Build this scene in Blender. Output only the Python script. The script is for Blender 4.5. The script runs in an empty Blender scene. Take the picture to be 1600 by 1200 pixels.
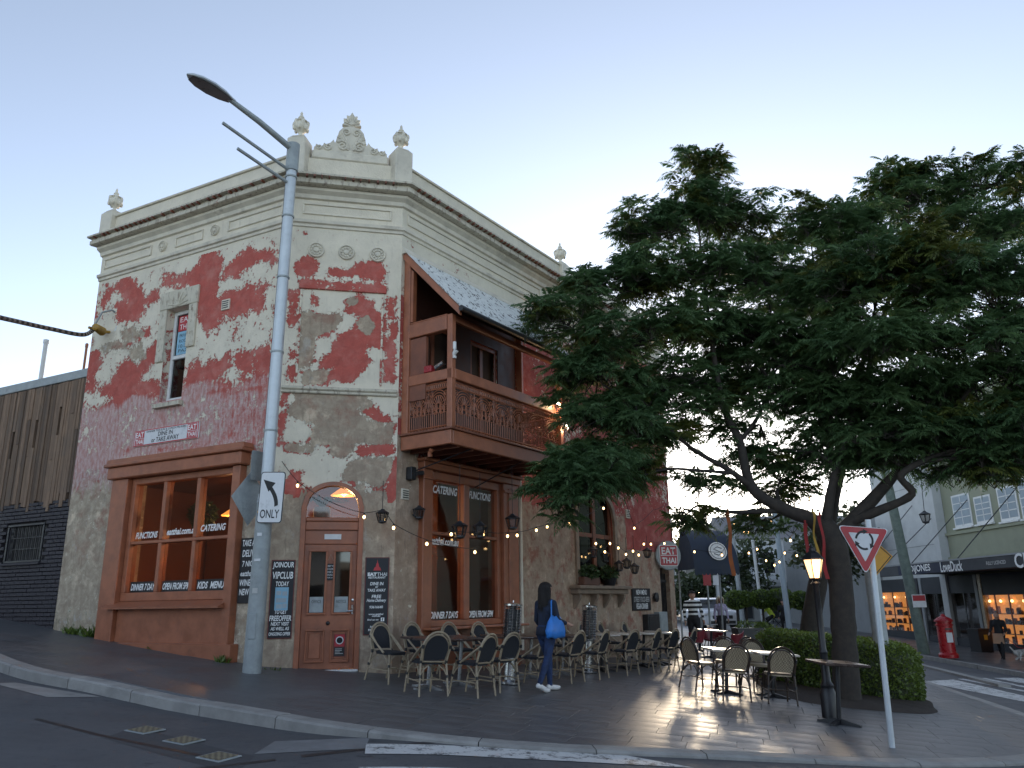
import bpy, math, random
import numpy as np
from mathutils import Matrix, Vector
from math import sin, cos, pi, radians as R_

random.seed(7); RNG = np.random.default_rng(7)
S = bpy.context.scene
COL = S.collection
# ------------------------------------------------------------------ camera
FPX, PITCH, ROLL, EYE = 1248.0, R_(15.377), R_(-.823), 1.5
CF = np.array([0, cos(PITCH), sin(PITCH)]); _U = np.array([0, -sin(PITCH), cos(PITCH)]); _R = np.array([1., 0, 0])
CR = _R*cos(ROLL)+_U*sin(ROLL); CU = -_R*sin(ROLL)+_U*cos(ROLL); CO = np.array([0, 0, EYE])
cd = bpy.data.cameras.new('camera'); cam = bpy.data.objects.new('camera', cd); COL.objects.link(cam)
cd.sensor_width = 36; cd.lens = FPX*36/1600; cd.clip_start = .05; cd.clip_end = 3000
m = Matrix.Identity(4)
for i in range(3): m[i][0] = CR[i]; m[i][1] = CU[i]; m[i][2] = -CF[i]; m[i][3] = CO[i]
cam.matrix_world = m; S.camera = cam
# ------------------------------------------------------------------ sky, sun, exposure
SUN_AZ = math.atan2(330, 1294)          # clockwise from +Y (the way the camera looks)
SUN_EL = R_(8.4)
W = bpy.data.worlds.new('World'); S.world = W; W.use_nodes = True
nt = W.node_tree; bg = nt.nodes['Background']
sky = nt.nodes.new('ShaderNodeTexSky'); sky.sky_type = 'NISHITA'; sky.sun_disc = False
sky.sun_elevation = SUN_EL; sky.sun_rotation = SUN_AZ; sky.altitude = 50
sky.air_density = .5; sky.dust_density = .17; sky.ozone_density = .2
hs = nt.nodes.new('ShaderNodeHueSaturation'); hs.inputs['Saturation'].default_value = .72; nt.links.new(sky.outputs[0], hs.inputs['Color']); nt.links.new(hs.outputs[0], bg.inputs[0]); bg.inputs[1].default_value = .15
sl = bpy.data.lights.new('sun', 'SUN'); sl.energy = .45; sl.angle = R_(3.0); sl.color = (1, .80, .56)
so = bpy.data.objects.new('sun', sl); COL.objects.link(so)
so.rotation_euler = Vector((-sin(SUN_AZ)*cos(SUN_EL), -cos(SUN_AZ)*cos(SUN_EL), -sin(SUN_EL))).to_track_quat('-Z', 'Y').to_euler()
S.view_settings.view_transform = 'Standard'; S.view_settings.look = 'None'
S.view_settings.gamma = 1; S.view_settings.use_curve_mapping = False
S.view_settings.exposure = 1.6
S.render.resolution_x = 1024; S.render.resolution_y = 768
try: S.cycles.max_bounces = 5; S.cycles.diffuse_bounces = 3; S.cycles.glossy_bounces = 3; S.cycles.transmission_bounces = 4; S.cycles.transparent_max_bounces = 8
except Exception: pass

# ------------------------------------------------------------------ where things stand
def ray(x, y):
    d = CF*FPX+CR*(x-800)-CU*(y-600); return d/math.hypot(d[0], d[1])
def G(x, y):                              # the sloping ground
    x = min(max(x, -30), 24); y = min(max(y, -25), 70)
    return .15-.075*x+.022*(y-13)+.037*max(0, -4.3-max(x, -15))
def on_ground(x, y, dz=0):
    d = ray(x, y); e = 0
    for _ in range(12): t = (.15-.286+dz+e-EYE)/(d[2]+.075*d[0]-.022*d[1]); p = CO+d*t; e = .037*max(0, -4.3-max(p[0], -15))
    return p
def hit(p0, ang, x, y, off=0):            # a sight line on an upright plane; off = metres in front of it
    n = np.array([-sin(ang), cos(ang), 0]); d = ray(x, y)
    return CO+d*(((np.array(p0)-n*off-CO)@n)/(d@n))
def at(x, y, Y):                          # sight line at depth Y
    d = ray(x, y); return CO+d*(Y/d[1])
aA, aB, aC = R_(-27.66), R_(12.76), R_(55.74)
cAB = np.array([-4.248, 14.058, 0]); cBC = np.array([-2.139, 14.535, 0])
LA, LB, LC = 5.65, 2.162, 12.3
dA = np.array([cos(aA), sin(aA), 0]); dB = np.array([cos(aB), sin(aB), 0]); dC = np.array([cos(aC), sin(aC), 0])
oA = cAB-dA*LA
WALLS = {'A': (oA, aA, dA), 'B': (cAB, aB, dB), 'C': (cBC, aC, dC)}
def uw(w, x, y, off=0):                   # pixel -> (metres along wall, height)
    o, a, d = WALLS[w]; p = hit(o, a, x, y, off); return float((p-o)@d), float(p[2])
def wp(w, u, out, z):                     # wall coordinates -> world
    o, a, d = WALLS[w]; n = np.array([sin(a), -cos(a), 0]); q = o+d*u+n*out; return np.array([q[0], q[1], z])

# ------------------------------------------------------------------ mesh builder
class MB:
    def __init__(s): s.v = []; s.f = []; s.m = []
    def add(s, vs, fs, mi=0):
        k = len(s.v); s.v += [tuple(map(float, p)) for p in vs]; s.f += [tuple(i+k for i in f) for f in fs]; s.m += [mi]*len(fs); return s
    def box(s, x0, x1, y0, y1, z0, z1, mi=0, M=None, ch=0):
        if x1 < x0: x0, x1 = x1, x0
        if y1 < y0: y0, y1 = y1, y0
        if z1 < z0: z0, z1 = z1, z0
        if ch:
            c = min(ch, (x1-x0)*.45, (y1-y0)*.45, (z1-z0)*.45); vs = []; idx = {}
            for ix, X in enumerate((x0, x1)):
                for iy, Y in enumerate((y0, y1)):
                    for iz, Z in enumerate((z0, z1)):
                        sx, sy, sz = (c, -c)[ix], (c, -c)[iy], (c, -c)[iz]
                        for ax, p in enumerate(((X, Y+sy, Z+sz), (X+sx, Y, Z+sz), (X+sx, Y+sy, Z))):
                            idx[ix, iy, iz, ax] = len(vs); vs.append(p)
            I = lambda a, b, c_, ax: idx[a, b, c_, ax]; fs = []
            for k in (0, 1):
                fs.append([I(k, 0, 0, 0), I(k, 1, 0, 0), I(k, 1, 1, 0), I(k, 0, 1, 0)][::1 if k else -1])
                fs.append([I(0, k, 0, 1), I(1, k, 0, 1), I(1, k, 1, 1), I(0, k, 1, 1)][::-1 if k else 1])
                fs.append([I(0, 0, k, 2), I(1, 0, k, 2), I(1, 1, k, 2), I(0, 1, k, 2)][::1 if k else -1])
            for a in (0, 1):
                for b in (0, 1):
                    fs.append([I(a, b, 0, 0), I(a, b, 1, 0), I(a, b, 1, 1), I(a, b, 0, 1)])
                    fs.append([I(a, 0, b, 0), I(a, 1, b, 0), I(a, 1, b, 2), I(a, 0, b, 2)])
                    fs.append([I(0, a, b, 1), I(1, a, b, 1), I(1, a, b, 2), I(0, a, b, 2)])
                    for c_ in (0, 1): fs.append([I(a, b, c_, 0), I(a, b, c_, 1), I(a, b, c_, 2)])
        else:
            vs = [(x0, y0, z0), (x1, y0, z0), (x1, y1, z0), (x0, y1, z0), (x0, y0, z1), (x1, y0, z1), (x1, y1, z1), (x0, y1, z1)]
            fs = [(3, 2, 1, 0), (4, 5, 6, 7), (0, 1, 5, 4), (1, 2, 6, 5), (2, 3, 7, 6), (3, 0, 4, 7)]
        if M is not None: vs = [M @ Vector(p) for p in vs]
        return s.add(vs, fs, mi)
    def tube(s, pts, r, n=8, mi=0, cap=True, closed=False):
        pts = [Vector(p) for p in pts]; rs = r if hasattr(r, '__len__') else [r]*len(pts); k = len(pts); ring = []
        t0 = (pts[1]-pts[0]).normalized(); up = Vector((0, 0, 1)) if abs(t0.z) < .9 else Vector((1, 0, 0))
        nrm = t0.cross(up).normalized(); vs = []
        for i, p in enumerate(pts):
            if closed: t = (pts[(i+1) % k]-pts[i-1])
            else: t = pts[min(i+1, k-1)]-pts[max(i-1, 0)]
            t = t.normalized() if t.length > 1e-9 else t0
            nrm = (nrm-t*nrm.dot(t)); nrm = nrm.normalized() if nrm.length > 1e-6 else t.orthogonal().normalized()
            b = t.cross(nrm)
            for j in range(n):
                a = 2*pi*j/n; vs.append(p+(nrm*cos(a)+b*sin(a))*rs[i])
        fs = []
        for i in range(k if closed else k-1):
            for j in range(n):
                a, b_ = i*n+j, i*n+(j+1) % n; c, d = ((i+1) % k)*n+(j+1) % n, ((i+1) % k)*n+j
                fs.append((a, b_, c, d))
        if cap and not closed: fs.append(tuple(range(n))[::-1]); fs.append(tuple(range((k-1)*n, k*n)))
        return s.add(vs, fs, mi)
    def lathe(s, prof, n=16, c=(0, 0, 0), mi=0, M=None, wob=None):
        vs = []; fs = []; k = len(prof)
        for i, (r, z) in enumerate(prof):
            for j in range(n):
                a = 2*pi*j/n; rr = r*(wob(a, z) if wob else 1); p = Vector((rr*cos(a), rr*sin(a), z))
                if M is not None: p = M @ p
                vs.append((p.x+c[0], p.y+c[1], p.z+c[2]))
        for i in range(k-1):
            for j in range(n): fs.append((i*n+j, i*n+(j+1) % n, (i+1)*n+(j+1) % n, (i+1)*n+j))
        if prof[0][0] > 1e-5: fs.append(tuple(range(n))[::-1])
        if prof[-1][0] > 1e-5: fs.append(tuple(range((k-1)*n, k*n)))
        return s.add(vs, fs, mi)
    def prism(s, poly, y0, y1, mi=0, M=None):       # outline in x,z ; thickness along y
        n = len(poly); ar = sum(poly[i][0]*poly[(i+1) % n][1]-poly[(i+1) % n][0]*poly[i][1] for i in range(n))
        if ar < 0: poly = poly[::-1]
        if y1 < y0: y0, y1 = y1, y0
        vs = [(x, y0, z) for x, z in poly]+[(x, y1, z) for x, z in poly]
        fs = [tuple(range(n)), tuple(range(n, 2*n))[::-1]]+[((i+1) % n, i, i+n, (i+1) % n+n) for i in range(n)]
        if M is not None: vs = [M @ Vector(p) for p in vs]
        return s.add(vs, fs, mi)
    def slab(s, poly, z0, z1, mi=0):                # outline in x,y ; z0,z1 number or function
        n = len(poly); ar = sum(poly[i][0]*poly[(i+1) % n][1]-poly[(i+1) % n][0]*poly[i][1] for i in range(n))
        if ar < 0: poly = poly[::-1]
        g = lambda z, p: z(*p) if callable(z) else z
        vs = [(p[0], p[1], g(z0, p)) for p in poly]+[(p[0], p[1], g(z1, p)) for p in poly]
        fs = [tuple(range(n))[::-1], tuple(range(n, 2*n))]+[(i, (i+1) % n, (i+1) % n+n, i+n) for i in range(n)]
        return s.add(vs, fs, mi)
    def sphere(s, c, r, n=12, k=8, mi=0):
        rx, ry, rz = r if hasattr(r, '__len__') else (r, r, r)
        prof = [(max(sin(pi*i/k), 0), -cos(pi*i/k)) for i in range(k+1)]; vs = []; fs = []
        for a, z in prof:
            for j in range(n): t = 2*pi*j/n; vs.append((c[0]+rx*a*cos(t), c[1]+ry*a*sin(t), c[2]+rz*z))
        for i in range(k):
            for j in range(n): fs.append((i*n+j, i*n+(j+1) % n, (i+1)*n+(j+1) % n, (i+1)*n+j))
        return s.add(vs, fs, mi)
    def mesh(s, name, mats, smooth=None):
        me = bpy.data.meshes.new(name); me.from_pydata(s.v, [], s.f)
        for mt in (mats if isinstance(mats, (list, tuple)) else [mats]): me.materials.append(mt)
        if any(s.m): me.polygons.foreach_set('material_index', s.m)
        if smooth is not None:
            me.polygons.foreach_set('use_smooth', [True]*len(s.f))
            try: me.set_sharp_from_angle(angle=R_(smooth))
            except Exception: pass
        me.update(); return me
    def build(s, name, mats, parent=None, loc=(0, 0, 0), rz=0, smooth=None):
        return link(name, s.mesh(name, mats, smooth), parent, loc, rz)
def link(name, me, parent=None, loc=(0, 0, 0), rz=0):
    o = bpy.data.objects.new(name, me); COL.objects.link(o); o.location = [float(c) for c in loc]
    o.rotation_euler = (0, 0, rz) if not hasattr(rz, '__len__') else rz
    if parent: o.parent = parent
    return o
def tag(o, label=None, cat=None, group=None, kind=None):
    if label: o['label'] = label
    if cat: o['category'] = cat
    if group: o['group'] = group
    if kind: o['kind'] = kind
    return o
def thing(name, label, cat, loc=(0, 0, 0), rz=0, group=None):
    o = link(name, None, None, loc, rz); o.empty_display_size = .2
    return tag(o, label, cat, group)
def copy_tree(o, parent=None):
    c = o.copy(); COL.objects.link(c); c.parent = parent
    for ch in list(o.children): copy_tree(ch, c)
    return c
def on_wall(w, name, label, cat, u=0, z=0, out=0, group=None):   # a thing hung on a wall: local x right, y into wall, z up
    return thing(name, label, cat, wp(w, u, out, z), WALLS[w][1], group)
def text(name, s, mat, parent, loc, size=None, w=None, h=None, rot=(pi/2, 0, 0), shear=0, depth=.002, bold=0, align='CENTER'):
    c = bpy.data.curves.new(name, 'FONT'); c.body = s; c.size = 1; c.extrude = 0; c.shear = shear; c.resolution_u = 3; c.offset = bold
    c.align_x = align
    o = bpy.data.objects.new(name, c); COL.objects.link(o)
    me = bpy.data.meshes.new_from_object(o); bpy.data.objects.remove(o); bpy.data.curves.remove(c)
    n = len(me.vertices); co = np.empty(n*3); me.vertices.foreach_get('co', co); co = co.reshape(-1, 3)
    lo, hi = co.min(0), co.max(0); ww, hh = hi[0]-lo[0], hi[1]-lo[1]
    sx = sy = size or 1
    if w: sx = w/ww; sy = sx
    if h: sy = h/hh; sx = sx if w else sy
    co[:, 1] -= (lo[1]+hi[1])/2
    if align == 'CENTER': co[:, 0] -= (lo[0]+hi[0])/2
    else: co[:, 0] -= lo[0]
    co[:, 0] *= sx; co[:, 1] *= sy; co[:, 2] = 0
    me.vertices.foreach_set('co', co.ravel()); me.materials.clear(); me.materials.append(mat); me.name = name; me.update()
    ob = link(name, me, parent, loc, rot); return ob
# ------------------------------------------------------------------ materials
class NT:
    def __init__(s, name):
        s.mat = bpy.data.materials.new(name); s.mat.use_nodes = True; s.t = s.mat.node_tree; s.b = s.t.nodes['Principled BSDF']; s.co = None
    def n(s, ty, **k):
        q = s.t.nodes.new('ShaderNode'+ty)
        for a, b in k.items(): setattr(q, a, b)
        return q
    def l(s, a, b): s.t.links.new(a, b)
    def coord(s, scale=(1, 1, 1), rot=(0, 0, 0)):
        if s.co is None: s.co = s.n('TexCoord').outputs['Object']
        if scale == (1, 1, 1) and rot == (0, 0, 0): return s.co
        q = s.n('Mapping'); q.inputs['Scale'].default_value = scale; q.inputs['Rotation'].default_value = rot; s.l(s.co, q.inputs[0]); return q.outputs[0]
    def noise(s, sc, det=6, ro=.6, scale=(1, 1, 1), dist=0):
        q = s.n('TexNoise'); q.inputs['Scale'].default_value = sc; q.inputs['Detail'].default_value = det; q.inputs['Roughness'].default_value = ro
        q.inputs['Distortion'].default_value = dist; s.l(s.coord(scale), q.inputs['Vector']); return q.outputs[0]
    def ramp(s, x, a, b, c0=0., c1=1.):
        q = s.n('MapRange'); q.interpolation_type = 'SMOOTHSTEP'; q.inputs[1].default_value = a; q.inputs[2].default_value = b; q.inputs[3].default_value = c0; q.inputs[4].default_value = c1
        s.l(x, q.inputs[0]); return q.outputs[0]
    def math(s, op, a, b=None, c=None):
        q = s.n('Math'); q.operation = op
        for i, x in enumerate((a, b, c)):
            if x is None: continue
            if isinstance(x, (int, float)): q.inputs[i].default_value = x
            else: s.l(x, q.inputs[i])
        return q.outputs[0]
    def mix(s, f, a, b, mode='MIX'):
        q = s.n('Mix'); q.data_type = 'RGBA'; q.blend_type = mode
        for i, x in ((0, f), (6, a), (7, b)):
            if isinstance(x, (int, float)): q.inputs[i].default_value = x
            elif isinstance(x, tuple): q.inputs[i].default_value = (*x[:3], 1)
            else: s.l(x, q.inputs[i])
        return q.outputs[2]
    def attr(s, name): q = s.n('Attribute'); q.attribute_name = name; return q.outputs['Fac']
    def bump(s, h, strength=.3, dist=.01, prev=None):
        q = s.n('Bump'); q.inputs['Strength'].default_value = strength; q.inputs['Distance'].default_value = dist; s.l(h, q.inputs['Height'])
        if prev: s.l(prev, q.inputs['Normal'])
        return q.outputs[0]
    def set(s, col=None, rough=None, metal=None, normal=None, **kw):
        for k, x in (('Base Color', col), ('Roughness', rough), ('Metallic', metal), ('Normal', normal)):
            if x is None: continue
            if isinstance(x, tuple): s.b.inputs[k].default_value = (*x[:3], 1)
            elif isinstance(x, (int, float)): s.b.inputs[k].default_value = x
            else: s.l(x, s.b.inputs[k])
        for k, x in kw.items(): s.b.inputs[k.replace('_', ' ')].default_value = x
        return s.mat
def paint(name, c, rough=.5, var=.25, sc=6, bump=.15, metal=0, dirt=(.05, .045, .04), dirt_amt=.35, obj=True, **kw):
    """painted, cast or woven stuff: colour with uneven wear, a little dirt and fine relief; each copy differs slightly"""
    t = NT(name); n1 = t.noise(sc, 8, .65); n2 = t.noise(sc*7, 4, .6)
    lo = tuple(x*(1-var) for x in c); hi = tuple(min(1, x*(1+var)) for x in c)
    col = t.mix(t.ramp(n1, .3, .7), lo, hi)
    col = t.mix(t.math('MULTIPLY', t.ramp(t.noise(sc*.6, 10, .75), .52, .72), dirt_amt), col, dirt)
    if obj:
        oi = t.n('ObjectInfo'); col = t.mix(t.ramp(oi.outputs['Random'], 0, 1, 0, .22), col, tuple(x*.55 for x in c))
    r = t.ramp(n1, .2, .8, max(rough-.12, .02), min(rough+.12, 1))
    return t.set(col, r, metal, t.bump(n2, bump, .004), **kw)
def emit(name, c, s):
    t = NT(name); return t.set(c, .4, Emission_Color=(*c, 1), Emission_Strength=s*1.9)
M = {}
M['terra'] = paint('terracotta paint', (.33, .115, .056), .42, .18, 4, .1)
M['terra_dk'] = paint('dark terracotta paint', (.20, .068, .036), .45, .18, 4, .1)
M['cream_trim'] = paint('old cream paint', (.69, .63, .51), .7, .12, 3, .3, dirt=(.16, .12, .09), dirt_amt=.5)
M['black'] = paint('black paint', (.012, .012, .014), .4, .3, 8, .1)
M['iron'] = paint('dark iron', (.02, .02, .022), .5, .3, 10, .2)
M['galv'] = paint('galvanised steel', (.58, .62, .64), .42, .08, 5, .1, metal=.25, dirt=(.2, .2, .2))
M['galv_dull'] = paint('dull galvanised steel', (.33, .36, .36), .55, .15, 6, .2, metal=.15)
M['chrome'] = paint('brushed steel', (.55, .55, .55), .22, .1, 8, .05, metal=1)
M['white'] = paint('white paint', (.72, .72, .70), .5, .06, 6, .1)
M['white_print'] = paint('white lettering', (.82, .82, .80), .6, .05, 20, .05, obj=False, dirt_amt=.1)
M['black_print'] = paint('black lettering', (.015, .015, .015), .6, .1, 20, .05, obj=False)
M['red_print'] = paint('red lettering', (.50, .045, .05), .6, .1, 20, .05, obj=False)
M['pale_print'] = paint('pale lettering', (.45, .45, .43), .6, .05, 20, .05, obj=False)
M['chalk'] = paint('blackboard', (.014, .015, .018), .55, .3, 5, .1, dirt=(.06, .06, .06))
M['red_edge'] = paint('dark red board edge', (.16, .03, .025), .5)
M['blue_print'] = paint('light blue print', (.26, .48, .62), .6, .1, 12, .05)
M['sign_white'] = paint('reflective white sign face', (.70, .70, .70), .45, .05, 5, .05)
M['sign_red'] = paint('reflective red sign face', (.42, .02, .03), .4, .08, 5, .05)
M['sign_yellow'] = paint('yellow sign face', (.62, .30, .02), .45, .1, 5, .05)
M['bamboo'] = paint('tan cane tube', (.34, .27, .18), .45, .2, 10, .1)
M['cane_dk'] = paint('dark brown cane tube', (.045, .028, .018), .4, .25, 10, .1)
M['table_dk'] = paint('dark stained table top', (.05, .03, .024), .3, .25, 5, .1)
M['table_lt'] = paint('pale laminate table top', (.55, .50, .42), .25, .08, 5, .05)
M['red_chair'] = paint('dark red moulded plastic', (.17, .012, .02), .35, .1, 8, .05)
M['steel_leg'] = paint('cast aluminium base', (.33, .33, .33), .35, .12, 8, .1, metal=.8)
M['bark'] = paint('grey brown bark', (.036, .029, .023), .9, .4, 9, 1.0, dirt=(.03, .03, .025))
M['concrete'] = paint('kerb concrete', (.30, .29, .27), .8, .2, 3, .5, dirt=(.10, .10, .09))
M['rubber'] = paint('black rubber', (.015, .015, .016), .6)
M['navy_awning'] = paint('navy awning canvas', (.022, .034, .06), .7, .15, 4, .2)
M['blue_bag'] = paint('bright blue shopping bag', (.03, .20, .62), .45, .1, 6, .2)
M['tape_yellow'] = paint('yellow insulator', (.35, .20, .03), .5)
M['wire'] = paint('dark cable', (.012, .012, .012), .6)
M['red_post'] = paint('pillar box red', (.36, .012, .016), .3, .1, 5, .05)
M['pot'] = paint('clay pot', (.13, .06, .04), .7)
M['wicker_white'] = paint('pale wicker', (.5, .48, .44), .7, .2, 20, .5)
M['bulb'] = emit('lit bulb', (1, .62, .26), 1.5)
M['lamp_glass'] = emit('lit lantern glass', (1, .60, .28), .42)
M['flood'] = emit('lit floodlight', (1, .80, .55), 4)
M['shop_glow'] = emit('glowing shop back panel', (1, .42, .12), .16); M['stone_trim'] = paint('brown stone trim', (.27, .20, .145), .8, .2, 4, .4)
M['warm_panel'] = emit('lit interior panel', (1, .36, .07), .35)
M['soil'] = paint('mulch', (.035, .025, .018), .95, .5, 25, 1, dirt=(.08, .06, .04))
def glass_mat(name, tint=(.9, .9, .9), refl=1.0):
    t = NT(name); t.t.nodes.remove(t.b); out = t.t.nodes['Material Output']
    tr = t.n('BsdfTransparent'); tr.inputs[0].default_value = (*tint, 1); gl = t.n('BsdfGlossy'); gl.inputs['Roughness'].default_value = .03
    gl.inputs[0].default_value = (refl, refl, refl, 1)
    bn = t.bump(t.noise(1.3, 3, .5), .04, .02); t.l(bn, gl.inputs['Normal'])
    fr = t.n('Fresnel'); fr.inputs[0].default_value = 1.55; mx = t.n('MixShader'); f2 = t.math('MULTIPLY', t.math('MULTIPLY', fr.outputs[0], 1.3), t.math('SUBTRACT', 1.0, t.n('NewGeometry').outputs['Backfacing']))
    t.l(f2, mx.inputs[0]); t.l(tr.outputs[0], mx.inputs[1]); t.l(gl.outputs[0], mx.inputs[2]); t.l(mx.outputs[0], out.inputs[0]); return t.mat
M['glass'] = glass_mat('window glass', (.72, .70, .68))
M['glass_dk'] = glass_mat('tinted window glass', (.25, .25, .26))
# peeling render: bare render, then red paint, then cream paint; what is left of each is stored on the wall
def plaster(name, bare1, bare2, red=(.42, .088, .066), cream=(.56, .515, .41)):
    t = NT(name)
    big = t.noise(1.7, 9, .68, dist=.4); mid = t.noise(6, 9, .7, dist=.6); fine = t.noise(38, 5, .65); streak = t.noise(7, 8, .7, (2.2, 2.2, .32), .5)
    chip = t.noise(17, 7, .72, dist=.4)
    edge = t.math('ADD', t.math('MULTIPLY', t.math('SUBTRACT', big, .5), 1.3), t.math('ADD', t.math('MULTIPLY', t.math('SUBTRACT', mid, .5), 1.5), t.math('MULTIPLY', t.math('SUBTRACT', chip, .5), 1.3)))
    drip = t.math('MULTIPLY', t.math('SUBTRACT', streak, .5), 1.0)
    cm = t.ramp(t.math('ADD', t.attr('cream'), t.math('ADD', edge, t.math('MULTIPLY', drip, .5))), .495, .52)
    rm = t.ramp(t.math('ADD', t.attr('red'), t.math('SUBTRACT', t.math('MULTIPLY', drip, .6), t.math('MULTIPLY', edge, .55))), .49, .52)
    pk = t.ramp(t.math('ADD', t.attr('pink'), t.math('ADD', drip, t.math('MULTIPLY', edge, .4))), .38, .66)
    bare = t.mix(t.ramp(mid, .32, .68), bare1, bare2); bare = t.mix(t.ramp(t.noise(2.6, 8, .7), .5, .72), bare, tuple(x*1.55 for x in bare2))
    bare = t.mix(t.math('MULTIPLY', t.ramp(streak, .52, .72), .55), bare, tuple(x*.5 for x in bare1))
    bare = t.mix(t.math('MULTIPLY', t.ramp(t.noise(3.4, 9, .72, (1, 1, .6)), .56, .66), t.attr('whiting')), bare, (.46, .44, .40))
    bare = t.mix(t.math('MULTIPLY', t.ramp(t.noise(2.1, 9, .72), .48, .64), t.attr('blush')), bare, (.26, .085, .055))
    rc = t.mix(t.ramp(mid, .3, .7), tuple(x*.86 for x in red), tuple(x*1.18 for x in red)); rc = t.mix(t.math('MULTIPLY', t.ramp(fine, .5, .75), .3), rc, (.50, .22, .18)); rc = t.mix(t.ramp(t.noise(2.3, 8, .7), .45, .68, 0, .65), rc, (.52, .215, .175))
    col = t.mix(rm, bare, rc)
    col = t.mix(t.math('MULTIPLY', pk, .8), col, t.mix(t.ramp(t.noise(15, 6, .7, (1, 1, .35)), .35, .65), (.44, .23, .20), (.60, .51, .48)))
    cc = t.mix(t.ramp(big, .3, .7), tuple(x*.90 for x in cream), tuple(x*1.06 for x in cream)); cc = t.mix(t.math('MULTIPLY', t.ramp(streak, .54, .74), .35), cc, (.30, .25, .19))
    col = t.mix(cm, col, cc)
    grime = t.math('MULTIPLY', t.ramp(t.math('ADD', t.attr('grime'), t.math('ADD', t.math('MULTIPLY', drip, 1.1), t.math('MULTIPLY', edge, .3))), .45, .95), .8)
    col = t.mix(grime, col, (.055, .045, .035))
    col = t.mix(t.math('MULTIPLY', t.ramp(t.math('ADD', t.attr('moss'), edge), .5, .9), .8), col, (.06, .075, .02))
    h = t.math('ADD', t.math('MULTIPLY', cm, .7), t.math('ADD', t.math('MULTIPLY', rm, .35), t.math('ADD', t.math('MULTIPLY', fine, .35), t.math('MULTIPLY', mid, .9))))
    h = t.math('ADD', h, t.math('MULTIPLY', t.math('MULTIPLY', t.noise(20, 7, .75, (1, 1, .5)), t.attr('pink')), 1.6))
    rough = t.math('SUBTRACT', .86, t.math('MULTIPLY', cm, .16))
    return t.set(col, rough, 0, t.bump(h, .8, .018))
M['plA'] = plaster('peeling render on side street wall', (.30, .235, .17), (.48, .40, .295), cream=(.69, .62, .49))
M['plB'] = plaster('peeling render on corner wall', (.29, .22, .16), (.43, .345, .25), cream=(.69, .62, .49))
M['plC'] = plaster('peeling render on terrace wall', (.30, .215, .15), (.41, .31, .225), red=(.34, .062, .048), cream=(.67, .61, .48))
def asphalt():
    t = NT('asphalt'); a = t.noise(90, 4, .7); b = t.noise(.5, 8, .65); c = t.noise(4, 8, .7)
    col = t.mix(t.ramp(b, .3, .7), (.065, .067, .071), (.105, .107, .112)); col = t.mix(t.math('MULTIPLY', t.ramp(a, .52, .7), .5), col, (.13, .13, .13))
    col = t.mix(t.math('MULTIPLY', t.ramp(c, .56, .7), .6), col, (.018, .018, .02))
    return t.set(col, t.ramp(c, .3, .7, .62, .85), 0, t.bump(a, .5, .006))
M['asphalt'] = asphalt()
def stone_pave():
    t = NT('dark stone paving'); a = t.noise(60, 4, .7); b = t.noise(1.1, 9, .7); c = t.noise(9, 6, .7); oi = t.n('ObjectInfo')
    col = t.mix(t.ramp(b, .3, .7), (.080, .083, .088), (.130, .131, .133)); col = t.mix(t.ramp(oi.outputs['Random'], 0, 1, 0, .16), col, (.07, .071, .075))
    col = t.mix(t.math('MULTIPLY', t.ramp(c, .58, .68), .4), col, (.03, .03, .03))
    return t.set(col, t.ramp(b, .3, .7, .36, .56), 0, t.bump(t.math('ADD', a, c), .22, .004))
M['pave'] = stone_pave()
def road_paint():
    t = NT('worn road paint'); a = t.noise(5, 9, .75); b = t.noise(40, 4, .7)
    col = t.mix(t.ramp(t.math('ADD', a, t.math('MULTIPLY', b, .25)), .62, .74), (.62, .62, .60), (.10, .10, .10)); return t.set(col, .6, 0, t.bump(b, .3, .004))
M['road_paint'] = road_paint()
def timber(name, c1, c2):
    t = NT(name); g = t.noise(5, 8, .65, (9, 9, .5), .3); oi = t.n('ObjectInfo'); b = t.noise(1.5, 6, .6)
    col = t.mix(t.ramp(g, .3, .7), c1, c2); col = t.mix(t.ramp(oi.outputs['Random'], 0, 1, 0, .75), col, tuple(x*.35 for x in c1)); col = t.mix(t.math('MULTIPLY', t.ramp(b, .5, .7), .4), col, (.10, .085, .07))
    return t.set(col, .75, 0, t.bump(g, .5, .006))
M['timber'] = timber('weathered timber', (.15, .095, .06), (.28, .18, .115))
M['brick_dk'] = paint('dark painted brick', (.030, .026, .032), .6, .25, 8, .5)
M['mortar_dk'] = paint('dark mortar', (.055, .05, .055), .9, .2, 9, .4)
def flaking_roof():
    t = NT('flaking pale roof paint'); a = t.noise(11, 8, .7, (1, .55, .55)); b = t.noise(3, 7, .7)
    msk = t.ramp(t.math('ADD', a, t.math('MULTIPLY', b, .35)), .73, .76)
    col = t.mix(msk, t.mix(t.ramp(b, .3, .7), (.56, .57, .54), (.70, .70, .66)), (.085, .08, .075)); return t.set(col, .6, 0, t.bump(msk, .4, .004))
M['flake_roof'] = flaking_roof()
def leaf(name, c1, c2, trans=.35, rough=.5):
    t = NT(name); t.b.inputs['Roughness'].default_value = rough; out = t.t.nodes['Material Output']
    col = t.mix(t.ramp(t.noise(.8, 5, .6), .3, .7), c1, c2); g = t.n('NewGeometry'); col = t.mix(t.ramp(g.outputs['Random Per Island'], 0, 1, 0, .5), col, tuple(x*1.5 for x in c2))
    tr = t.n('BsdfTranslucent'); t.l(t.mix(.0, col, c2), tr.inputs[0]); t.l(col, t.b.inputs['Base Color']); mx = t.n('MixShader'); mx.inputs[0].default_value = trans
    t.l(t.b.outputs[0], mx.inputs[1]); t.l(tr.outputs[0], mx.inputs[2]); t.l(mx.outputs[0], out.inputs[0]); return t.mat
M['leaf'] = leaf('feathery leaf', (.058, .120, .050), (.105, .175, .066), .5)
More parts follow.
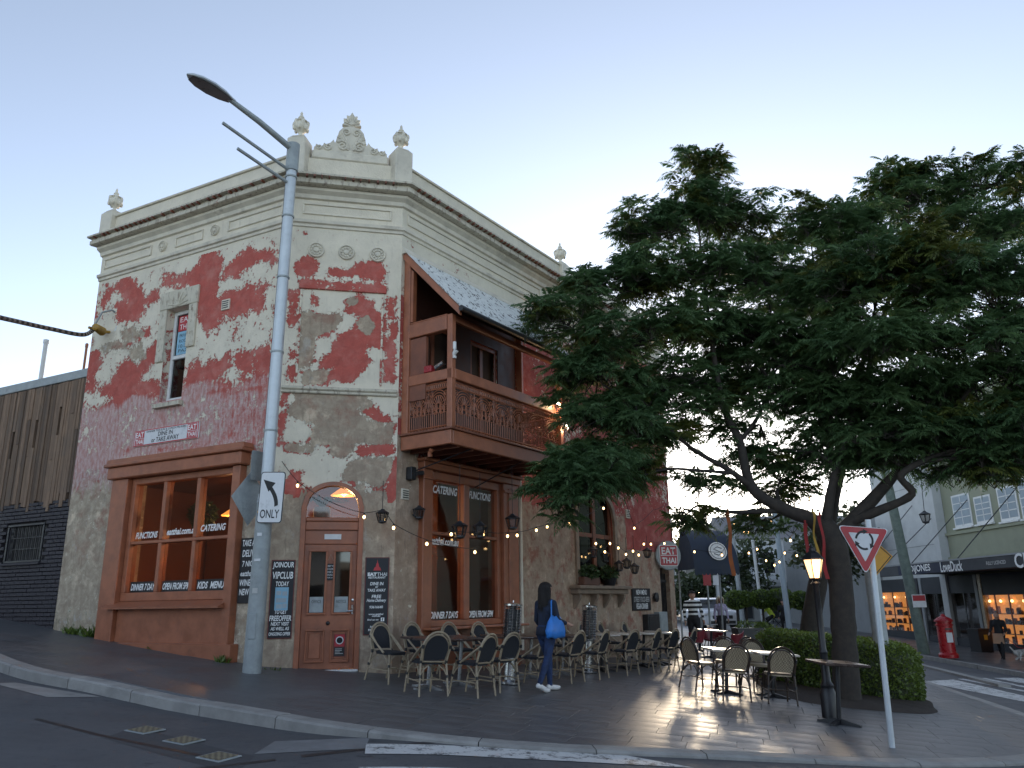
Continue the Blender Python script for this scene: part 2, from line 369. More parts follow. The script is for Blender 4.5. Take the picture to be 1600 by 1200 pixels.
M['leaf_yel'] = leaf('young feathery leaf', (.055, .085, .018), (.10, .11, .02))
M['hedge'] = leaf('clipped hedge leaf', (.055, .095, .020), (.13, .18, .032), .3, .4)
M['shrub'] = leaf('pot plant leaf', (.03, .06, .02), (.06, .10, .03), .25)
M['far_leaf'] = leaf('distant foliage', (.020, .035, .014), (.05, .065, .025), .2)
M['gold_light_leaf'] = leaf('distant foliage tinted as sunlit', (.07, .075, .02), (.14, .12, .035), .3)  # golden low sunlight is put into this leaf colour
def simple_wall(name, c, var=.08): return paint(name, c, .8, var, 1.5, .3, dirt=tuple(x*.5 for x in c), dirt_amt=.3)
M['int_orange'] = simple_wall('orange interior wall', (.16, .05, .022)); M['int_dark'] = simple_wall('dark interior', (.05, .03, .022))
M['floor_wood'] = simple_wall('dark interior floor', (.06, .035, .022))
M['far_white'] = simple_wall('pale painted facade', (.56, .57, .56)); M['olive'] = simple_wall('grey green facade', (.30, .31, .22))
M['far_blue'] = simple_wall('pale blue facade', (.36, .42, .46)); M['char'] = simple_wall('charcoal shopfront', (.05, .053, .058)); M['far_grey'] = simple_wall('grey facade', (.30, .31, .31))
M['navy'] = simple_wall('navy door', (.012, .018, .045)); M['tin_roof'] = simple_wall('grey roof sheet', (.20, .19, .19)); M['far_brick'] = simple_wall('brown brick facade', (.20, .11, .075), .2)
M['skin'] = paint('skin', (.42, .24, .17), .5, .06, 20, .05, obj=False, dirt_amt=0)
M['hair_dk'] = paint('dark brown hair', (.008, .005, .004), .75, .4, 40, .5, obj=False); M['hair_bl'] = paint('blond hair', (.62, .52, .36), .45, .2, 40, .4, obj=False)
M['cloth_navy'] = paint('navy cloth', (.012, .019, .040), .85, .45, 9, 1.0, obj=False, dirt_amt=0); M['denim'] = paint('dark denim', (.018, .036, .095), .85, .45, 10, 1.0, obj=False, dirt_amt=0)
M['cloth_lav'] = paint('lavender knit', (.38, .33, .45), .85, .1, 25, .4, obj=False, dirt_amt=0); M['cloth_black'] = paint('black cloth', (.012, .012, .014), .85, .2, 25, .3, obj=False, dirt_amt=0)
M['cloth_white'] = paint('white knit', (.72, .72, .70), .8, .05, 25, .3, obj=False, dirt_amt=0); M['shoe_white'] = paint('white leather', (.72, .71, .69), .5, .06, 25, .1, obj=False, dirt_amt=.1)
M['apron'] = paint('tan cloth', (.40, .24, .15), .8, .1, 20, .2, obj=False); M['car_white'] = paint('white car paint', (.70, .71, .72), .15, .03, 3, .02); M['hivis'] = paint('yellow safety vest', (.50, .62, .05), .7)
M['tail'] = paint('lamp lens', (.6, .6, .6), .15)
def woven(name, c1, c2, sc=60):
    t = NT(name); q = t.n('TexChecker'); q.inputs['Scale'].default_value = sc; q.inputs['Color1'].default_value = (*c1, 1); q.inputs['Color2'].default_value = (*c2, 1); t.l(t.coord(), q.inputs[0])
    return t.set(q.outputs[0], .8, 0, t.bump(q.outputs[1], .4, .003))
M['weave_blk'] = woven('black woven seat', (.012, .013, .016), (.022, .024, .03)); M['weave_tan'] = woven('tan and black woven seat', (.38, .31, .2), (.10, .075, .05), 45)
# ------------------------------------------------------------------ ground, road, paving, kerbs
def smst(a, b, x): t = min(max((x-a)/(b-a), 0), 1); return t*t*(3-2*t)
def road_z(x, y): return G(x, y)-.045-.095*smst(-.5, -3.2, x) if x < 12 else G(x, y)-.045-.09*smst(12, 14.5, x)
xs = [-600, -200, -60, -30]+list(np.arange(-24, 24.01, .4))+[30, 60, 200, 600]; ys = [-600, -200, -60, -25, -10]+list(np.arange(0, 70, 5.))+[70, 120, 300, 700]
mb = MB(); nx = len(xs)
mb.add([(x, y, road_z(x, y)) for y in ys for x in xs], [(j*nx+i, j*nx+i+1, (j+1)*nx+i+1, (j+1)*nx+i) for j in range(len(ys)-1) for i in range(nx-1)])
tag(mb.build('road', M['asphalt']), kind='structure')
KP = [(0, 1022), (25, 1032), (175, 1065), (390, 1105), (560, 1132), (800, 1157), (1100, 1172), (1250, 1179), (1425, 1185), (1600, 1179)]
kerb = [on_ground(*p)[:2] for p in KP]; kerb = [np.array((-26., 24.5)), np.array((-16., 18.8)), np.array((-11.5, 16.2))]+kerb[1:]
kerb += [np.array(p) for p in ((7.6, 12.3), (8.25, 13.4), (8.6, 14.6), (8.9, 16.2), (9.2, 18.), (9.65, 20.5), (10.6, 28), (11.6, 38), (12.6, 48), (14, 62))]
def catmull(P, k=6):
    out = []
    for i in range(len(P)-1):
        p0, p1, p2, p3 = P[max(i-1, 0)], P[i], P[i+1], P[min(i+2, len(P)-1)]
        for j in range(k):
            t = j/k; out.append(.5*((2*p1)+(-p0+p2)*t+(2*p0-5*p1+4*p2-p3)*t*t+(-p0+3*p1-3*p2+p3)*t**3))
    return out+[P[-1]]
kline = catmull(kerb, 8)
def resample(P, d):
    out = [P[0]]; acc = 0
    for a, b in zip(P, P[1:]):
        L = float(np.linalg.norm(b-a)); s = d-acc
        while s <= L: out.append(a+(b-a)*s/L); s += d
        acc = (acc+L) % d if L else acc
        acc = L-(s-d) if s-d > 0 or acc == 0 else acc
    return out
kl = resample(kline, .3)
knorm = []
for i in range(len(kl)):
    t = kl[min(i+1, len(kl)-1)]-kl[max(i-1, 0)]; t = t/np.linalg.norm(t); knorm.append(np.array((t[1], -t[0])))   # towards the road
pave_poly = [tuple(p) for p in kl]+[(5, 62), (3.5, 26.), (-3, 24), (-12, 24.5), (-26, 32)]
mb = MB(); mb.slab(pave_poly, lambda x, y: G(x, y)-.3, lambda x, y: G(x, y)-.014)
pavement = tag(mb.build('pavement', M['pave']), kind='structure')
kroot = tag(link('kerb', None), kind='structure')
i = 0
KW = .24
while i+4 < len(kl):
    n_ = 4; mb = MB(); P = kl[i:i+n_+1]; N = knorm[i:i+n_+1]; j0 = random.uniform(-.004, .004); vs = []; fs = []
    for k, (p, n) in enumerate(zip(P, N)):
        q = p
        if k == 0: q = p+(P[1]-p)*.02
        if k == n_: q = p+(P[k-1]-p)*.02
        for off, dz in ((-.02, -.02), (-.015, .002+j0), (KW-.03, .0+j0), (KW, -.022+j0), (KW+.015, -.35)):
            r = q+n*off; vs.append((r[0], r[1], G(*r)+dz))
    for k in range(n_):
        for c in range(4): a = k*5+c; fs.append((a, a+5, a+6, a+1))
    fs += [(0, 1, 2, 3, 4), tuple(n_*5+c for c in (4, 3, 2, 1, 0))]
    mb.add(vs, fs); mb.build('kerb_stone', M['concrete'], kroot, smooth=30); i += n_
# pavers: rows across the footpath, the largest ones single, the rest joined
pa = R_(-15); ca, sa = cos(pa), sin(pa); pl, pw, gp = .62, .40, .003
def inside(p, poly):
    c = False; n = len(poly)
    for i in range(n):
        (x0, y0), (x1, y1) = poly[i], poly[i-1]
        if (y0 > p[1]) != (y1 > p[1]) and p[0] < (x1-x0)*(p[1]-y0)/(y1-y0)+x0: c = not c
    return c
klA = np.array(kl); knA = np.array(knorm)
def clip_kerb(poly):
    c = np.mean(poly, 0); i = int(np.argmin(((klA-c)**2).sum(1))); p0, n = klA[i], knA[i]; out = []
    dd = [float((np.array(q)-p0) @ n)+.012 for q in poly]
    for k in range(len(poly)):
        a, b, da, db = poly[k], poly[(k+1) % len(poly)], dd[k], dd[(k+1) % len(poly)]
        if da <= 0: out.append(a)
        if da*db < 0: t = da/(da-db); out.append((a[0]+(b[0]-a[0])*t, a[1]+(b[1]-a[1])*t))
    return out
def in_building(p):
    p = np.array((p[0], p[1], 0)); f = lambda o, a: (p-o) @ np.array([-sin(a), cos(a), 0])
    return f(oA, aA) > .5 and f(cAB, aB) > .5 and f(cBC, aC) > .5
pmesh = MB().box(-pl/2+gp/2, pl/2-gp/2, -pw/2+gp/2, pw/2-gp/2, -.04, 0, ch=.0012).mesh('paver', M['pave'])
slope = Vector((-.075*-1, 0, 0))
nrm = Vector((.075, -.022, 1)).normalized(); qrot = (Vector((0, 0, 1)).rotation_difference(nrm) @ Matrix.Rotation(pa, 3, 'Z').to_quaternion()).to_euler()
qrot2 = (Vector((0, 0, 1)).rotation_difference(Vector((.112, -.022, 1)).normalized()) @ Matrix.Rotation(pa, 3, 'Z').to_quaternion()).to_euler()
cand = []
for r in range(-60, 90):
    for c in range(-50, 60):
        lx, ly = (c+.5*(r % 2))*pl+.17*sin(r*2.3), r*pw; x, y = lx*ca-ly*sa, lx*sa+ly*ca+14
        if not (-14 < x < 11 and 8 < y < 32) or in_building((x, y)): continue
        d = np.array((x, y, G(x, y)))-CO; zc = d @ CF
        if zc < 1: continue
        px = 800+FPX*(d @ CR)/zc
        if not -60 < px < 1660: continue
        cs = [(x+sx*(pl-gp)/2*ca-sy*(pw-gp)/2*sa, y+sx*(pl-gp)/2*sa+sy*(pw-gp)/2*ca) for sx, sy in ((-1, -1), (1, -1), (1, 1), (-1, 1))]
        ins = [inside(q, pave_poly) for q in cs]
        if not any(ins): continue
        cand.append((float(np.hypot(x, y)), x, y, cs, all(ins)))
cand.sort(key=lambda t: t[0]); rest = MB(); cnt = 0
for d, x, y, cs, full in cand:
    dz = random.uniform(-.0008, .0008)
    if full and cnt < 298:
        o = link('paver', pmesh, pavement, (x, y, G(x, y)+dz), qrot if x > -4.3 else qrot2); cnt += 1
    else:
        poly = cs if full else clip_kerb(cs)
        if len(poly) > 2: rest.slab(poly, lambda a, b: G(a, b)-.03+dz, lambda a, b: G(a, b)+dz)
tag(rest.build('paver', M['pave'], pavement), kind='stuff')
# road markings and covers
def decal(name, quad, mat, dz=.006, nu=10, thick=0):
    mb = MB(); vs = []
    P = [on_ground(*p, -.06)[:2] for p in quad]
    for i in range(nu+1):
        t = i/nu
        for a, b in ((P[0], P[1]), (P[3], P[2])): q = a+(b-a)*t; vs.append((q[0], q[1], road_z(*q)+dz))
    mb.add(vs, [(2*i, 2*i+1, 2*i+3, 2*i+2)[::-1] for i in range(nu)])
    return tag(mb.build(name, mat), kind='structure')
decal('crossing_stripe', [(572, 1160), (980, 1184), (1085, 1203), (570, 1176)], M['road_paint'])
decal('crossing_stripe', [(560, 1197), (1100, 1220), (1100, 1260), (556, 1240)], M['road_paint'])
for q in ([(1440, 1066), (1600, 1098), (1640, 1098), (1490, 1063)], [(1496, 1062), (1640, 1090), (1680, 1088), (1540, 1059)], [(1552, 1057), (1660, 1075), (1680, 1072), (1590, 1055)], [(1452, 1083), (1480, 1096), (1520, 1094), (1470, 1080)]):
    decal('crossing_stripe', q, M['road_paint'])
decal('concrete_patch', [(398, 1167), (430, 1148), (578, 1150), (570, 1167)], paint('grey concrete patch', (.21, .21, .21), .8, .2, 4, .4), .003)
decal('drain_apron', [(-10, 1058), (25, 1057), (160, 1079), (75, 1079)], M['concrete'], .004)
cover_pat = woven('worn yellow cover', (.24, .20, .12), (.11, .09, .06), 26)
for k, (x, y) in enumerate(((227, 1136), (288, 1152), (342, 1178))):
    p = on_ground(x, y, -.1); r = thing('utility_cover', ('worn square utility cover nearest the drain apron', 'worn square utility cover in the middle of the three', 'worn square utility cover nearest the crossing stripe')[k], 'manhole cover', (p[0], p[1], road_z(p[0], p[1])+.004), R_(-25), 'utility covers in the road')
    r.rotation_euler = (0.022, .075, R_(-25)); s_ = .15
    MB().box(-s_, s_, -s_, s_, 0, .012, ch=.004).build('frame', M['galv_dull'], r); MB().box(-s_*.82, s_*.82, -s_*.82, s_*.82, .0125, .018, ch=.003).build('lid', cover_pat, r)
# far footpath across the side street, with its kerb
FX = 15.5
mb = MB(); mb.slab([(FX, 6), (60, 6), (60, 75), (FX+1.2, 75)], lambda x, y: G(x, y)-.5, lambda x, y: G(x, y)-.008)
far_walk = tag(mb.build('far_footpath', M['pave']), kind='structure')
for k in range(24):
    y0 = 12+k*2.; mb = MB(); mb.slab([(FX-.25, y0+.02), (FX, y0+.02), (FX, y0+1.98), (FX-.25, y0+1.98)], lambda x, y: G(x, y)-.4, lambda x, y: G(x, y)+.004)
    mb.build('kerb_stone', M['concrete'], far_walk)
mb = MB(); mb.slab([(11.6, 20.5), (11.9, 20.5), (13.9, 33), (13.6, 33)], lambda x, y: road_z(x, y)-.2, lambda x, y: road_z(x, y)+.07); tag(mb.build('traffic_island_kerb', M['concrete']), kind='structure')

seam = paint('tar seam', (.016, .016, .018), .5, .2, 8, .2)
for q in ([(470, 1172), (700, 1158), (704, 1161), (474, 1176)], [(250, 1190), (430, 1176), (432, 1179), (252, 1194)], [(60, 1110), (330, 1168), (326, 1171), (55, 1112)]): decal('tar_seam', q, seam, .003)
decal('asphalt_patch', [(205, 1122), (400, 1170), (370, 1196), (160, 1140)], paint('newer asphalt patch', (.060, .062, .066), .75, .15, 6, .5), .002)
# ------------------------------------------------------------------ the corner building
bld = thing('corner_building', 'two storey corner building with peeling red and cream paint and a cream parapet', 'building', (cBC[0], cBC[1], 0))
BO = np.array([cBC[0], cBC[1], 0])
def part(name, mb, w, mat, parent=None, smooth=None):
    """a part of the corner building in the coordinates of wall w, or a sub-part of such a part"""
    o, a, d = WALLS[w]
    if parent is None: return mb.build(name, mat, bld, o-BO, a, smooth)
    return mb.build(name, mat, parent, smooth=smooth)
def sdist(P, poly):
    """signed distance of points to an outline, positive inside"""
    poly = np.array(poly); n = len(poly); d = np.full(len(P), 1e9); ins = np.zeros(len(P), bool)
    for i in range(n):
        a, b = poly[i], poly[(i+1) % n]; ab = b-a; t = np.clip(((P-a) @ ab)/(ab @ ab+1e-12), 0, 1); q = a+t[:, None]*ab
        d = np.minimum(d, np.hypot(*(P-q).T)); c = (a[1] > P[:, 1]) != (b[1] > P[:, 1])
        with np.errstate(divide='ignore', invalid='ignore'): ins ^= c & (P[:, 0] < (b[0]-a[0])*(P[:, 1]-a[1])/(b[1]-a[1])+a[0])
    return np.where(ins, d, -d)
def wall_mesh(name, L, z0, z1, openings, mat, field, step=.07, reveal=.28, arch=None):
    us = sorted(set([0, L]+[round(x, 4) for o in openings for x in o[:2]])); zs = sorted(set([z0, z1]+[round(x, 4) for o in openings for x in o[2:4]]))
    def fill(c):
        out = []
        for a, b in zip(c, c[1:]): n = max(1, int(math.ceil((b-a)/step))); out += [a+(b-a)*i/n for i in range(n)]
        return out+[c[-1]]
    us, zs = fill(us), fill(zs); nu = len(us); vs = [(u, 0, z) for z in zs for u in us]; fs = []
    for j in range(len(zs)-1):
        for i in range(nu-1):
            cu, cz = (us[i]+us[i+1])/2, (zs[j]+zs[j+1])/2
            if any(o[0] < cu < o[1] and o[2] < cz < o[3] for o in openings): continue
            fs.append((j*nu+i, j*nu+i+1, (j+1)*nu+i+1, (j+1)*nu+i))
    nv = len(vs)
    for (a, b, c, d) in openings:
        k = len(vs); r = reveal
        vs += [(a, 0, c), (a, r, c), (a, r, d), (a, 0, d), (b, 0, c), (b, r, c), (b, r, d), (b, 0, d)]
        fs += [(k, k+1, k+2, k+3), (k+7, k+6, k+5, k+4), (k, k+4, k+5, k+1), (k+3, k+2, k+6, k+7)]
    if arch:                                # spandrels beside an arched head
        a, b, zs_, rise = arch; N = 24; top = zs_+rise
        for i in range(N):
            x0, x1 = a+(b-a)*i/N, a+(b-a)*(i+1)/N; f = lambda x: zs_+rise*math.sqrt(max(0, 1-((x-(a+b)/2)/((b-a)/2))**2))
            k = len(vs); vs += [(x0, 0, f(x0)), (x1, 0, f(x1)), (x1, 0, top), (x0, 0, top), (x0, reveal, f(x0)), (x1, reveal, f(x1))]; fs += [(k, k+1, k+2, k+3), (k+1, k, k+4, k+5)]
    me = bpy.data.meshes.new(name); me.from_pydata(vs, [], fs); me.materials.append(mat)
    V = np.array(vs); F_ = field(V[:, 0], V[:, 2])
    for k, arr in F_.items(): at_ = me.attributes.new(k, 'FLOAT', 'POINT'); at_.data.foreach_set('value', np.asarray(arr, np.float32))
    me.update(); return me
sst = lambda a, b, x: (lambda t: t*t*(3-2*t))(np.clip((x-a)/(b-a), 0, 1))
def zoompoly(L, sc, ox, oy, w): return [[uw(w, ox+x*sc, oy+y*sc) for x, y in zip(p[::2], p[1::2])] for p in L]
# patches where cream has come off and red shows, then where bare render shows; side street wall
redA = zoompoly([(335, 365, 375, 290, 490, 205, 550, 290, 555, 350, 510, 430, 480, 330, 400, 290, 345, 370), (575, 340, 620, 290, 640, 320, 590, 360),
  (665, 215, 800, 210, 860, 150, 880, 80, 930, 60, 970, 110, 975, 170, 960, 230, 940, 330, 1010, 300, 1220, 260, 1200, 390, 1000, 420, 900, 520, 860, 430, 850, 330, 830, 265, 680, 265),
  (985, 210, 1040, 130, 1130, 60, 1200, 80, 1270, 90, 1270, 120, 1130, 150, 1060, 210),
  (265, 640, 330, 620, 330, 690, 300, 740, 300, 830, 260, 820), (330, 830, 360, 790, 420, 760, 430, 680, 470, 660, 530, 680, 600, 600, 650, 570, 660, 620, 560, 720, 550, 770, 640, 790, 650, 840, 500, 860, 420, 950, 390, 860),
  (285, 330, 310, 320, 310, 420, 280, 440), (560, 500, 595, 490, 590, 530, 500, 560, 480, 580, 470, 540),
  (790, 700, 900, 690, 1020, 630, 1030, 700, 900, 770, 790, 800), (1050, 640, 1140, 620, 1150, 690, 1110, 740, 1060, 700), (1170, 600, 1250, 560, 1240, 740, 1170, 760), (880, 820, 1220, 790, 1230, 830, 900, 850),
  (420, 360, 560, 330, 560, 440, 420, 470), (440, 1160, 510, 1060, 500, 1150, 450, 1200), (620, 1120, 860, 1100, 840, 1140, 630, 1160), (1010, 1050, 1050, 1030, 1040, 1080, 1010, 1090)], 400/1371, 60, 370, 'A')
bareA = zoompoly([(330, 590, 430, 540, 480, 590, 420, 610, 350, 620), (480, 600, 560, 560, 570, 640, 500, 660), (420, 500, 500, 470, 560, 520, 470, 560)], 400/1371, 60, 370, 'A')
redB = zoompoly([(110, 30, 180, 0, 230, 60, 190, 105, 110, 100), (270, 70, 330, 60, 400, 80, 450, 40, 550, 30, 580, 100, 540, 130, 440, 120, 430, 95, 340, 120, 280, 100), (130, 120, 580, 145, 578, 190, 135, 155),
  (370, 230, 440, 200, 510, 240, 520, 270, 570, 310, 570, 490, 540, 490, 520, 470, 480, 470, 490, 560, 440, 600, 400, 660, 270, 620, 300, 590, 220, 590, 240, 540, 310, 480, 330, 400, 400, 380, 440, 310, 380, 290), (190, 200, 222, 210, 215, 255, 190, 240),
  (200, 400, 320, 340, 345, 330, 320, 380, 230, 430), (85, 170, 130, 170, 130, 240, 85, 270), (75, 280, 130, 320, 80, 370), (75, 480, 120, 500, 80, 550), (65, 580, 120, 560, 110, 600, 80, 660, 55, 650), (585, 210, 622, 220, 617, 330, 585, 320), (600, 360, 627, 350, 622, 440, 600, 430), (575, 450, 622, 450, 617, 650, 575, 650),
  (410, 790, 480, 770, 500, 740, 520, 790, 570, 830, 620, 840, 560, 880, 500, 840, 430, 810), (410, 985, 630, 980, 625, 1030, 440, 1050, 410, 1010), (35, 700, 75, 700, 85, 720, 55, 800, 40, 900, 20, 980),
  (20, 1210, 100, 1120, 130, 1130, 120, 1240), (600, 1100, 632, 1040, 628, 1250, 600, 1270), (130, 165, 560, 690, 560, 692, 128, 170)][:-1], .3, 430, 400, 'B')
bareB = zoompoly([(140, 300, 180, 290, 210, 310, 330, 300, 345, 330, 320, 370, 200, 410, 200, 500, 180, 570, 120, 580), (140, 640, 160, 600, 270, 600, 260, 660, 150, 665), (435, 340, 480, 320, 510, 370, 480, 400, 440, 380), (375, 235, 400, 215, 430, 230, 400, 255),
  (100, 710, 480, 720, 500, 780, 420, 800, 460, 840, 560, 885, 620, 870, 600, 970, 200, 980, 190, 940, 210, 880, 120, 850, 70, 820), (55, 985, 210, 985, 200, 1020, 60, 1010), (290, 990, 405, 990, 400, 1045, 330, 1045, 290, 1030), (400, 1060, 610, 1050, 590, 1130, 560, 1190, 350, 1160, 370, 1100)], .3, 430, 400, 'B')
def patches(P, L, soft=.3):
    d = np.full(len(P), -1e9)
    for p in L: d = np.maximum(d, sdist(P, p))
    return d/soft
def fieldA(u, z):
    P = np.c_[u, z]; r = patches(P, redA, .34); b = patches(P, bareA, .3); up = sst(5.75, 5.95, z)
    bw_ = sst(5.55, 6.0, z+.12*np.sin(u*3.1)); cream = np.clip(.73-np.clip(r+.42, 0, 2.0)*.85, -.3, 1.1)*bw_+(1-bw_)*(.32-.06*(z < 4)); cream = np.where(z > 8.55, 1.5, cream); cream = np.minimum(cream, np.where(b > -1, .5-b, 9))
    cream = np.where((z < 4.2) & (u < 1.6), .22, cream)
    red = np.where(b > -.5, .3-b, .80)*sst(3.2, 5.0, z)+.12*(1-sst(3.2, 5.0, z)); pink = sst(3.0, 4.6, z)*(1-sst(5.5, 6.05, z+.12*np.sin(u*3.1)))*(.84 - .05*u); pink = np.where(r > 0, pink-.5*np.clip(r*2, 0, 1), pink)
    gz = .84+(5.65-u)*-.06
    return dict(cream=cream, red=red, pink=pink, whiting=sst(5, 2, z)*.9+.8*sst(5.6, 6, z), blush=sst(1.5, 4, z)*.75, grime=.25*sst(9.2, 9.5, z)+np.where((abs(u-2.75) < .42) & (z < 5.5), .55*sst(4.6, 5.45, z), 0)+.2*sst(2, 1, z), moss=sst(1.75, 1.0, z-.075*(2-u))*.62*(u < 1.7))
def fieldB(u, z):
    P = np.c_[u, z]; r = patches(P, redB, .2); b = patches(P, bareB, .2)
    cream = np.clip(.85-np.clip(r+.5, 0, 2)*.85, -.5, 1.1); cream = np.minimum(cream, np.where(b > -.8, .35-b, 9)); cream = np.where(z > 8.55, 1.6, cream); low = sst(3.7, 3.3, z); cream = cream*(1-low)+.02*low
    red = np.where(b > -.6, .25-b*1.2, .86)*(1-low)+low*np.where(r > -.3, .9, -.1)
    return dict(cream=cream, red=red, pink=0*u, whiting=.45+0*u, blush=sst(3.5, 5, z)*.35+.15, grime=.22*sst(9.2, 9.5, z)+.3*sst(1.2, .5, z), moss=0*u)
def fieldC(u, z):
    cream = .33+.49*sst(7.1, 8.0, z-.28*np.clip(u-4.2, 0, 5))+.10*np.sin(u*2.1+1); cream = np.where(z > 8.6, 1.5, cream); low = sst(4.3, 3.3, z+.12*np.sin(u*1.7)); cream = cream*(1-low)-.1*low
    red = 1-low*1.05; red = np.where((u < .62) & (z < 4.6), -.2, red); cream = np.where((u < .62) & (z < 4.6), .18+.1*sst(3, 4.4, z), cream)
    red = np.where((u > 9.2) & (z > 2.9), np.maximum(red, .9), red)
    return dict(cream=cream, red=red, pink=0*u, whiting=.40+0*u, blush=np.where(u < .62, .15, .85), grime=.25*sst(9.2, 9.5, z)+.35*sst(.9, .2, z), moss=0*u)
winA = (1.98, 4.78, 1.74, 3.9); swA = (2.42, 3.07, 5.5, 7.47); doorB = (.51, 1.6, -.2, 3.66); winC = (.93, 3.22, 1.2, 3.85); win2C = (6.55, 8.5, 1.95, 4.3); gateC = (11.3, 11.95, 0, 2.45)
balC = [(.55, 1.55, 4.75, 7.0), (2.2, 3.2, 4.75, 7.0)]
ZT = 10.12
def wobj(w, L, ops, mat, fld, **k):
    o, a, d = WALLS[w]; return link('wall', wall_mesh('wall', L, -.6, ZT, ops, mat, fld, **k), bld, o-BO, a)
wallA = wobj('A', LA, [winA, swA], M['plA'], fieldA); wallB = wobj('B', LB, [doorB], M['plB'], fieldB, arch=(.51, 1.6, 3.2, .46)); wallC = wobj('C', LC, [winC, win2C, gateC]+balC, M['plC'], fieldC, step=.08)
# back walls, parapet backs and flat roof close the shell
iA = wp('A', 0, 0, 0); iC = wp('C', LC, 0, 0); back = iA+np.array([4.5, 8.5, 0])
mb = MB(); L_ = lambda p: (p[0]-BO[0], p[1]-BO[1])
Q = [L_(iA), L_(back), L_(iC)]
for a, b in zip(Q, Q[1:]): mb.add([(*a, -.6), (*b, -.6), (*b, ZT), (*a, ZT)], [(0, 1, 2, 3)])
inn = [wp('A', .26, -.28, 0), wp('A', LA-.12, -.28, 0), wp('B', LB-.12, -.28, 0), wp('C', LC-.3, -.28, 0), back+np.array([-.1, -.2, 0])]
mb.build('rear_wall', M['cream_trim'], bld)
mb = MB(); mb.slab([L_(p) for p in inn], 9.3, 9.5); mb.build('roof', M['tin_roof'], bld)
mb = MB()
for a, b in zip(inn, inn[1:]): mb.add([(*L_(a), 9.4), (*L_(b), 9.4), (*L_(b), ZT), (*L_(a), ZT)], [(3, 2, 1, 0)])
corners_out = [iA, wp('A', LA, 0, 0), wp('B', LB, 0, 0), iC]
for k in range(3): mb.add([(*L_(corners_out[k]), ZT), (*L_(corners_out[k+1]), ZT), (*L_(inn[k+1]), ZT), (*L_(inn[k]), ZT)], [(0, 1, 2, 3)])
mb.build('parapet_back', M['cream_trim'], bld)
# interior: ground floor and first floor rooms
mb = MB(); P = [L_(p) for p in inn]; n = len(P)
mb.slab(P, .28, .38, 2); mb.slab(P, 4.15, 4.3, 0); mb.slab(P, 8.3, 8.4, 0)
for i in (2, 3, 4):
    a, b = P[i], P[(i+1) % n]
    if i in (3, 4): mb.add([(*a, .38), (*b, .38), (*b, 8.3), (*a, 8.3)], [(0, 1, 2, 3)])
c1, c2 = L_(wp('C', 3.9, -.3, 0)), L_(wp('C', 3.9, -5, 0)); mb.add([(*c1, .38), (*c2, .38), (*c2, 4.15), (*c1, 4.15)], [(0, 1, 2, 3)])
c1, c2 = L_(wp('A', .3, -3.4, 0)), L_(wp('A', 6.9, -3.4, 0)); mb.add([(*c1, .38), (*c2, .38), (*c2, 4.15), (*c1, 4.15)], [(0, 1, 2, 3)])
mb.build('interior_wall', [M['int_orange'], M['int_dark'], M['floor_wood']], bld)
# mouldings run round the three faces with mitred corners
nrmW = {w: np.array([sin(a), -cos(a), 0]) for w, (o, a, d) in WALLS.items()}
bis = [nrmW['A'], None, None, nrmW['C']]
def mit(n1, n2): b = n1+n2; return b/(b @ n1)
bis[1] = mit(nrmW['A'], nrmW['B']); bis[2] = mit(nrmW['B'], nrmW['C'])
def run_moulding(name, prof, mat, ext=.0, faces=(0, 1, 2), seg=None, smooth=35):
    """prof: list of (outwards, height), bottom to top"""
    for k in faces:
        mb = MB(); a, b = corners_out[k].copy(), corners_out[k+1].copy(); na, nb = bis[k].copy(), bis[k+1].copy(); dr = (b-a)/np.linalg.norm(b-a)
        if k == 0: na = na-dr*ext
        if k == 2: nb = nb+dr*ext
        m_ = len(prof); vs = []
        ns = max(2, int(np.linalg.norm(b-a)/.5)) if seg else 1
        for i in range(ns+1):
            t = i/ns; p = a+(b-a)*t; nn = na+(nb-na)*t; j = (RNG.normal(0, .006) if seg and 0 < i < ns else 0)
            for o_, z in prof: q = p+nn*(o_); vs.append((q[0]-BO[0], q[1]-BO[1], z+j))
        fs = [(i*m_+j, (i+1)*m_+j, (i+1)*m_+j+1, i*m_+j+1) for i in range(ns) for j in range(m_-1)]+[tuple(range(m_)), tuple(ns*m_+j for j in range(m_))[::-1]]
        mb.add(vs, fs); mb.build(name, mat, bld, smooth=smooth)
def stained():
    t = NT('stained cream moulding'); a = t.noise(5, 9, .72); b = t.noise(14, 8, .7, (1, 1, .3)); c = t.noise(1.5, 8, .7)
    col = t.mix(t.ramp(a, .3, .7), (.50, .45, .35), (.60, .55, .44)); col = t.mix(t.math('MULTIPLY', t.ramp(b, .5, .64), .6), col, (.14, .085, .06)); col = t.mix(t.ramp(c, .60, .66, 0, .7), col, (.26, .08, .055))
    return t.set(col, .8, 0, t.bump(a, .4, .01))
M['stained'] = stained()
run_moulding('string_course', [(0, 8.60), (.03, 8.61), (.035, 8.66), (.075, 8.68), (.085, 8.74), (0, 8.78)], M['cream_trim'])
run_moulding('cornice_bed', [(0, 9.19), (.05, 9.21), (.07, 9.28), (.15, 9.34), (.16, 9.39), (0, 9.39)], M['cream_trim'], .1)
run_moulding('cornice', [(0, 9.395), (.26, 9.40), (.29, 9.42), (.29, 9.50), (.26, 9.505), (.26, 9.545), (.36, 9.56), (.36, 9.60), (0, 9.66)], M['stained'], .3, seg=1)
run_moulding('coping', [(-.05, 10.125), (.04, 10.13), (.05, 10.16), (.02, 10.19), (-.30, 10.19), (-.30, 10.13)], M['cream_trim'], .02, (0, 2))
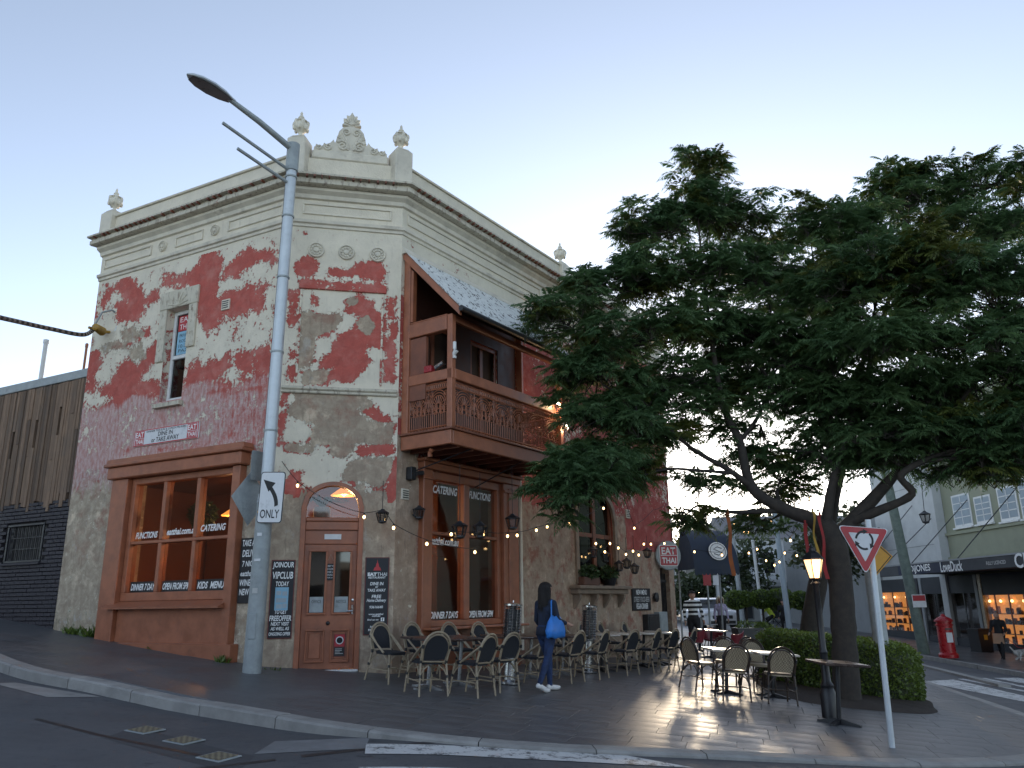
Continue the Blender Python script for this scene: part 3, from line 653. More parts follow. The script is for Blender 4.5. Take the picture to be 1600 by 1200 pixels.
# tile-like drips along the cornice edge
for w, L in (('A', LA), ('B', LB), ('C', LC)):
    u = .1
    while u < L-.1:
        wd = random.uniform(.02, .05)
        part('cornice_drip', MB().box(u, u+wd, -.366, -.28, 9.505+random.uniform(0, .02), 9.56), w, M['terra_dk']); u += random.choice((.14, .15, .16, .3))
# raised panel borders and rosettes of the frieze
def border(mb, u0, u1, z0, z1, t=.035, p=.03):
    for a in ((u0, u1, z0, z0+t), (u0, u1, z1-t, z1), (u0, u0+t, z0+t+.001, z1-t-.001), (u1-t, u1, z0+t+.001, z1-t-.001)): mb.box(a[0], a[1], -p, .01, a[2], a[3], ch=.008)
for w, L in (('A', [(.12, 1.68), (2.42, 3.25), (3.97, 5.45)]), ('B', [(.22, 1.94)]), ('C', [(.14, 5.1), (5.7, 11.6)])):
    for a, b in L: mb = MB(); border(mb, a, b, 8.88, 9.12); part('frieze_panel', mb, w, M['cream_trim'])
def rosette(w, u, z, r=.13, name='rosette'):
    mb = MB(); Mx = Matrix.Translation((u, 0, z)) @ Matrix.Rotation(pi/2, 4, 'X')
    mb.lathe([(r, -.02), (r, .03), (r*.93, .045), (r*.85, .045), (r*.8, .02), (r*.34, .02), (r*.3, .045), (r*.12, .055), (0, .055)], 20, M=Mx)
    for k in range(10):
        a = 2*pi*k/10; mb.sphere((u+cos(a)*r*.57, -.03, z+sin(a)*r*.57), (r*.16, .02, r*.16), 6, 4)
    part(name, mb, w, M['cream_trim'], smooth=40)
for u in (2.04, 3.6): rosette('A', u, 9.0, .12)
for u in (.52, 1.09, 1.69): rosette('B', u, 8.13, .155)
# corner wall: hood band, sunk panel edge, sill band
mb = MB(); mb.box(.24, 1.88, -.045, .01, 7.32, 7.48, ch=.01)
fbB = lambda o: [o.data.attributes.new(k, 'FLOAT', 'POINT').data.foreach_set('value', [v]*len(o.data.vertices)) for k, v in dict(cream=.2, red=1, pink=0, whiting=0, blush=0, grime=0, moss=0).items()]
fbB(part('window_hood', mb, 'B', M['plB']))
for a in ((.27, .31), (1.80, 1.84)):
    mb = MB(); mb.box(a[0], a[1], -.02, .01, 5.47, 7.31, ch=.005); o = part('panel_edge', mb, 'B', M['plB']); fbB(o)
    for v in o.data.attributes['cream'].data: v.value = .52
mb = MB(); mb.prism([(0, 0), (1, 0), (1, 1), (0, 1)], 0, 0.001); mb = MB(); mb.box(.03, 2.14, -.075, .01, 5.33, 5.40, ch=.02); mb.box(.03, 2.14, -.05, .01, 5.27, 5.329, ch=.015); part('sill_band', mb, 'B', M['stained'])
# corner pedestals, urns and the crest
def pedestal(p, ang, zt=10.55):
    mb = MB(); Mx = Matrix.Translation((p[0]-BO[0], p[1]-BO[1], 0)) @ Matrix.Rotation(ang, 4, 'Z')
    mb.box(-.19, .19, -.15, .23, 9.64, zt, M=Mx, ch=.02); mb.box(-.16, .16, -.12, .20, zt+.001, zt+.035, M=Mx, ch=.015); mb.box(-.13, .13, -.09, .17, zt+.036, zt+.075, M=Mx, ch=.015)
    pd = mb.build('pedestal', M['cream_trim'], bld); q = Mx @ Vector((0, .04, 0))
    mb = MB(); z0 = zt+.075; us = .74
    mb.lathe([(.10, 0), (.11, .03), (.06, .06), (.05, .12), (.08, .16), (.17, .24), (.21, .33), (.2, .38), (.165, .42), (.15, .46), (.19, .48), (.18, .50), (.10, .54), (.07, .59), (.085, .62), (.05, .67), (.03, .72), (.04, .75), (0, .83)], 20, M=Matrix.Translation((q.x, q.y, z0)) @ Matrix.Scale(us, 4), wob=lambda a, z: 1+.07*cos(6*a)*(.2 < z < .5))
    for k in range(6):
        a = pi/3*k; mb.sphere((q.x+cos(a)*.185*us, q.y+sin(a)*.185*us, z0+.41*us), (.04, .04, .075), 6, 5); mb.sphere((q.x+cos(a+.5)*.18*us, q.y+sin(a+.5)*.18*us, z0+.27*us), (.035, .035, .055), 6, 5)
    mb.build('urn', M['cream_trim'], pd, smooth=50)
pedestal(wp('A', .12, -.02, 0), aA, 10.26); pedestal(wp('A', LA-.02, .02, 0)+nrmW['B']*.0+dB*.10, (aA+aB)/2, 10.48); pedestal(wp('B', LB-.06, .02, 0), (aB+aC)/2, 10.42); pedestal(wp('C', 6.3, -.04, 0), aC, 10.2); pedestal(wp('C', LC-.2, -.04, 0), aC, 10.25)
mb = MB(); mb.box(.33, 1.84, -.03, .27, 10.12, 10.30, ch=.02); part('crest_base', mb, 'B', M['cream_trim'])
prof = [(.36, 10.3), (.36, 10.36), (.42, 10.42), (.5, 10.40), (.56, 10.44), (.68, 10.50), (.74, 10.58), (.77, 10.50), (.80, 10.62), (.84, 10.78), (.92, 10.88), (1.02, 10.91), (1.06, 10.92)]
out = prof+[(2.17-x, z) for x, z in prof[::-1]]
mb = MB(); mb.prism(out, -.01, .20)
def spiral(cx, cz, r, turns, d, t=.022, y=-.02, a0=0):
    pts = [(cx+d*r*(1-k/28*.82)*cos(a0+turns*2*pi*k/28), y, cz+r*(1-k/28*.82)*sin(a0+turns*2*pi*k/28)) for k in range(29)]; mb.tube(pts, [t*(1-.4*k/28) for k in range(29)], 6)
for s_ in (1, -1):
    c = 1.085; spiral(c-s_*.17, 10.45, .12, 1.6, -s_, .028, a0=.6); spiral(c-s_*.10, 10.76, .085, 1.5, -s_, .022, a0=-.5); spiral(c-s_*.45, 10.40, .085, 1.4, s_, .022, a0=2.4); spiral(c-s_*.62, 10.38, .06, 1.3, s_, .02, a0=2.4)
    mb.tube([(c-s_*.06, -.02, 10.36), (c-s_*.05, -.025, 10.5), (c-s_*.12, -.02, 10.62), (c-s_*.17, -.02, 10.72)], .02, 6)
    for k in range(5): a = .5+.28*k; mb.tube([(c-s_*.13, -.015, 10.58), (c-s_*(.13+.17*cos(a*.8)), -.02, 10.56+.17*sin(a))], [.02, .008], 6)
mb.lathe([(.07, 0), (.05, .03), (.075, .05), (.05, .08)], 10, (c, .09, 10.9))
leafp = [(c-.07, 10.96), (c-.19, 10.98), (c-.14, 11.04), (c-.17, 11.12), (c-.10, 11.12), (c-.11, 11.20), (c-.05, 11.19), (c, 11.28)]
mb.prism(leafp+[(2*c-x, z) for x, z in leafp[::-1][1:]], .04, .14)
for k in range(-3, 4): mb.tube([(c, .03, 10.98), (c+.16*sin(k*.42), .03, 10.98+.22*cos(k*.42)*(.85 if k else 1.1))], [.02, .012], 5)
part('crest', mb, 'B', M['cream_trim'], smooth=40)
# ------------------------------------------------------------------ shopfronts, door, windows, balcony
T = M['terra']; M['board_shade'] = paint('boards coloured as balcony shade', (.055, .02, .014), .6)  # the dark boards hold the balcony's shade in their colour
def lamp_point(parent, loc, e, col=(1, .55, .25), r=.06):
    l = bpy.data.lights.new('lamp_light', 'POINT'); l.energy = e*1.9; l.color = col; l.shadow_soft_size = r; o = bpy.data.objects.new('lamp_light', l); COL.objects.link(o); o.parent = parent; o.location = [float(c) for c in loc]; return o
# --- side street shop window: 3 x 2 panes
mb = MB(); mb.box(1.50, 1.96, -.16, .02, .55, 3.98, ch=.012); mb.box(4.80, 4.99, -.16, .02, .45, 3.98, ch=.012)
mb.box(1.42, 5.06, -.24, .02, 3.985, 4.22, ch=.02); mb.box(1.36, 5.14, -.30, .02, 4.221, 4.29, ch=.015); mb.prism([(1.36, 4.291), (5.14, 4.291), (5.10, 4.38), (1.40, 4.38)], -.24, .02)
swin = part('shop_window', mb, 'A', T)
mb = MB(); mb.box(1.965, 4.795, -.07, .06, .45, 1.53, ch=.01); part('stall_riser', mb, 'A', T, swin)
mb = MB(); mb.box(1.44, 5.10, -.19, .02, .1, .90, ch=.015); part('plinth', mb, 'A', T, swin)
mb = MB(); mb.prism([(-.30, 1.50), (-.30, 1.53), (-.05, 1.64), (.05, 1.64), (.05, 1.50)], 1.80, 4.86, M=Matrix(((0, 1, 0, 0), (1, 0, 0, 0), (0, 0, 1, 0), (0, 0, 0, 1)))); part('sill', mb, 'A', T, swin)
mb = MB(); mb.box(1.965, 4.795, -.05, .14, 1.642, 1.80, ch=.01); mb.box(1.965, 2.08, -.05, .14, 1.801, 3.98, ch=.01); mb.box(4.68, 4.795, -.05, .14, 1.801, 3.98, ch=.01); mb.box(2.081, 4.679, -.05, .14, 3.86, 3.98, ch=.01)
mb.box(2.081, 4.679, -.035, .12, 2.70, 2.76, ch=.01)
for x in (2.92, 3.83): mb.box(x-.045, x+.045, -.045, .13, 1.801, 2.699, ch=.01); mb.box(x-.045, x+.045, -.045, .13, 2.761, 3.859, ch=.01)
part('window_frame', mb, 'A', T, swin)
for i, (a, b) in enumerate(((2.08, 2.875), (2.965, 3.785), (3.875, 4.68))):
    for c, d in ((1.8, 2.7), (2.76, 3.86)): mb = MB(); mb.box(a, b, .04, .046, c, d); part('pane', mb, 'A', M['glass'], swin)
for s_, x, z, w in (('FUNCTIONS', 2.44, 2.87, .62), ('eatthai.com.au', 3.40, 2.90, .80), ('CATERING', 4.22, 2.92, .64), ('DINNER 7 DAYS', 2.50, 1.90, .70), ('OPEN FROM 5PM', 3.39, 1.90, .72), ('KIDS  MENU', 4.28, 1.90, .68)):
    mb = MB(); text('lettering', s_, M['white_print'], swin, (x, .032, z), w=w, h=.125, shear=.28, bold=.03)
    mb.box(x-w/2-.03, x+w/2+.04, .0375, .0395, z-.10, z+.10)
    if z < 2.5: part('lettering_ground', mb, 'A', M['black'], swin)
hp = thing('hanging_plant', 'bushy green pot plant hanging inside the six pane shop window', 'plant', wp('A', 3.32, -.55, 3.25), aA)
def leafball(name, c, r, n, size, mat, parent=None, seed=1, asp=2.2, flat=1, shell=.55):
    rg = np.random.default_rng(seed); d = rg.normal(size=(n, 3)); d /= np.linalg.norm(d, axis=1)[:, None]; rad = shell+(1-shell)*rg.random((n, 1))**.6
    P = np.array(c)+d*rad*np.array(r); return leafmesh(name, P, d, size, mat, parent, rg, asp)
def leafmesh(name, P, d, size, mat, parent, rg, asp=2.2, tilt=.8):
    n = len(P); a = rg.normal(size=(n, 3))*tilt+d; a /= np.linalg.norm(a, axis=1)[:, None]; b = np.cross(a, rg.normal(size=(n, 3))); b /= np.linalg.norm(b, axis=1)[:, None]
    s = size*(.6+.8*rg.random((n, 1))); c = np.cross(a, b)
    V = np.stack([P-b*s*.5/asp, P+a*s*.45+c*s*.06, P+b*s*.5/asp, P-a*s*.45], 1).reshape(-1, 3)
    me = bpy.data.meshes.new(name); k = len(V); me.vertices.add(k); me.vertices.foreach_set('co', V.ravel()); me.loops.add(k); me.loops.foreach_set('vertex_index', np.arange(k)); me.polygons.add(n); me.polygons.foreach_set('loop_start', np.arange(0, k, 4)); me.polygons.foreach_set('loop_total', np.full(n, 4))
    me.materials.append(mat); me.update(calc_edges=True); return link(name, me, parent)
leafball('foliage', (0, 0, 0), (.30, .26, .26), 500, .13, M['shrub'], hp, 3); MB().lathe([(.02, -.1), (.13, -.08), (.16, .06), (.15, .06)], 12).build('pot', M['pot'], hp); MB().tube([(0, 0, .05), (0, 0, .8)], .006, 5).build('hanger', M['wire'], hp)
# pendant lamps inside; the one behind the fanlight is added to brighten it
for (w, u, i_, z, e) in (('A', 4.3, 1.5, 3.4, 20), ('C', 1.3, 1.6, 3.3, 3.5), ('C', 2.6, 2.6, 3.2, 1.5), ('B', 1.25, 1.1, 3.55, 4), ('A', 2.6, 2.0, 3.4, 6)):
    p = wp(w, u, -i_, z); lp = thing('pendant_lamp', {('A', 4.3): 'lit pendant lamp inside by the right panes of the six pane window', ('B', 1.25): 'added lamp brightening the room behind the arched fanlight', ('A', 2.6): 'lit pendant lamp inside by the left panes of the six pane window', ('C', 1.3): 'orange lit shade hanging inside the tall terrace window', ('C', 2.6): 'small lit pendant deep inside the tall terrace window'}[(w, u)], 'lamp', p, WALLS[w][1])
    MB().lathe([(.05, .16), (.24, .02), (.25, 0)], 16).build('lamp_shade', M['warm_panel'], lp); MB().tube([(0, 0, .15), (0, 0, 4.14-z)], .006, 5).build('cord', M['wire'], lp); MB().sphere((0, 0, .03), .04).build('bulb', M['bulb'], lp); lamp_point(lp, (0, 0, -.08), e)
for (u, i_, sz, lab) in ((1.2, .9, .9, 'dark table with pale sign standing inside the tall terrace window'), (2.5, 1.2, .9, 'dark table deeper inside the tall terrace window')):
    t = thing('indoor_table', lab, 'table', wp('C', u, -i_, .38), aC); MB().box(-sz/2, sz/2, -.35, .35, .72, .76, ch=.01).build('table_top', M['table_dk'], t)
    for sx in (-1, 1):
        for sy in (-1, 1): MB().box(sx*(sz/2-.06)-.025, sx*(sz/2-.06)+.025, sy*.28-.025, sy*.28+.025, 0, .719).build('leg', M['table_dk'], t)
for (u, i_, h, lab) in ((1.12, .75, .22, 'small pale menu card standing on the table inside'),):
    t = thing('menu_card', lab, 'card', wp('C', u, -i_, 1.141), aC); MB().box(-.14, .14, -.004, .004, 0, h).build('card', M['table_lt'], t); MB().box(-.05, .05, -.03, .03, -.001, .01).build('stand', M['black'], t)
b = thing('bottle', 'pale round bottle standing on the table inside', 'bottle', wp('C', 1.5, -.75, 1.141), aC); MB().lathe([(.06, 0), (.07, .02), (.07, .18), (.03, .25), (.03, .32), (0, .32)], 12).build('glass_body', M['bamboo'], b, smooth=40); MB().lathe([(.034, .3), (.034, .345), (0, .345)], 10).build('cap', M['black'], b)
# --- small sash window of the side street wall
mb = MB(); mb.box(2.21, 2.419, -.045, .01, 6.35, 7.471, ch=.012); mb.box(3.071, 3.30, -.045, .01, 6.55, 7.471, ch=.012); mb.box(2.20, 3.31, -.05, .01, 7.473, 7.86, ch=.012)
for x in (2.32, 3.18):
    for z in (6.6, 6.85, 7.1, 7.35): mb.box(x-.02, x+.02, -.06, -.04, z-.03, z+.03, ch=.01)
for k in range(-3, 4): mb.tube([(2.75, -.05, 7.5), (2.75+.3*sin(k*.45), -.055, 7.5+.3*cos(k*.45))], [.025, .01], 5)
swd = part('window', mb, 'A', M['stained'])
mb = MB(); mb.prism([(-.10, 5.36), (-.10, 5.44), (.2, 5.50), (.2, 5.36)], 2.36, 3.12, M=Matrix(((0, 1, 0, 0), (1, 0, 0, 0), (0, 0, 1, 0), (0, 0, 0, 1)))); part('sill', mb, 'A', M['stained'], swd)
mb = MB()
for a in ((2.421, 2.49), (3.0, 3.069)): mb.box(*a, .16, .26, 5.50, 7.469, ch=.008)
mb.box(2.491, 2.999, .16, .26, 7.39, 7.469, ch=.008); mb.box(2.491, 2.999, .16, .26, 5.505, 5.60, ch=.008); mb.box(2.491, 2.999, .15, .25, 6.42, 6.50, ch=.008); part('sash', mb, 'A', M['white'], swd)
for c, d in ((5.6, 6.42), (6.5, 7.39)): mb = MB(); mb.box(2.49, 3.0, .20, .206, c, d); part('pane', mb, 'A', M['glass_dk'], swd)
mb = MB(); mb.box(2.55, 2.97, .185, .19, 6.52, 7.02); p_ = part('poster', mb, 'A', M['blue_print'], swd); mb = MB(); mb.box(2.55, 2.97, .185, .19, 7.03, 7.36); part('poster', mb, 'A', M['red_print'], swd)
for s_, z, h in (('EAT', 7.28, .11), ('THAI', 7.12, .11)): text('poster_lettering', s_, M['white_print'], swd, (2.76, .183, z), w=.34, h=h)
for s_, z in (('PRIVATE', 6.93), ('ROOM', 6.81), ('10-30', 6.70), ('PAX', 6.60)): text('poster_lettering', s_, M['black_print'], swd, (2.76, .183, z), w=.3, h=.07)
def vent(w, u, z, s_=.22):
    mb = MB(); mb.box(u-s_/2, u+s_/2, -.03, .01, z-s_/2, z+s_/2, 0, ch=.008); v = part('vent', mb, w, M['cream_trim'])
    for k in range(4): mb = MB(); mb.box(u-s_*.38, u+s_*.38, -.036, -.02, z-s_*.34+k*s_*.2, z-s_*.26+k*s_*.2); part('slot', mb, w, M['black'], v)
vent('A', 4.1, 7.27); vent('C', .23, 3.47, .2); vent('C', 9.37, 3.85, .24)
# --- arched corner door
dz0 = .45
mb = MB(); fa = lambda x, a, b, zs_, r: zs_+r*math.sqrt(max(0, 1-((x-(a+b)/2)/((b-a)/2))**2))
def archband(mb, a, b, zs_, r, t, y0, y1, zb):
    N = 20; outer = [(a+(b-a)*i/N, fa(a+(b-a)*i/N, a, b, zs_, r)) for i in range(N+1)]; inner = [(a+t+(b-a-2*t)*i/N, fa(a+t+(b-a-2*t)*i/N, a+t, b-t, zs_, r-t*.8)) for i in range(N+1)]
    outer = [(a, zb)]+outer+[(b, zb)]; inner = [(a+t, zb)]+inner+[(b-t, zb)]
    for i in range(len(outer)-1):
        q = [outer[i], outer[i+1], inner[i+1], inner[i]]; mb.add([(x, y, z) for y in (y0, y1) for x, z in q], [(0, 1, 2, 3), (7, 6, 5, 4), (0, 4, 5, 1), (2, 6, 7, 3)])
archband(mb, .512, 1.598, 3.2, .455, .085, -.02, .2, dz0); mb.box(.598, 1.512, .0, .18, 2.80, 2.95, ch=.01); mb.box(.598, 1.512, -.02, .19, 2.951, 3.02, ch=.012); mb.box(.598, 1.512, .04, .18, 2.56, 2.799, ch=.006); door = part('door', mb, 'B', T)
mb = MB(); mb.box(.60, 1.51, .06, .115, dz0+.02, 2.555, ch=.006); leafp_ = part('door_leaf', mb, 'B', T, door)
mb = MB()
for a, b in ((.685, 1.005), (1.105, 1.425)):
    border(mb, a, b, 1.36, 2.46, .035, -.035); border(mb, a, b, .58, 1.12, .03, -.035)
    mb.box(a+.06, b-.06, .045, .07, .64, 1.06, ch=.012)
part('panel_moulding', mb, 'B', T, door)
for a, b in ((.72, .97), (1.14, 1.39)):
    mb = MB(); mb.box(a, b, .052, .058, 1.395, 2.425); part('pane', mb, 'B', M['glass_dk'], door)
    mb = MB(); mb.box(a+.001, b-.001, .0585, .0595, 1.396, 2.424); part('door_void', mb, 'B', M['int_dark'], door); mb = MB(); mb.box(a+.01, b-.01, .046, .049, 1.40, 1.66); part('notice', mb, 'B', M['galv_dull'], door)
for x, s_ in ((.845, 'OFFICE'), (1.265, 'NOTICE')): text('lettering', s_, M['black_print'], door, (x, .0445, 1.58), w=.16, h=.05)
N = 20; gl = [(.60+.91*i/N, fa(.60+.91*i/N, .60, 1.51, 3.2, .385)) for i in range(N+1)]; mb = MB(); mb.prism([(.60, 3.02)]+gl+[(1.51, 3.02)], .08, .086); part('fanlight', mb, 'B', M['glass'], door)
mb = MB(); mb.box(.52, 1.59, -.03, .20, dz0-.03, dz0+.012, ch=.01); part('threshold', mb, 'B', M['white'], door)
mb = MB(); mb.box(.93, 1.22, .018, .0385, 2.64, 2.73); part('street_number_plate', mb, 'B', M['white'], door)
mb = MB(); mb.lathe([(.03, 0), (.035, .02), (.02, .035), (0, .04)], 12, M=Matrix.Translation((1.055, .06, 1.22)) @ Matrix.Rotation(pi/2, 4, 'X')); part('door_knob', mb, 'B', M['black'], door)
mb = MB(); mb.box(1.44, 1.48, .04, .061, 1.36, 1.52, ch=.006); mb.tube([(1.46, .05, 1.42), (1.46, 0, 1.42), (1.36, 0, 1.415)], .011, 8); mb.lathe([(.022, 0), (.022, .012), (0, .014)], 10, M=Matrix.Translation((1.46, .06, 1.60)) @ Matrix.Rotation(pi/2, 4, 'X')); part('door_handle', mb, 'B', M['chrome'], door)
mb = MB(); mb.box(1.17, 1.36, .038, .0445, .67, 1.04); sg = part('no_smoking_notice', mb, 'B', M['red_edge'], door)
mb = MB(); mb.box(1.18, 1.35, .035, .0375, .68, .82); part('notice_text_panel', mb, 'B', M['black'], door); mb = MB(); mb.box(1.18, 1.35, .035, .0375, .835, 1.03); part('notice_red_panel', mb, 'B', M['sign_red'], door)
mb = MB(); mb.lathe([(.066, 0), (.066, .003), (0, .003)], 20, M=Matrix.Translation((1.265, .0345, .935)) @ Matrix.Rotation(pi/2, 4, 'X')); part('notice_disc', mb, 'B', M['sign_white'], door)
mb = MB(); mb.lathe([(.050, 0), (.050, .002), (.040, .002), (.040, 0)], 20, M=Matrix.Translation((1.265, .031, .935)) @ Matrix.Rotation(pi/2, 4, 'X')); mb.box(-.045, .045, .0285, .030, -.006, .006, M=Matrix.Translation((1.265, 0, .935)) @ Matrix.Rotation(.8, 4, 'Y')); mb.box(1.25, 1.28, .0285, .030, .915, .96); part('notice_symbol', mb, 'B', M['black_print'], door)
for z in (.79, .765, .74, .715): mb = MB(); mb.box(1.195, 1.30+.03*sin(z*99), .033, .0345, z, z+.010); part('notice_line', mb, 'B', M['pale_print'], door)
# fern in a wicker pot behind the fanlight
fp = thing('fanlight_fern', 'fern in a white wicker pot behind the arched fanlight', 'plant', wp('B', .86, -.38, 3.02), aB); MB().lathe([(.11, 0), (.15, .05), (.16, .16), (.14, .22), (.13, .22)], 16).build('pot', M['wicker_white'], fp, smooth=40)
mb = MB(); rg = np.random.default_rng(5)
for k in range(34):
    a = rg.uniform(0, 2*pi); L = rg.uniform(.25, .5); pts = [(cos(a)*L*t, sin(a)*L*t*.6, .2+.22*sin(t*2.4)*(.6+.4*rg.random())) for t in np.linspace(0, 1, 6)]
    for q, q2 in zip(pts, pts[1:]): d = np.array(q2)-q; s_ = np.cross(d, (0, 0, 1)); s_ = s_/np.linalg.norm(s_)*.028; mb.add([np.array(q)-s_, np.array(q)+s_, np.array(q2)+s_*.8, np.array(q2)-s_*.8], [(0, 1, 2, 3)])
mb.build('fronds', M['shrub'], fp); mb = MB(); mb.box(-.36, .68, -.14, .14, -.05, -.005); mb.build('shelf', M['terra_dk'], fp)
# --- terrace shop window
mb = MB(); mb.box(.63, .90, -.12, .02, .35, 4.0, ch=.012); mb.box(3.25, 3.80, -.12, .02, .1, 4.0, ch=.012); mb.box(3.40, 3.62, -.15, -.11, .2, 3.9, ch=.012)
mb.box(.60, 3.84, -.16, .02, 4.005, 4.13, ch=.012); mb.box(.56, 3.88, -.22, .02, 4.135, 4.20, ch=.015); mb.box(.60, .93, -.15, -.121, 3.80, 3.86, ch=.008); mb.box(3.22, 3.83, -.17, -.121, 3.80, 3.86, ch=.008)
cwin = part('shop_window', mb, 'C', T)
mb = MB(); mb.box(.905, 3.245, -.05, .1, .15, 1.05, ch=.01); part('stall_riser', mb, 'C', T, cwin)
mb = MB(); mb.box(.66, 3.86, -.32, .02, 1.055, 1.10, ch=.012); part('sill', mb, 'C', T, cwin)
mb = MB(); mb.box(.905, 3.245, -.04, .14, 1.105, 1.22, ch=.01); mb.box(.905, 1.0, -.04, .14, 1.221, 3.99, ch=.01); mb.box(3.12, 3.245, -.04, .14, 1.221, 3.99, ch=.01); mb.box(1.001, 3.119, -.04, .14, 3.84, 3.99, ch=.01); mb.box(1.96, 2.14, -.05, .13, 1.221, 3.839, ch=.012)
mb.box(1.001, 1.959, -.03, .12, 2.79, 2.85, ch=.01); mb.box(2.141, 3.119, -.03, .12, 2.79, 2.85, ch=.01); part('window_frame', mb, 'C', T, cwin)
for a, b in ((1.0, 1.96), (2.14, 3.12)):
    for c, d in ((1.22, 2.79), (2.85, 3.84)): mb = MB(); mb.box(a, b, .04, .046, c, d); part('pane', mb, 'C', M['glass'], cwin)
for s_, x, z, w, h in (('CATERING', 1.46, 3.67, .76, .16), ('FUNCTIONS', 2.60, 3.67, .76, .16), ('eatthai.com.au', 1.46, 2.68, .86, .15), ('DINNER 7 DAYS', 1.46, 1.31, .84, .13), ('OPEN FROM 5PM', 2.62, 1.31, .84, .13)): text('lettering', s_, M['white_print'], cwin, (x, .032, z), w=w, h=h, shear=.28, bold=.03)
# downpipe
mb = MB(); mb.tube([(3.95, -.07, .55), (3.95, -.07, 4.2), (3.95, -.12, 4.4)], .04, 10); part('downpipe', mb, 'C', M['cream_trim'], smooth=40)
# --- second ground floor window, half hidden by the tree, arched, with sill on brackets
mb = MB(); archband(mb, 6.42, 8.63, 3.55, .85, .14, -.05, .02, 1.95); w2 = part('arched_window', mb, 'C', M['stone_trim'])
mb = MB(); mb.box(6.56, 6.68, .05, .15, 1.95, 4.28); mb.box(8.37, 8.49, .05, .15, 1.95, 4.28); mb.box(7.46, 7.60, .05, .15, 1.95, 4.28); mb.box(6.68, 8.37, .06, .14, 3.1, 3.2); mb.box(6.68, 8.37, .06, .14, 1.955, 2.06); part('sash', mb, 'C', M['terra_dk'], w2)
mb = MB(); mb.box(6.57, 8.48, .10, .106, 1.96, 4.28); part('pane', mb, 'C', M['glass_dk'], w2)
mb = MB(); mb.box(6.10, 8.85, -.30, .02, 1.82, 1.90, ch=.015); mb.box(6.15, 8.80, -.22, .02, 1.70, 1.819, ch=.02); part('sill', mb, 'C', M['stone_trim'], w2)
for x in (6.3, 7.15, 7.8, 8.6): mb = MB(); mb.prism([(.0, 1.69), (-.2, 1.69), (-.18, 1.6), (-.06, 1.42), (0, 1.36)], x-.05, x+.05, M=Matrix(((0, 1, 0, 0), (1, 0, 0, 0), (0, 0, 1, 0), (0, 0, 0, 1)))); part('bracket', mb, 'C', M['stone_trim'], w2)
for x, s_, lab in ((6.85, 31, 'leafy plant in a long clay trough on the arched window sill'), (7.9, 32, 'bushy plant in a black pot on the arched window sill')):
    pl_ = on_wall('C', 'window_box_plant', lab, 'plant', x, 1.901, .12); leafball('foliage', (0, 0, .32), (.42, .2, .2), 420, .10, M['shrub'], pl_, s_)
    if s_ == 31: MB().box(-.4, .4, -.1, .1, 0, .2, ch=.02).build('pot', M['pot'], pl_)
    else: MB().lathe([(.14, 0), (.2, .18), (.21, .2), (.18, .2)], 14).build('pot', M['black'], pl_)
# iron gate in the side opening
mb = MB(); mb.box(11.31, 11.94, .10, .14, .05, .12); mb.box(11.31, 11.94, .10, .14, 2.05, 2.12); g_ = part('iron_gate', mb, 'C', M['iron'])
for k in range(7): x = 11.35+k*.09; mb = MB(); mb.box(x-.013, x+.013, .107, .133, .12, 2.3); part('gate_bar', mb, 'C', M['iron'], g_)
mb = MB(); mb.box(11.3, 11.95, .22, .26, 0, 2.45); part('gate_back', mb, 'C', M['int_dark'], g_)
# --- balcony
Z0 = 4.28; BW = 1.2; U0, U1 = .10, 4.02; ZR = 5.47; ZE = 6.72
BT = M['terra']; xz = Matrix(((0, 1, 0, 0), (1, 0, 0, 0), (0, 0, 1, 0), (0, 0, 0, 1)))
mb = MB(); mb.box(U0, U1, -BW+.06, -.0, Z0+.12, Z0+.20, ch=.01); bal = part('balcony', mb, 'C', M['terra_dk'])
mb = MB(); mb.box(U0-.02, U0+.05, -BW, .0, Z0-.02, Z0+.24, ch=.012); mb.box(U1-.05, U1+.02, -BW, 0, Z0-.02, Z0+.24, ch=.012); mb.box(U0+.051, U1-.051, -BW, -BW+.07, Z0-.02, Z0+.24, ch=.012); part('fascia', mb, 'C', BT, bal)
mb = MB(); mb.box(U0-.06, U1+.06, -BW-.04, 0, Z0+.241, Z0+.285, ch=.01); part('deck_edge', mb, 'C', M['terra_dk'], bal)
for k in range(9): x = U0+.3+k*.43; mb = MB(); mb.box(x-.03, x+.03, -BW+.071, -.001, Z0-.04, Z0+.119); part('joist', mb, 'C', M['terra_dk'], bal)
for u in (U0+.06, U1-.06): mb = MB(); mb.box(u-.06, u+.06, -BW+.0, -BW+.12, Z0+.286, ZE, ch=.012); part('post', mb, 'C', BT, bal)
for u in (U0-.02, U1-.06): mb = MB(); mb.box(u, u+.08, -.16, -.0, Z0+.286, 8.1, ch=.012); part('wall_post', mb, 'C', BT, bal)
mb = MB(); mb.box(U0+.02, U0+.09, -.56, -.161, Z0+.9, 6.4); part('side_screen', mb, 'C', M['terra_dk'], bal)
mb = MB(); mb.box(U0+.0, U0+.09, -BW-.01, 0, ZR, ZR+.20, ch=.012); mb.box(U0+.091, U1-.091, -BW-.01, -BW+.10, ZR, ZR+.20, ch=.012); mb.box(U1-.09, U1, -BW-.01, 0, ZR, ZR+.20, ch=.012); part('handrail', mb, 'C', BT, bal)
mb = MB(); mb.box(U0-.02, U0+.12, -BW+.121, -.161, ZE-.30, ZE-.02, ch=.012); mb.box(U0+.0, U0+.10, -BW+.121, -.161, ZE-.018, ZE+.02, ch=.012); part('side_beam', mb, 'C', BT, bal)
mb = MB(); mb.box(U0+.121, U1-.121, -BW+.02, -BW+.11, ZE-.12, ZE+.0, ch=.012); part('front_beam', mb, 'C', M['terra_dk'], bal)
for u in (U0-.06, U1): mb = MB(); mb.prism([(-BW-.22, ZE-.10), (-BW-.22, ZE+.06), (0, 8.30), (0, 8.10)], u, u+.06, M=xz); part('bargeboard', mb, 'C', BT, bal)
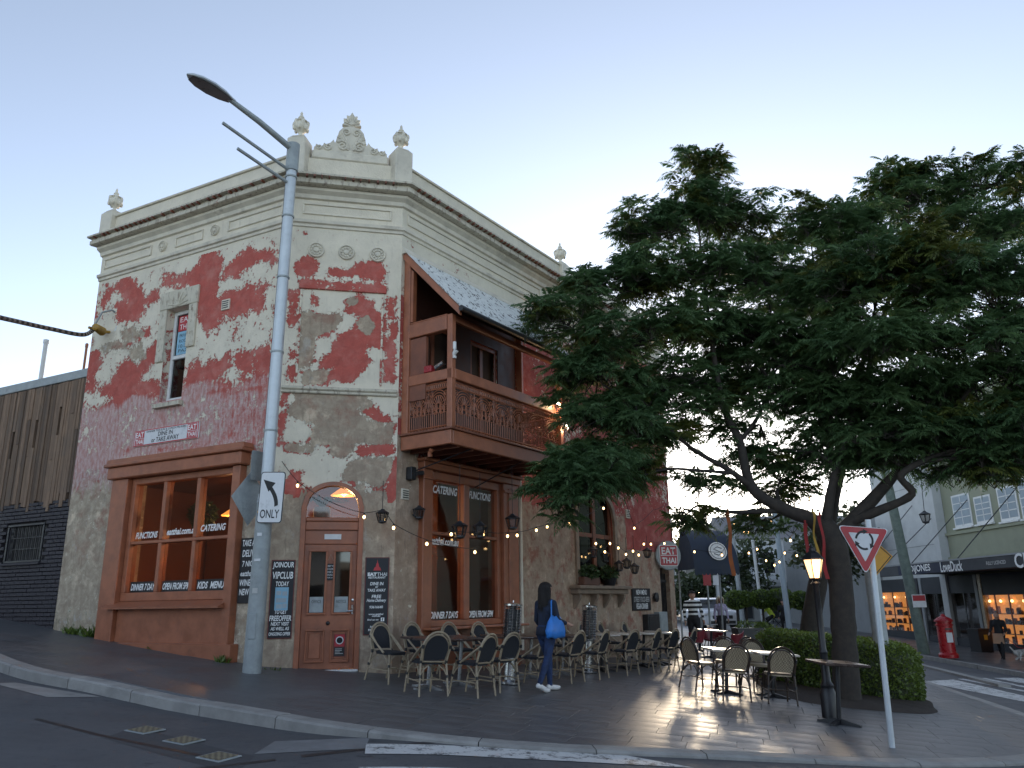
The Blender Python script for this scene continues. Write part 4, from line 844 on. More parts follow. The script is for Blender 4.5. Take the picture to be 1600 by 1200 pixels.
mb = MB(); mb.prism([(-.17, 6.75), (-.17, 7.85), (-.23, 7.8), (-.23, 6.75)], U0, U0+.1, M=xz); part('gable_stud', mb, 'C', BT, bal)
# corrugated roof sheets
ns = 5
for k in range(ns):
    a, b = U0-.10+(U1-U0+.2)*k/ns, U0-.10+(U1-U0+.2)*(k+1)/ns+.04; mb = MB(); nq = int((b-a)/.0127); rows = 7; vs = []
    for r in range(rows):
        t = r/(rows-1); y = -BW-.27+(BW+.25)*t; z = ZE+.03+(8.28-ZE-.03)*(t+.0*sin(pi*t))+.0035*k
        for i in range(nq+1): vs.append((a+(b-a)*i/nq, y, z+.011*cos(2*pi*(a+(b-a)*i/nq)/.076)))
    mb.add(vs, [(r*(nq+1)+i, r*(nq+1)+i+1, (r+1)*(nq+1)+i+1, (r+1)*(nq+1)+i) for r in range(rows-1) for i in range(nq)]); part('roof_sheet', mb, 'C', M['flake_roof'], bal, smooth=60)
mb = MB(); mb.prism([(-.10, 8.20), (-.10, 8.235), (-.0, 8.36), (0, 8.2)], U0-.1, U1+.1, M=xz); part('roof_flashing', mb, 'C', M['cream_trim'], bal)
mb = MB(); mb.tube([(U0-.12, -BW-.30, ZE+.0), (U1+.12, -BW-.30, ZE-.02)], .055, 10); part('gutter', mb, 'C', M['iron'], bal, smooth=40)
# cast iron lace, one panel every 0.6 m
def lace(W_):
    mb = MB(); H_ = ZR-(Z0+.30); t = .0085
    ln = lambda p, r=t: mb.tube([(x, 0, z) for x, z in p], r, 4, cap=False)
    arc = lambda cx, cz, rx, rz, a0, a1, n=10, r=t: ln([(cx+rx*cos(a0+(a1-a0)*k/n), cz+rz*sin(a0+(a1-a0)*k/n)) for k in range(n+1)], r)
    ln([(0, .05), (W_, .05)], .012); ln([(0, H_-.03), (W_, H_-.03)], .012); ln([(0, H_-.14), (W_, H_-.14)], .01); ln([(0, .30), (W_, .30)], .008)
    n = 10
    for k in range(n): arc((k+.5)*W_/n, H_-.085, W_/n*.42, .045, 0, 2*pi, 8)
    cx = W_/2
    for r in (.30, .25, .20): arc(cx, H_-.46, r*W_/.62, r, 0, pi, 14, .010)
    for k in range(-4, 5): a = k*.36; ln([(cx+.06*sin(a), H_-.46+.05*cos(a)), (cx+.19*W_/.62*sin(a), H_-.46+.19*cos(a))], .010)
    arc(cx, H_-.46, .055, .055, 0, 2*pi, 10, .011)
    for s_ in (-1, 1):
        for (dx, dz, r0, tr, a0) in ((.23, H_-.24, .06, 1.3, 0), (.22, H_-.50, .075, 1.5, 1.5), (.11, H_-.56, .06, 1.4, 3.), (.25, H_-.36, .045, 1.2, .4), (.09, .38, .05, 1.3, 2)):
            ln([(cx+s_*(dx*W_/.62+r0*(1-q/16*.8)*cos(a0+tr*2*pi*q/16)), dz+r0*(1-q/16*.8)*sin(a0+tr*2*pi*q/16)) for q in range(17)], .009)
        ln([(cx+s_*W_*.5, .05), (cx+s_*W_*.5, H_-.14)], .010)
    for k in range(1, 10):
        x = W_*k/10; ln([(x, .05), (x, .30 if k % 2 else .42)], .009); 
        if k % 2 == 0: arc(x, .42, W_/20, .04, 0, 2*pi, 6)
    for k in range(5): arc(W_*(k+.5)/5, .30, W_/10, .09, 0, pi, 8)
    for k in range(6): arc(W_*(k+.5)/6, .025, W_/14, .02, 0, 2*pi, 6)
    return mb
nF = 6; wF = (U1-U0-.25)/nF; me = lace(wF).mesh('lace_panel', BT)
for k in range(nF): o = link('lace_panel', me, bal, (U0+.125+k*wF, -BW+.05, Z0+.295))
me = lace((BW-.28)/2).mesh('lace_panel', BT)
for u in (U0+.05, U1-.05):
    for k in range(2): o = link('lace_panel', me, bal, (u, -BW+.12+k*(BW-.28)/2, Z0+.295), pi/2)
# dark doors behind, panels of the inner wall
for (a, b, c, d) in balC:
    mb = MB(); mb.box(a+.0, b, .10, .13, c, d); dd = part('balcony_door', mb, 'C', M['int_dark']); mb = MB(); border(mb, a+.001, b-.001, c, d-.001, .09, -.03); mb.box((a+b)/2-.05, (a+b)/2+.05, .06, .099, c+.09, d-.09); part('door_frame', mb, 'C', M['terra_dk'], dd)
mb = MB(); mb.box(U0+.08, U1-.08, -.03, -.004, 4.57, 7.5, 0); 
inner_wall = part('shade_boarding', MB().box(1.551, 2.199, -.03, -.004, 4.57, 8.1).box(3.201, 3.9, -.03, -.004, 4.57, 8.1).box(.15, .549, -.03, -.004, 4.57, 8.1).box(.55, 1.55, -.03, -.004, 7.001, 8.1).box(2.2, 3.2, -.03, -.004, 7.001, 8.1), 'C', M['board_shade'])  # inner wall and roof lining coloured dark to stand for balcony shade
mb = MB(); mb.add([(U0, -BW-.1, ZE+.0), (U1, -BW-.1, ZE+.0), (U1, -.05, 8.0), (U0, -.05, 8.0)], [(0, 1, 2, 3)]); part('roof_lining', mb, 'C', M['board_shade'], bal)
# support rods under the deck, floodlights at the end post
for a, b in (((.4, -.02, 3.9), (.8, -1.1, 4.27)), ((2.3, -.02, 3.8), (2.5, -1.1, 4.27)), ((3.6, -.02, 3.8), (3.8, -1.1, 4.27))): mb = MB(); mb.tube([a, b], .012, 6); part('stay_rod', mb, 'C', M['iron'], bal)
for (u, o_, z, lab) in ((3.72, 1.27, ZR+.17, 'lit floodlight clipped to the balcony handrail near its end'), (4.10, 1.22, ZR-.25, 'lit white floodlight on the end post of the balcony')):
    fl = on_wall('C', 'floodlight', lab, 'light', u, z, o_); MB().lathe([(.02, -.05), (.045, -.03), (.05, .03)], 12).build('housing', M['white'], fl); MB().sphere((0, 0, .035), .04, 10, 6).build('lamp_lens', M['flood'], fl); MB().tube([(0, .03, -.02), (0, .12, -.03)], .012, 6).build('bracket', M['white'], fl); lamp_point(fl, (.12 if u > 4 else 0, -.10, .0), 4 if u > 4 else 2, (1, .66, .34), .03)
for (u, o_, z, lab, rr) in ((U0+.05, 1.22, 5.95, 'white sensor light fixed high on the balcony corner post', 0), (.22, .62, 4.2, 'small brown spotlight under the balcony edge', 1)):
    fl = on_wall('C', 'spotlight', lab, 'light', u, z, o_); MB().lathe([(.03, -.06), (.05, .06), (0, .06)], 12, M=Matrix.Rotation(.7, 4, 'X')).build('housing', M['white'] if not rr else M['terra'], fl); MB().box(-.03, .03, -.02, .04, -.1, -.05).build('bracket', M['white'] if not rr else M['terra'], fl)
    if not rr: MB().box(-.025, .025, -.03, .03, .07, .22, ch=.01).build('sensor', M['white'], fl)
bx = on_wall('C', 'red_fire_bell', 'small red and chrome box standing on the balcony side rail', 'box', .15, ZR+.201, .62); MB().box(-.06, .06, -.09, .09, 0, .13, ch=.01).build('housing', M['red_post'], bx); MB().lathe([(.05, 0), (.05, .2), (0, .2)], 12, M=Matrix.Translation((0, -.16, .07)) @ Matrix.Rotation(1.2, 4, 'X')).build('bell', M['chrome'], bx)
# ------------------------------------------------------------------ neighbour clad in timber over dark brick
tb = thing('timber_clad_building', 'low building clad in weathered timber boards over dark painted brick', 'building', oA+np.array([sin(aA)*-.18, cos(aA)*.18, 0]), aA)
TT, TB_ = 6.55, 3.72; zl = 8.0
mb = MB(); mb.box(-9, -.02, .06, 6, -.5, TT-.05); mb.build('wall', M['mortar_dk'], tb)
mb = MB(); mb.box(-9, -.0, -.06, .3, TT-.10, TT+.10, ch=.01); mb.build('parapet_cap', M['galv_dull'], tb)
mb = MB(); mb.box(-.10, -.01, -.06, .06, 3.4, TT-.1, ch=.01); mb.build('corner_flashing', M['galv_dull'], tb)
x = -.115; k = 0; slots = {9: 1, 18: 1, 26: 1}
while x > -6.2:
    wd = random.choice((.07, .09, .09, .11, .12)); dp = random.uniform(.0, .035); lo = TB_+random.uniform(-.22, .2)
    segs = [(lo, TT-.11)]
    if k in slots: zc = 5.75-.09*k*.25; segs = [(lo, zc-.32), (zc+.32, TT-.11)]
    elif random.random() < .35: zc = random.uniform(4.4, 6.2); segs = [(lo, zc), (zc+.008, TT-.11)]
    for a, b in segs: MB().box(x-wd+.006, x, -.02-dp+random.uniform(0, .008), .055, a, b, ch=.004).build('plank', M['timber'], tb)
    x -= wd; k += 1
holes = [(-2.25, -1.05, 2.55, 3.28), (-4.6, -3.0, 2.55, 3.28)]
bm_ = MB().box(0, .222, -.03, .058, 0, .07, ch=.006).mesh('brick', M['brick_dk']); n_b = 0; rest = MB()
for r in range(42):
    z = .3+r*.083; off = .115*(r % 2)
    for c in range(30):
        x = -.26-off-c*.232
        if any(h[0]-.12 < x+.11 < h[1]+.12 and h[2]-.08 < z+.03 < h[3]+.04 for h in holes) or z > 3.75: continue
        p = oA+dA*x
        if z+.1 < G(p[0], p[1]): continue
        if x > -2.6 and n_b < 296: link('brick', bm_, tb, (x, random.uniform(-.004, .004), z)); n_b += 1
        else: rest.box(x, x+.222, -.03, .058, z, z+.07)
tag(rest.build('brick', M['brick_dk'], tb), kind='stuff')
for a, b, c, d in holes:
    mb = MB(); mb.box(a, b, .05, .058, c, d); w_ = mb.build('window', M['black'], tb); mb = MB(); mb.box(a, b, .0585, .0595, c, d); mb.build('window_void', M['int_dark'], w_)
    mb = MB(); border(mb, a-.05, b+.05, c-.05, d+.05, .05, .03); mb.build('frame', M['black'], w_)
    for k in range(1, 9): x = a+(b-a)*k/9; mb = MB(); mb.box(x-.01, x+.01, .02, .04, c, d); mb.build('grille_bar', M['iron'], w_)
    for z in (c+.24, c+.48): mb = MB(); mb.box(a, b, .015, .0195, z-.01, z+.01); mb.build('grille_bar', M['iron'], w_)
    mb = MB(); mb.box(a-.08, b+.08, -.08, .05, c-.11, c-.055, ch=.01); mb.build('sill', M['brick_dk'], w_)
for (px, y0, y1, r, lab, mt) in ((66, 534, 590, .06, 'white vent pipe rising above the timber clad building', 'white'), (133, 540, 575, .035, 'thin pinkish pipe beside the side street wall', 'terra')):
    p = at(px-2, y1, 21.); q = at(px+2, y0, 21.); v = thing('vent_pipe', lab, 'pipe', (p[0], p[1], TT-.3)); MB().tube([(0, 0, -.6), (0, 0, q[2]-TT+.3)], r, 10).build('pipe', M[mt], v, smooth=40); MB().lathe([(r*1.25, 0), (r*1.25, .1), (0, .13)], 10, (0, 0, q[2]-TT+.25)).build('cap', M[mt], v)
# ------------------------------------------------------------------ tall street lamp with road signs
pb = on_ground(393, 1056); pt = at(459, 226, pb[1]); PH = pt[2]-pb[2]; lean = (pt[0]-pb[0])/PH
sp = thing('street_lamp', 'tall galvanised street lamp leaning over the road, with two spare pipes', 'street lamp', pb)
ax = lambda z: lean*z
MB().tube([(0, 0, -.3), (0, 0, .0), (ax(2.75), 0, 2.75)], [.145, .145, .132], 20).build('lower_pole', M['galv_dull'], sp, smooth=40)
MB().tube([(ax(2.75), 0, 2.75), (ax(PH-.55), 0, PH-.55)], [.105, .092], 20).build('upper_pole', M['galv'], sp, smooth=40)
MB().tube([(ax(2.70), 0, 2.70), (ax(2.84), 0, 2.84)], [.138, .118], 20).build('collar', M['galv'], sp, smooth=40)
MB().tube([(ax(PH-.56), 0, PH-.56), (ax(PH), 0, PH)], [.115, .115], 20).build('spigot', M['galv_dull'], sp, smooth=40)
for z in (3.9, 5.3, 6.7, 7.9, 8.7):
    if z < PH-.6: MB().lathe([(.112, 0), (.112, .03)], 18, (ax(z), 0, z)).build('strap_band', M['galv_dull'], sp)
MB().tube([(ax(2.8)-.11, .02, 2.8), (ax(PH-.6)-.098, .02, PH-.6)], .012, 6).build('conduit', M['iron'], sp)
ha = math.atan2(-.80, -.60); axis_pt = lambda z: pb+np.array([ax(z), 0, z])
def armpt(x, y): return hit(pb+np.array([ax(PH), 0, 0]), ha, x, y)-pb
MB().tube([(ax(PH-.1), 0, PH-.12), armpt(405, 190), armpt(357, 154)], [.06, .055, .045], 12).build('arm', M['galv_dull'], sp, smooth=40)
MB().tube([(ax(PH-.75), 0, armpt(449, 265)[2]), armpt(348, 192)], .03, 8).build('spare_pipe', M['galv_dull'], sp, smooth=40); MB().tube([(ax(PH-1.0), 0, armpt(446, 284)[2]), armpt(371, 232)], .03, 8).build('spare_pipe', M['galv_dull'], sp, smooth=40)
a0, a1 = Vector(armpt(366, 160)), Vector(armpt(292, 116)); dv = (a1-a0); L_ = dv.length; q = dv.to_track_quat('X', 'Z').to_matrix().to_4x4(); q.translation = a0
mb = MB(); vs = []; n = 16; secs = [(0, .055, .05), (.08, .07, .06), (.25, .13, .09), (.5, .17, .10), (.75, .155, .085), (.92, .09, .06), (1, .015, .02)]
for t, hw, hh in secs:
    for j in range(n):
        a = 2*pi*j/n; z = hh*sin(a) if sin(a) > 0 else hh*.25*sin(a); vs.append(q @ Vector((t*L_, hw*cos(a), z)))
mb.add(vs, [(i*n+j, i*n+(j+1) % n, (i+1)*n+(j+1) % n, (i+1)*n+j) for i in range(len(secs)-1) for j in range(n)]+[tuple(range(n))[::-1], tuple(range((len(secs)-1)*n, len(secs)*n))]); lh = mb.build('lamp_head', M['galv'], sp, smooth=50)
mb = MB(); vs = [q @ Vector((t*L_, s_*hw*.86, -hh*.25-.012)) for t, hw, hh in secs[1:6] for s_ in (-1, 1)]; mb.add(vs, [(2*i, 2*i+1, 2*i+3, 2*i+2) for i in range(4)]); mb.build('lens', paint('frosted lamp lens', (.16, .16, .16), .35), lh); mb2 = MB(); mb2.add([v+Vector((0, 0, .006)) for v in vs], [(2*i, 2*i+1, 2*i+3, 2*i+2) for i in range(4)]); mb2.build('lens_tray', M['iron'], lh)
MB().box(-.06, .06, -.152, -.12, .55, .95, ch=.01).build('access_plate', M['galv_dull'], sp)
for (z, w_, h_, mt) in ((2.52, .07, .035, 'sign_yellow'), (2.15, .045, .05, 'sign_white'), (1.75, .06, .04, 'sign_white'), (1.25, .05, .08, 'pale_print')): MB().box(ax(z)-w_, ax(z)+w_*.6, -.146, -.128, z, z+h_).build('sticker', M[mt], sp)
def plate(mb, w, h, r=.04, t=.004, y=0, mi=0, cx=0, cz=0):
    pts = []
    for sx, sz, a0 in ((1, 1, 0), (-1, 1, pi/2), (-1, -1, pi), (1, -1, 1.5*pi)):
        for k in range(5): a = a0+pi/2*k/4; pts.append((cx+sx*(w/2-r)+r*cos(a), cz+sz*(h/2-r)+r*sin(a)))
    return mb.prism(pts, y-t/2, y+t/2, mi)
# ONLY sign (turn left)
p = at(424, 777, pb[1]-.17); sc = pb[1]/FPX
os_ = thing('turn_left_sign', 'white arrow sign reading only, strapped to the tall street lamp', 'road sign', p, R_(-8)); os_.rotation_euler = (0, R_(2), R_(-8)); w_, h_ = .43, .84
plate(MB(), w_, h_, .05).build('sign_back', M['galv_dull'], os_); plate(MB(), w_-.004, h_-.004, .05, .003, -.004).build('black_border', M['black_print'], os_); plate(MB(), w_-.03, h_-.03, .04, .003, -.008).build('sign_face', M['sign_white'], os_)
text('lettering', 'ONLY', M['black_print'], os_, (0, -.011, -.27), w=.33, h=.14, bold=.012)
mb = MB(); arc = []
for k in range(11): t = k/10; arc.append((.10-.13*t*t-.0, -.13+.30*t))
inner = [(x-.055-.02*(1-i/10)*0, z-.01*i/10) for i, (x, z) in enumerate(arc)]; 
pts = [(x+.03, z) for x, z in arc]+[(x-.03, z-.025) for x, z in arc[::-1]]; mb.prism(pts, -.0125, -.0105); mb.prism([(-.16, .29), (.055, .235), (-.055, .09)], -.0125, -.0105); mb.build('arrow', M['black_print'], os_)
MB().box(-.06, .06, .003, .06, -.2, -.15).box(-.06, .06, .003, .06, .15, .2).build('bracket', M['galv_dull'], os_)
p = at(390, 778, pb[1]+.14); ds = thing('diamond_sign_back', 'grey back of a diamond sign behind the street lamp', 'road sign', p, R_(50)); MB().prism([(-.34, 0), (0, -.46), (.34, 0), (0, .46)], -.003, .003).build('sign_back', M['galv_dull'], ds); MB().box(-.02, .3, .003, .03, -.03, .03).build('bracket', M['galv_dull'], ds)
p = at(404, 728, pb[1]+.12); ds = thing('square_sign_back', 'grey edge-on sign plate above the diamond sign', 'road sign', p, R_(62)); plate(MB(), .34, .5, .04).build('sign_back', M['galv_dull'], ds); MB().box(-.02, .3, .003, .03, -.03, .03).build('bracket', M['galv_dull'], ds)
# ------------------------------------------------------------------ boards and signs on the walls
def board(w, name, label, u0, u1, z0, z1, lines, edge='red_edge', out=.03):
    b = on_wall(w, name, label, 'sign', (u0+u1)/2, (z0+z1)/2, out); W_, H_ = u1-u0, z1-z0
    MB().box(-W_/2, W_/2, .0, .028, -H_/2, H_/2, ch=.004).build('backing', M[edge], b); MB().box(-W_/2+.015, W_/2-.015, -.006, -.001, -H_/2+.015, H_/2-.015).build('face', M['chalk'], b)
    for s_, z, wd, h, kw in lines: text('lettering', s_, M[kw.get('m', 'white_print')], b, (kw.get('x', 0), -.008, z0+z*(z1-z0)-(z0+z1)/2), w=wd*W_, h=h, shear=kw.get('sh', .12), bold=kw.get('b', .02))
    return b
board('A', 'chalkboard', 'tall black board beside the six pane window, partly behind the lamp pole', 5.02, 5.60, 1.57, 2.68, [('TAKE AWAY', .92, .85, .11, {}), ('DELIVERY', .76, .8, .12, {}), ('7 NIGHTS', .60, .75, .10, {}), ('eatthai.com', .45, .85, .09, {}), ('WINE-BEER', .31, .88, .11, {}), ('NEW CHEF', .17, .85, .11, {})], 'black')
vb = board('B', 'chalkboard', 'tall black board left of the corner door with a pale blue poster', .067, .465, .985, 2.285, [('JOINOUR', .925, .88, .12, {}), ('VIPCLUB', .80, .85, .12, {}), ('TODAY', .69, .55, .08, {}), ('TO GET', .335, .5, .07, {}), ('FREEOFFER', .255, .9, .09, {}), ('NEXT VISIT', .185, .75, .06, {}), ('AS WELL AS', .125, .75, .055, {}), ('ONGOING OFFER', .06, .88, .055, {})])
MB().box(-.11, .11, -.010, -.0065, -.19, .19).build('poster', M['blue_print'], vb)
for x0, z0, s_ in ((-.09, .06, .08), (.01, .05, .08), (-.09, -.06, .17), (-.08, -.16, .09), (.02, -.15, .07)): MB().box(x0, x0+s_, -.0125, -.0105, z0, z0+.07).build('poster_picture', M['far_blue'], vb)
eb = board('B', 'chalkboard', 'tall black board right of the corner door with a red pagoda emblem', 1.655, 2.075, 1.01, 2.325, [('RESTAURANT', .735, .72, .035, {}), ('DINE IN', .655, .55, .055, {}), ('or', .61, .12, .03, {}), ('TAKE AWAY', .57, .75, .05, {}), ('FREE', .49, .4, .055, {}), ('Home Delivery', .435, .8, .07, {'sh': .3}), ('93616640', .355, .55, .045, {}), ('www.eatthai', .265, .6, .03, {}), ('.com.au', .24, .35, .025, {}), ('find us on', .195, .45, .03, {'x': -.05}), ('NO BYO', .105, .45, .035, {}), ('PAY NOTES', .065, .6, .035, {})])
text('lettering', 'EAT', M['white_print'], eb, (-.085, -.008, .365), w=.16, h=.06, bold=.06); text('lettering', 'THAI', M['white_print'], eb, (.085, -.008, .365), w=.17, h=.06)
MB().prism([(-.07, .43), (.07, .43), (.05, .48), (.03, .49), (.02, .54), (.008, .56), (0, .62), (-.008, .56), (-.02, .54), (-.03, .49), (-.05, .48)], -.009, -.0065).build('emblem', M['red_print'], eb)
MB().box(.085, .145, -.009, -.0065, -.43, -.37).build('emblem_box', M['white_print'], eb); text('emblem_letter', 'f', M['black_print'], eb, (.115, -.0105, -.40), h=.05, bold=.05)
nb = board('C', 'chalkboard', 'small black menu board beside the iron gate', 9.36, 10.5, 1.27, 1.86, [('NEW MENU', .82, .6, .13, {}), ('STREET FOOD-BEER', .50, .85, .14, {'m': 'pale_print'}), ('VEGAN DINNER', .20, .65, .15, {})], 'black')
hb = on_wall('B', 'hanging_notice', 'little black notice hung on a string on the corner door', 'sign', 1.055, 2.08, -.035); MB().box(-.10, .10, .0, .012, -.14, .14, ch=.003).build('face', M['chalk'], hb); MB().tube([(-.07, .005, .14), (0, .01, .30), (.07, .005, .14)], .004, 5).build('string', M['bamboo'], hb)
for s_, z, wd in (('SORRY WE', .10, .15), ('ARE CLOSED', .05, .16), ('PLEASE USE', .0, .16), ('SIDE DOOR', -.05, .15), ('Thank you', -.1, .13)): text('lettering', s_, M['white_print'], hb, (0, -.002, z), w=wd, h=.03, shear=.15)
ws = on_wall('A', 'wall_sign', 'long white sign with red logos above the six pane window', 'sign', 2.76, 4.80, .03); MB().box(-.92, .92, 0, .028, -.165, .165, ch=.006).build('panel', M['white'], ws); MB().box(-.915, .915, -.003, -.0005, -.16, .16).build('red_border', M['red_print'], ws); MB().box(-.895, .895, -.006, -.0035, -.14, .14).build('face', M['sign_white'], ws)
for s_ in (-1, 1):
    MB().box(s_*.745-.13, s_*.745+.13, -.009, -.0065, -.002, .135).build('logo_block', M['red_print'], ws); MB().box(s_*.745-.13, s_*.745+.13, -.009, -.0065, -.135, -.012).build('logo_block', M['red_print'], ws)
    text('logo_lettering', 'EAT', M['white_print'], ws, (s_*.745, -.011, .066), w=.23, h=.105, bold=.02); text('logo_lettering', 'THAI', M['white_print'], ws, (s_*.745, -.011, -.073), w=.23, h=.09, bold=.02)
for s_, z, w_, h_ in (('DINNER TUE-SUN & LUNCH FRI-SUN', .112, 1.1, .04), ('DINE IN', .035, .42, .085), ('or TAKE AWAY', -.075, .78, .095)): text('lettering', s_, M['black_print'], ws, (0, -.0085, z), w=w_, h=h_, bold=.015)
p = hit(wp('C', 11.7, .55, 0), R_(20), 1044, 868); es = thing('projecting_sign', 'red square sign on a round grey disc projecting above the iron gate', 'sign', p, R_(20))
MB().lathe([(.40, -.02), (.42, 0), (.40, .02)], 28, M=Matrix.Rotation(pi/2, 4, 'X')).build('disc', M['galv_dull'], es); plate(MB(), .60, .60, .05, .004, -.026).build('white_border', M['white_print'], es); plate(MB(), .56, .56, .04, .004, -.031).build('face', M['sign_red'], es)
text('logo_lettering', 'EAT', M['white_print'], es, (0, -.036, .13), w=.46, h=.20, bold=.02); MB().box(-.27, .27, -.037, -.034, -.005, .012).build('logo_rule', M['white_print'], es); text('logo_lettering', 'THAI', M['white_print'], es, (0, -.036, -.14), w=.46, h=.16, bold=.02); MB().tube([(0, .03, .3), (0, .7, .3)], .02, 8).build('arm', M['iron'], es)
# service boxes low on the terrace wall
for u, w_, h_, lab, mt in ((10.35, .75, .55, 'dark service box low on the wall below the menu board', 'iron'), (11.0, .55, .6, 'grey meter box low on the wall beside the gate', 'galv_dull')):
    b = on_wall('C', 'service_box', lab, 'box', u, .62, .12); MB().box(-w_/2, w_/2, -.05, .12, 0, h_, ch=.01).build('body', M[mt], b); MB().box(-w_*.42, w_*.42, -.062, -.051, .06, h_-.06, ch=.005).build('lid', M[mt], b)
al = on_wall('C', 'alarm_disc', 'small dark round fitting beside the menu board', 'fitting', 10.78, 1.62, .06); MB().lathe([(.13, 0), (.13, .05), (.09, .07), (0, .07)], 16, M=Matrix.Rotation(pi/2, 4, 'X')).build('cover', M['iron'], al, smooth=40); MB().box(-.03, .03, .0, .06, -.03, .03).build('mount', M['iron'], al)
# ------------------------------------------------------------------ lanterns
def lantern_mesh(r=.10, h=.26):
    mb = MB(); mb.lathe([(r*.25, h*.98), (r*.4, h*.9), (r*1.25, h*.72), (r*1.2, h*.69)], 6); mb.lathe([(r*.35, 0), (r*.75, .02), (r*.72, .045)], 6)
    for k in range(6): a = pi/3*k; mb.tube([(r*.72*cos(a), r*.72*sin(a), .04), (r*1.1*cos(a), r*1.1*sin(a), h*.7)], .008, 4)
    gb = MB().lathe([(r*.66, .045), (r*1.02, h*.69)], 6); return mb.mesh('frame', M['iron']), gb.mesh('lantern_glass', M['glass'])
LF, LG = lantern_mesh()
def lantern(p, hang, label, sc=1., group=None):
    l = thing('hanging_lantern', label, 'lantern', p, 0, group); a = link('frame', LF, l); b = link('lantern_glass', LG, l); a.scale = b.scale = (sc,)*3
    MB().tube([(0, 0, .25*sc), (0, 0, hang)], .006, 5).build('hanger', M['wire'], l); return l
def wpx(w, x, y, off): u, z = uw(w, x, y, off); return wp(w, u, off, z)
lantern(wpx('B', 597, 818, .3), .75, 'black lantern hanging between the corner door and the vent')
for (x, y, off, h, lab) in ((473, 0, 0, 0, ''), (718, 842, .95, 1.35, 'black lantern hanging under the middle of the balcony'), (750, 842, .95, 1.25, 'black lantern on a long rod in front of the tall terrace window'), (801, 828, .9, 1.3, 'black lantern hanging under the balcony beside the downpipe')):
    if lab: lantern(wpx('C', x, y, off), h, lab, 1.25)
for k, (x, y, h) in enumerate(((927, 872, .9), (946, 879, .7), (968, 893, .85), (980, 889, .8), (992, 897, 1.0), (1012, 872, .6))): lantern(wpx('C', x, y, .45), h, 'small black lantern hanging from the light string beyond the arched window', 1.1, 'lanterns beyond the arched window')
wl = on_wall('C', 'wall_lantern', 'black carriage lantern fixed beside the tall terrace window', 'lantern', .47, 3.02, .15); a = link('frame', LF, wl); b = link('lantern_glass', LG, wl); MB().tube([(0, .15, .1), (0, .05, .02), (0, 0, .0)], .012, 6).build('bracket', M['iron'], wl)
cm = on_wall('C', 'security_camera', 'dark box camera fixed high under the balcony corner', 'camera', .35, 3.86, .1); MB().box(-.10, .04, -.04, .1, -.12, .12, ch=.01).build('mount', M['iron'], cm); MB().lathe([(.04, 0), (.05, .18), (0, .18)], 10, M=Matrix.Translation((.03, -.04, 0)) @ Matrix.Rotation(1.4, 4, 'Y')).build('camera_body', M['iron'], cm)
# ------------------------------------------------------------------ light strings
bulb_me = MB().sphere((0, 0, -.03), (.024, .024, .031), 10, 7).lathe([(.018, 0), (.018, .04), (0, .045)], 8, mi=1).mesh('bulb', [M['bulb'], M['wire']], 60)
def string(label, pts, sag=.06, extra=()):
    """pts: world points of the bulbs (flag True) and hooks (flag False) along the cable"""
    o0 = pts[0][0]; s_ = thing('light_string', label, 'string lights', o0); P = [np.array(p)-o0 for p, f in pts]; path = []
    for a, b in zip(P, P[1:]):
        L = np.linalg.norm(b-a)
        for k in range(5): t = k/5; q = a+(b-a)*t; path.append((q[0], q[1], q[2]+.05-sag*L*4*t*(1-t)*.5))
    path.append((P[-1][0], P[-1][1], P[-1][2]+.05)); MB().tube(path, .006, 5).build('cable', M['wire'], s_)
    for p, (w, f) in zip(P, pts):
        if f: link('bulb', bulb_me, s_, p+np.array([0, 0, .01]))
    return s_
bw = lambda L, off, w: [(wpx(w, x, y, off), f) for x, y, f in L]
string('warm bulbs strung across the corner wall and door', bw([(440, 725, 0), (465, 757, 1), (519, 790, 0), (569, 806, 1), (600, 800, 0), (615, 823, 1)], .3, 'B')+bw([(667, 848, 1), (742, 861, 1)], .6, 'C'))
string('warm bulbs strung under the balcony along the terrace', bw([(690, 838, 0), (705, 833, 1), (755, 834, 1), (793, 836, 1), (808, 835, 1), (838, 827, 1), (855, 822, 1), (890, 817, 1), (943, 793, 1)], .8, 'C'))
string('warm bulbs strung beyond the arched window to the round sign', bw([(931, 848, 1), (945, 861, 1), (953, 848, 1), (966, 855, 1), (978, 865, 1), (989, 860, 1), (998, 866, 1), (1006, 849, 1), (1017, 849, 1), (1038, 848, 1)], .55, 'C'))
string('warm bulbs dangling high on the far end of the terrace wall', bw([(975, 780, 0), (991, 824, 1), (1020, 800, 0), (1052, 783, 1)], .5, 'C'))
# ------------------------------------------------------------------ striped aerial cable
hk = wp('A', .46, .05, 7.30); cb = thing('aerial_cable', 'black and white striped cable stretched from the side street wall', 'cable', hk)
P = [np.array(hk)+np.array([0, -.35, 0])]+[at(x, y, Y) for x, y, Y in ((130, 523, 16.0), (80, 514, 15.0), (30, 503, 14.0), (-20, 491, 13.0), (-90, 470, 12.), (-200, 430, 11))]
P = catmull([np.array(p)-hk for p in P], 12); mb = MB(); mb.tube(P, .045, 8)
nf = len(P)-1
for i in range(nf):
    for j in range(8): mb.m[i*8+j] = 1 if ((i*1.0+j*.25) % 2) < 1 else 0
mb.build('cable', [M['black'], paint('pale cable wrap', (.30, .25, .21), .7)], cb, smooth=50)
mb = MB()
for k in range(7): mb.lathe([(.05, -.02), (.10-.004*k, 0), (.05, .02)], 10, M=Matrix.Translation((.02, -.1-.05*k, .0)) @ Matrix.Rotation(pi/2, 4, 'X'))
mb.tube([(.25, .05, .02), (0, -.1, 0), (-.1, -.42, -.02)], .03, 6); mb.build('insulator', M['tape_yellow'], cb, smooth=40)
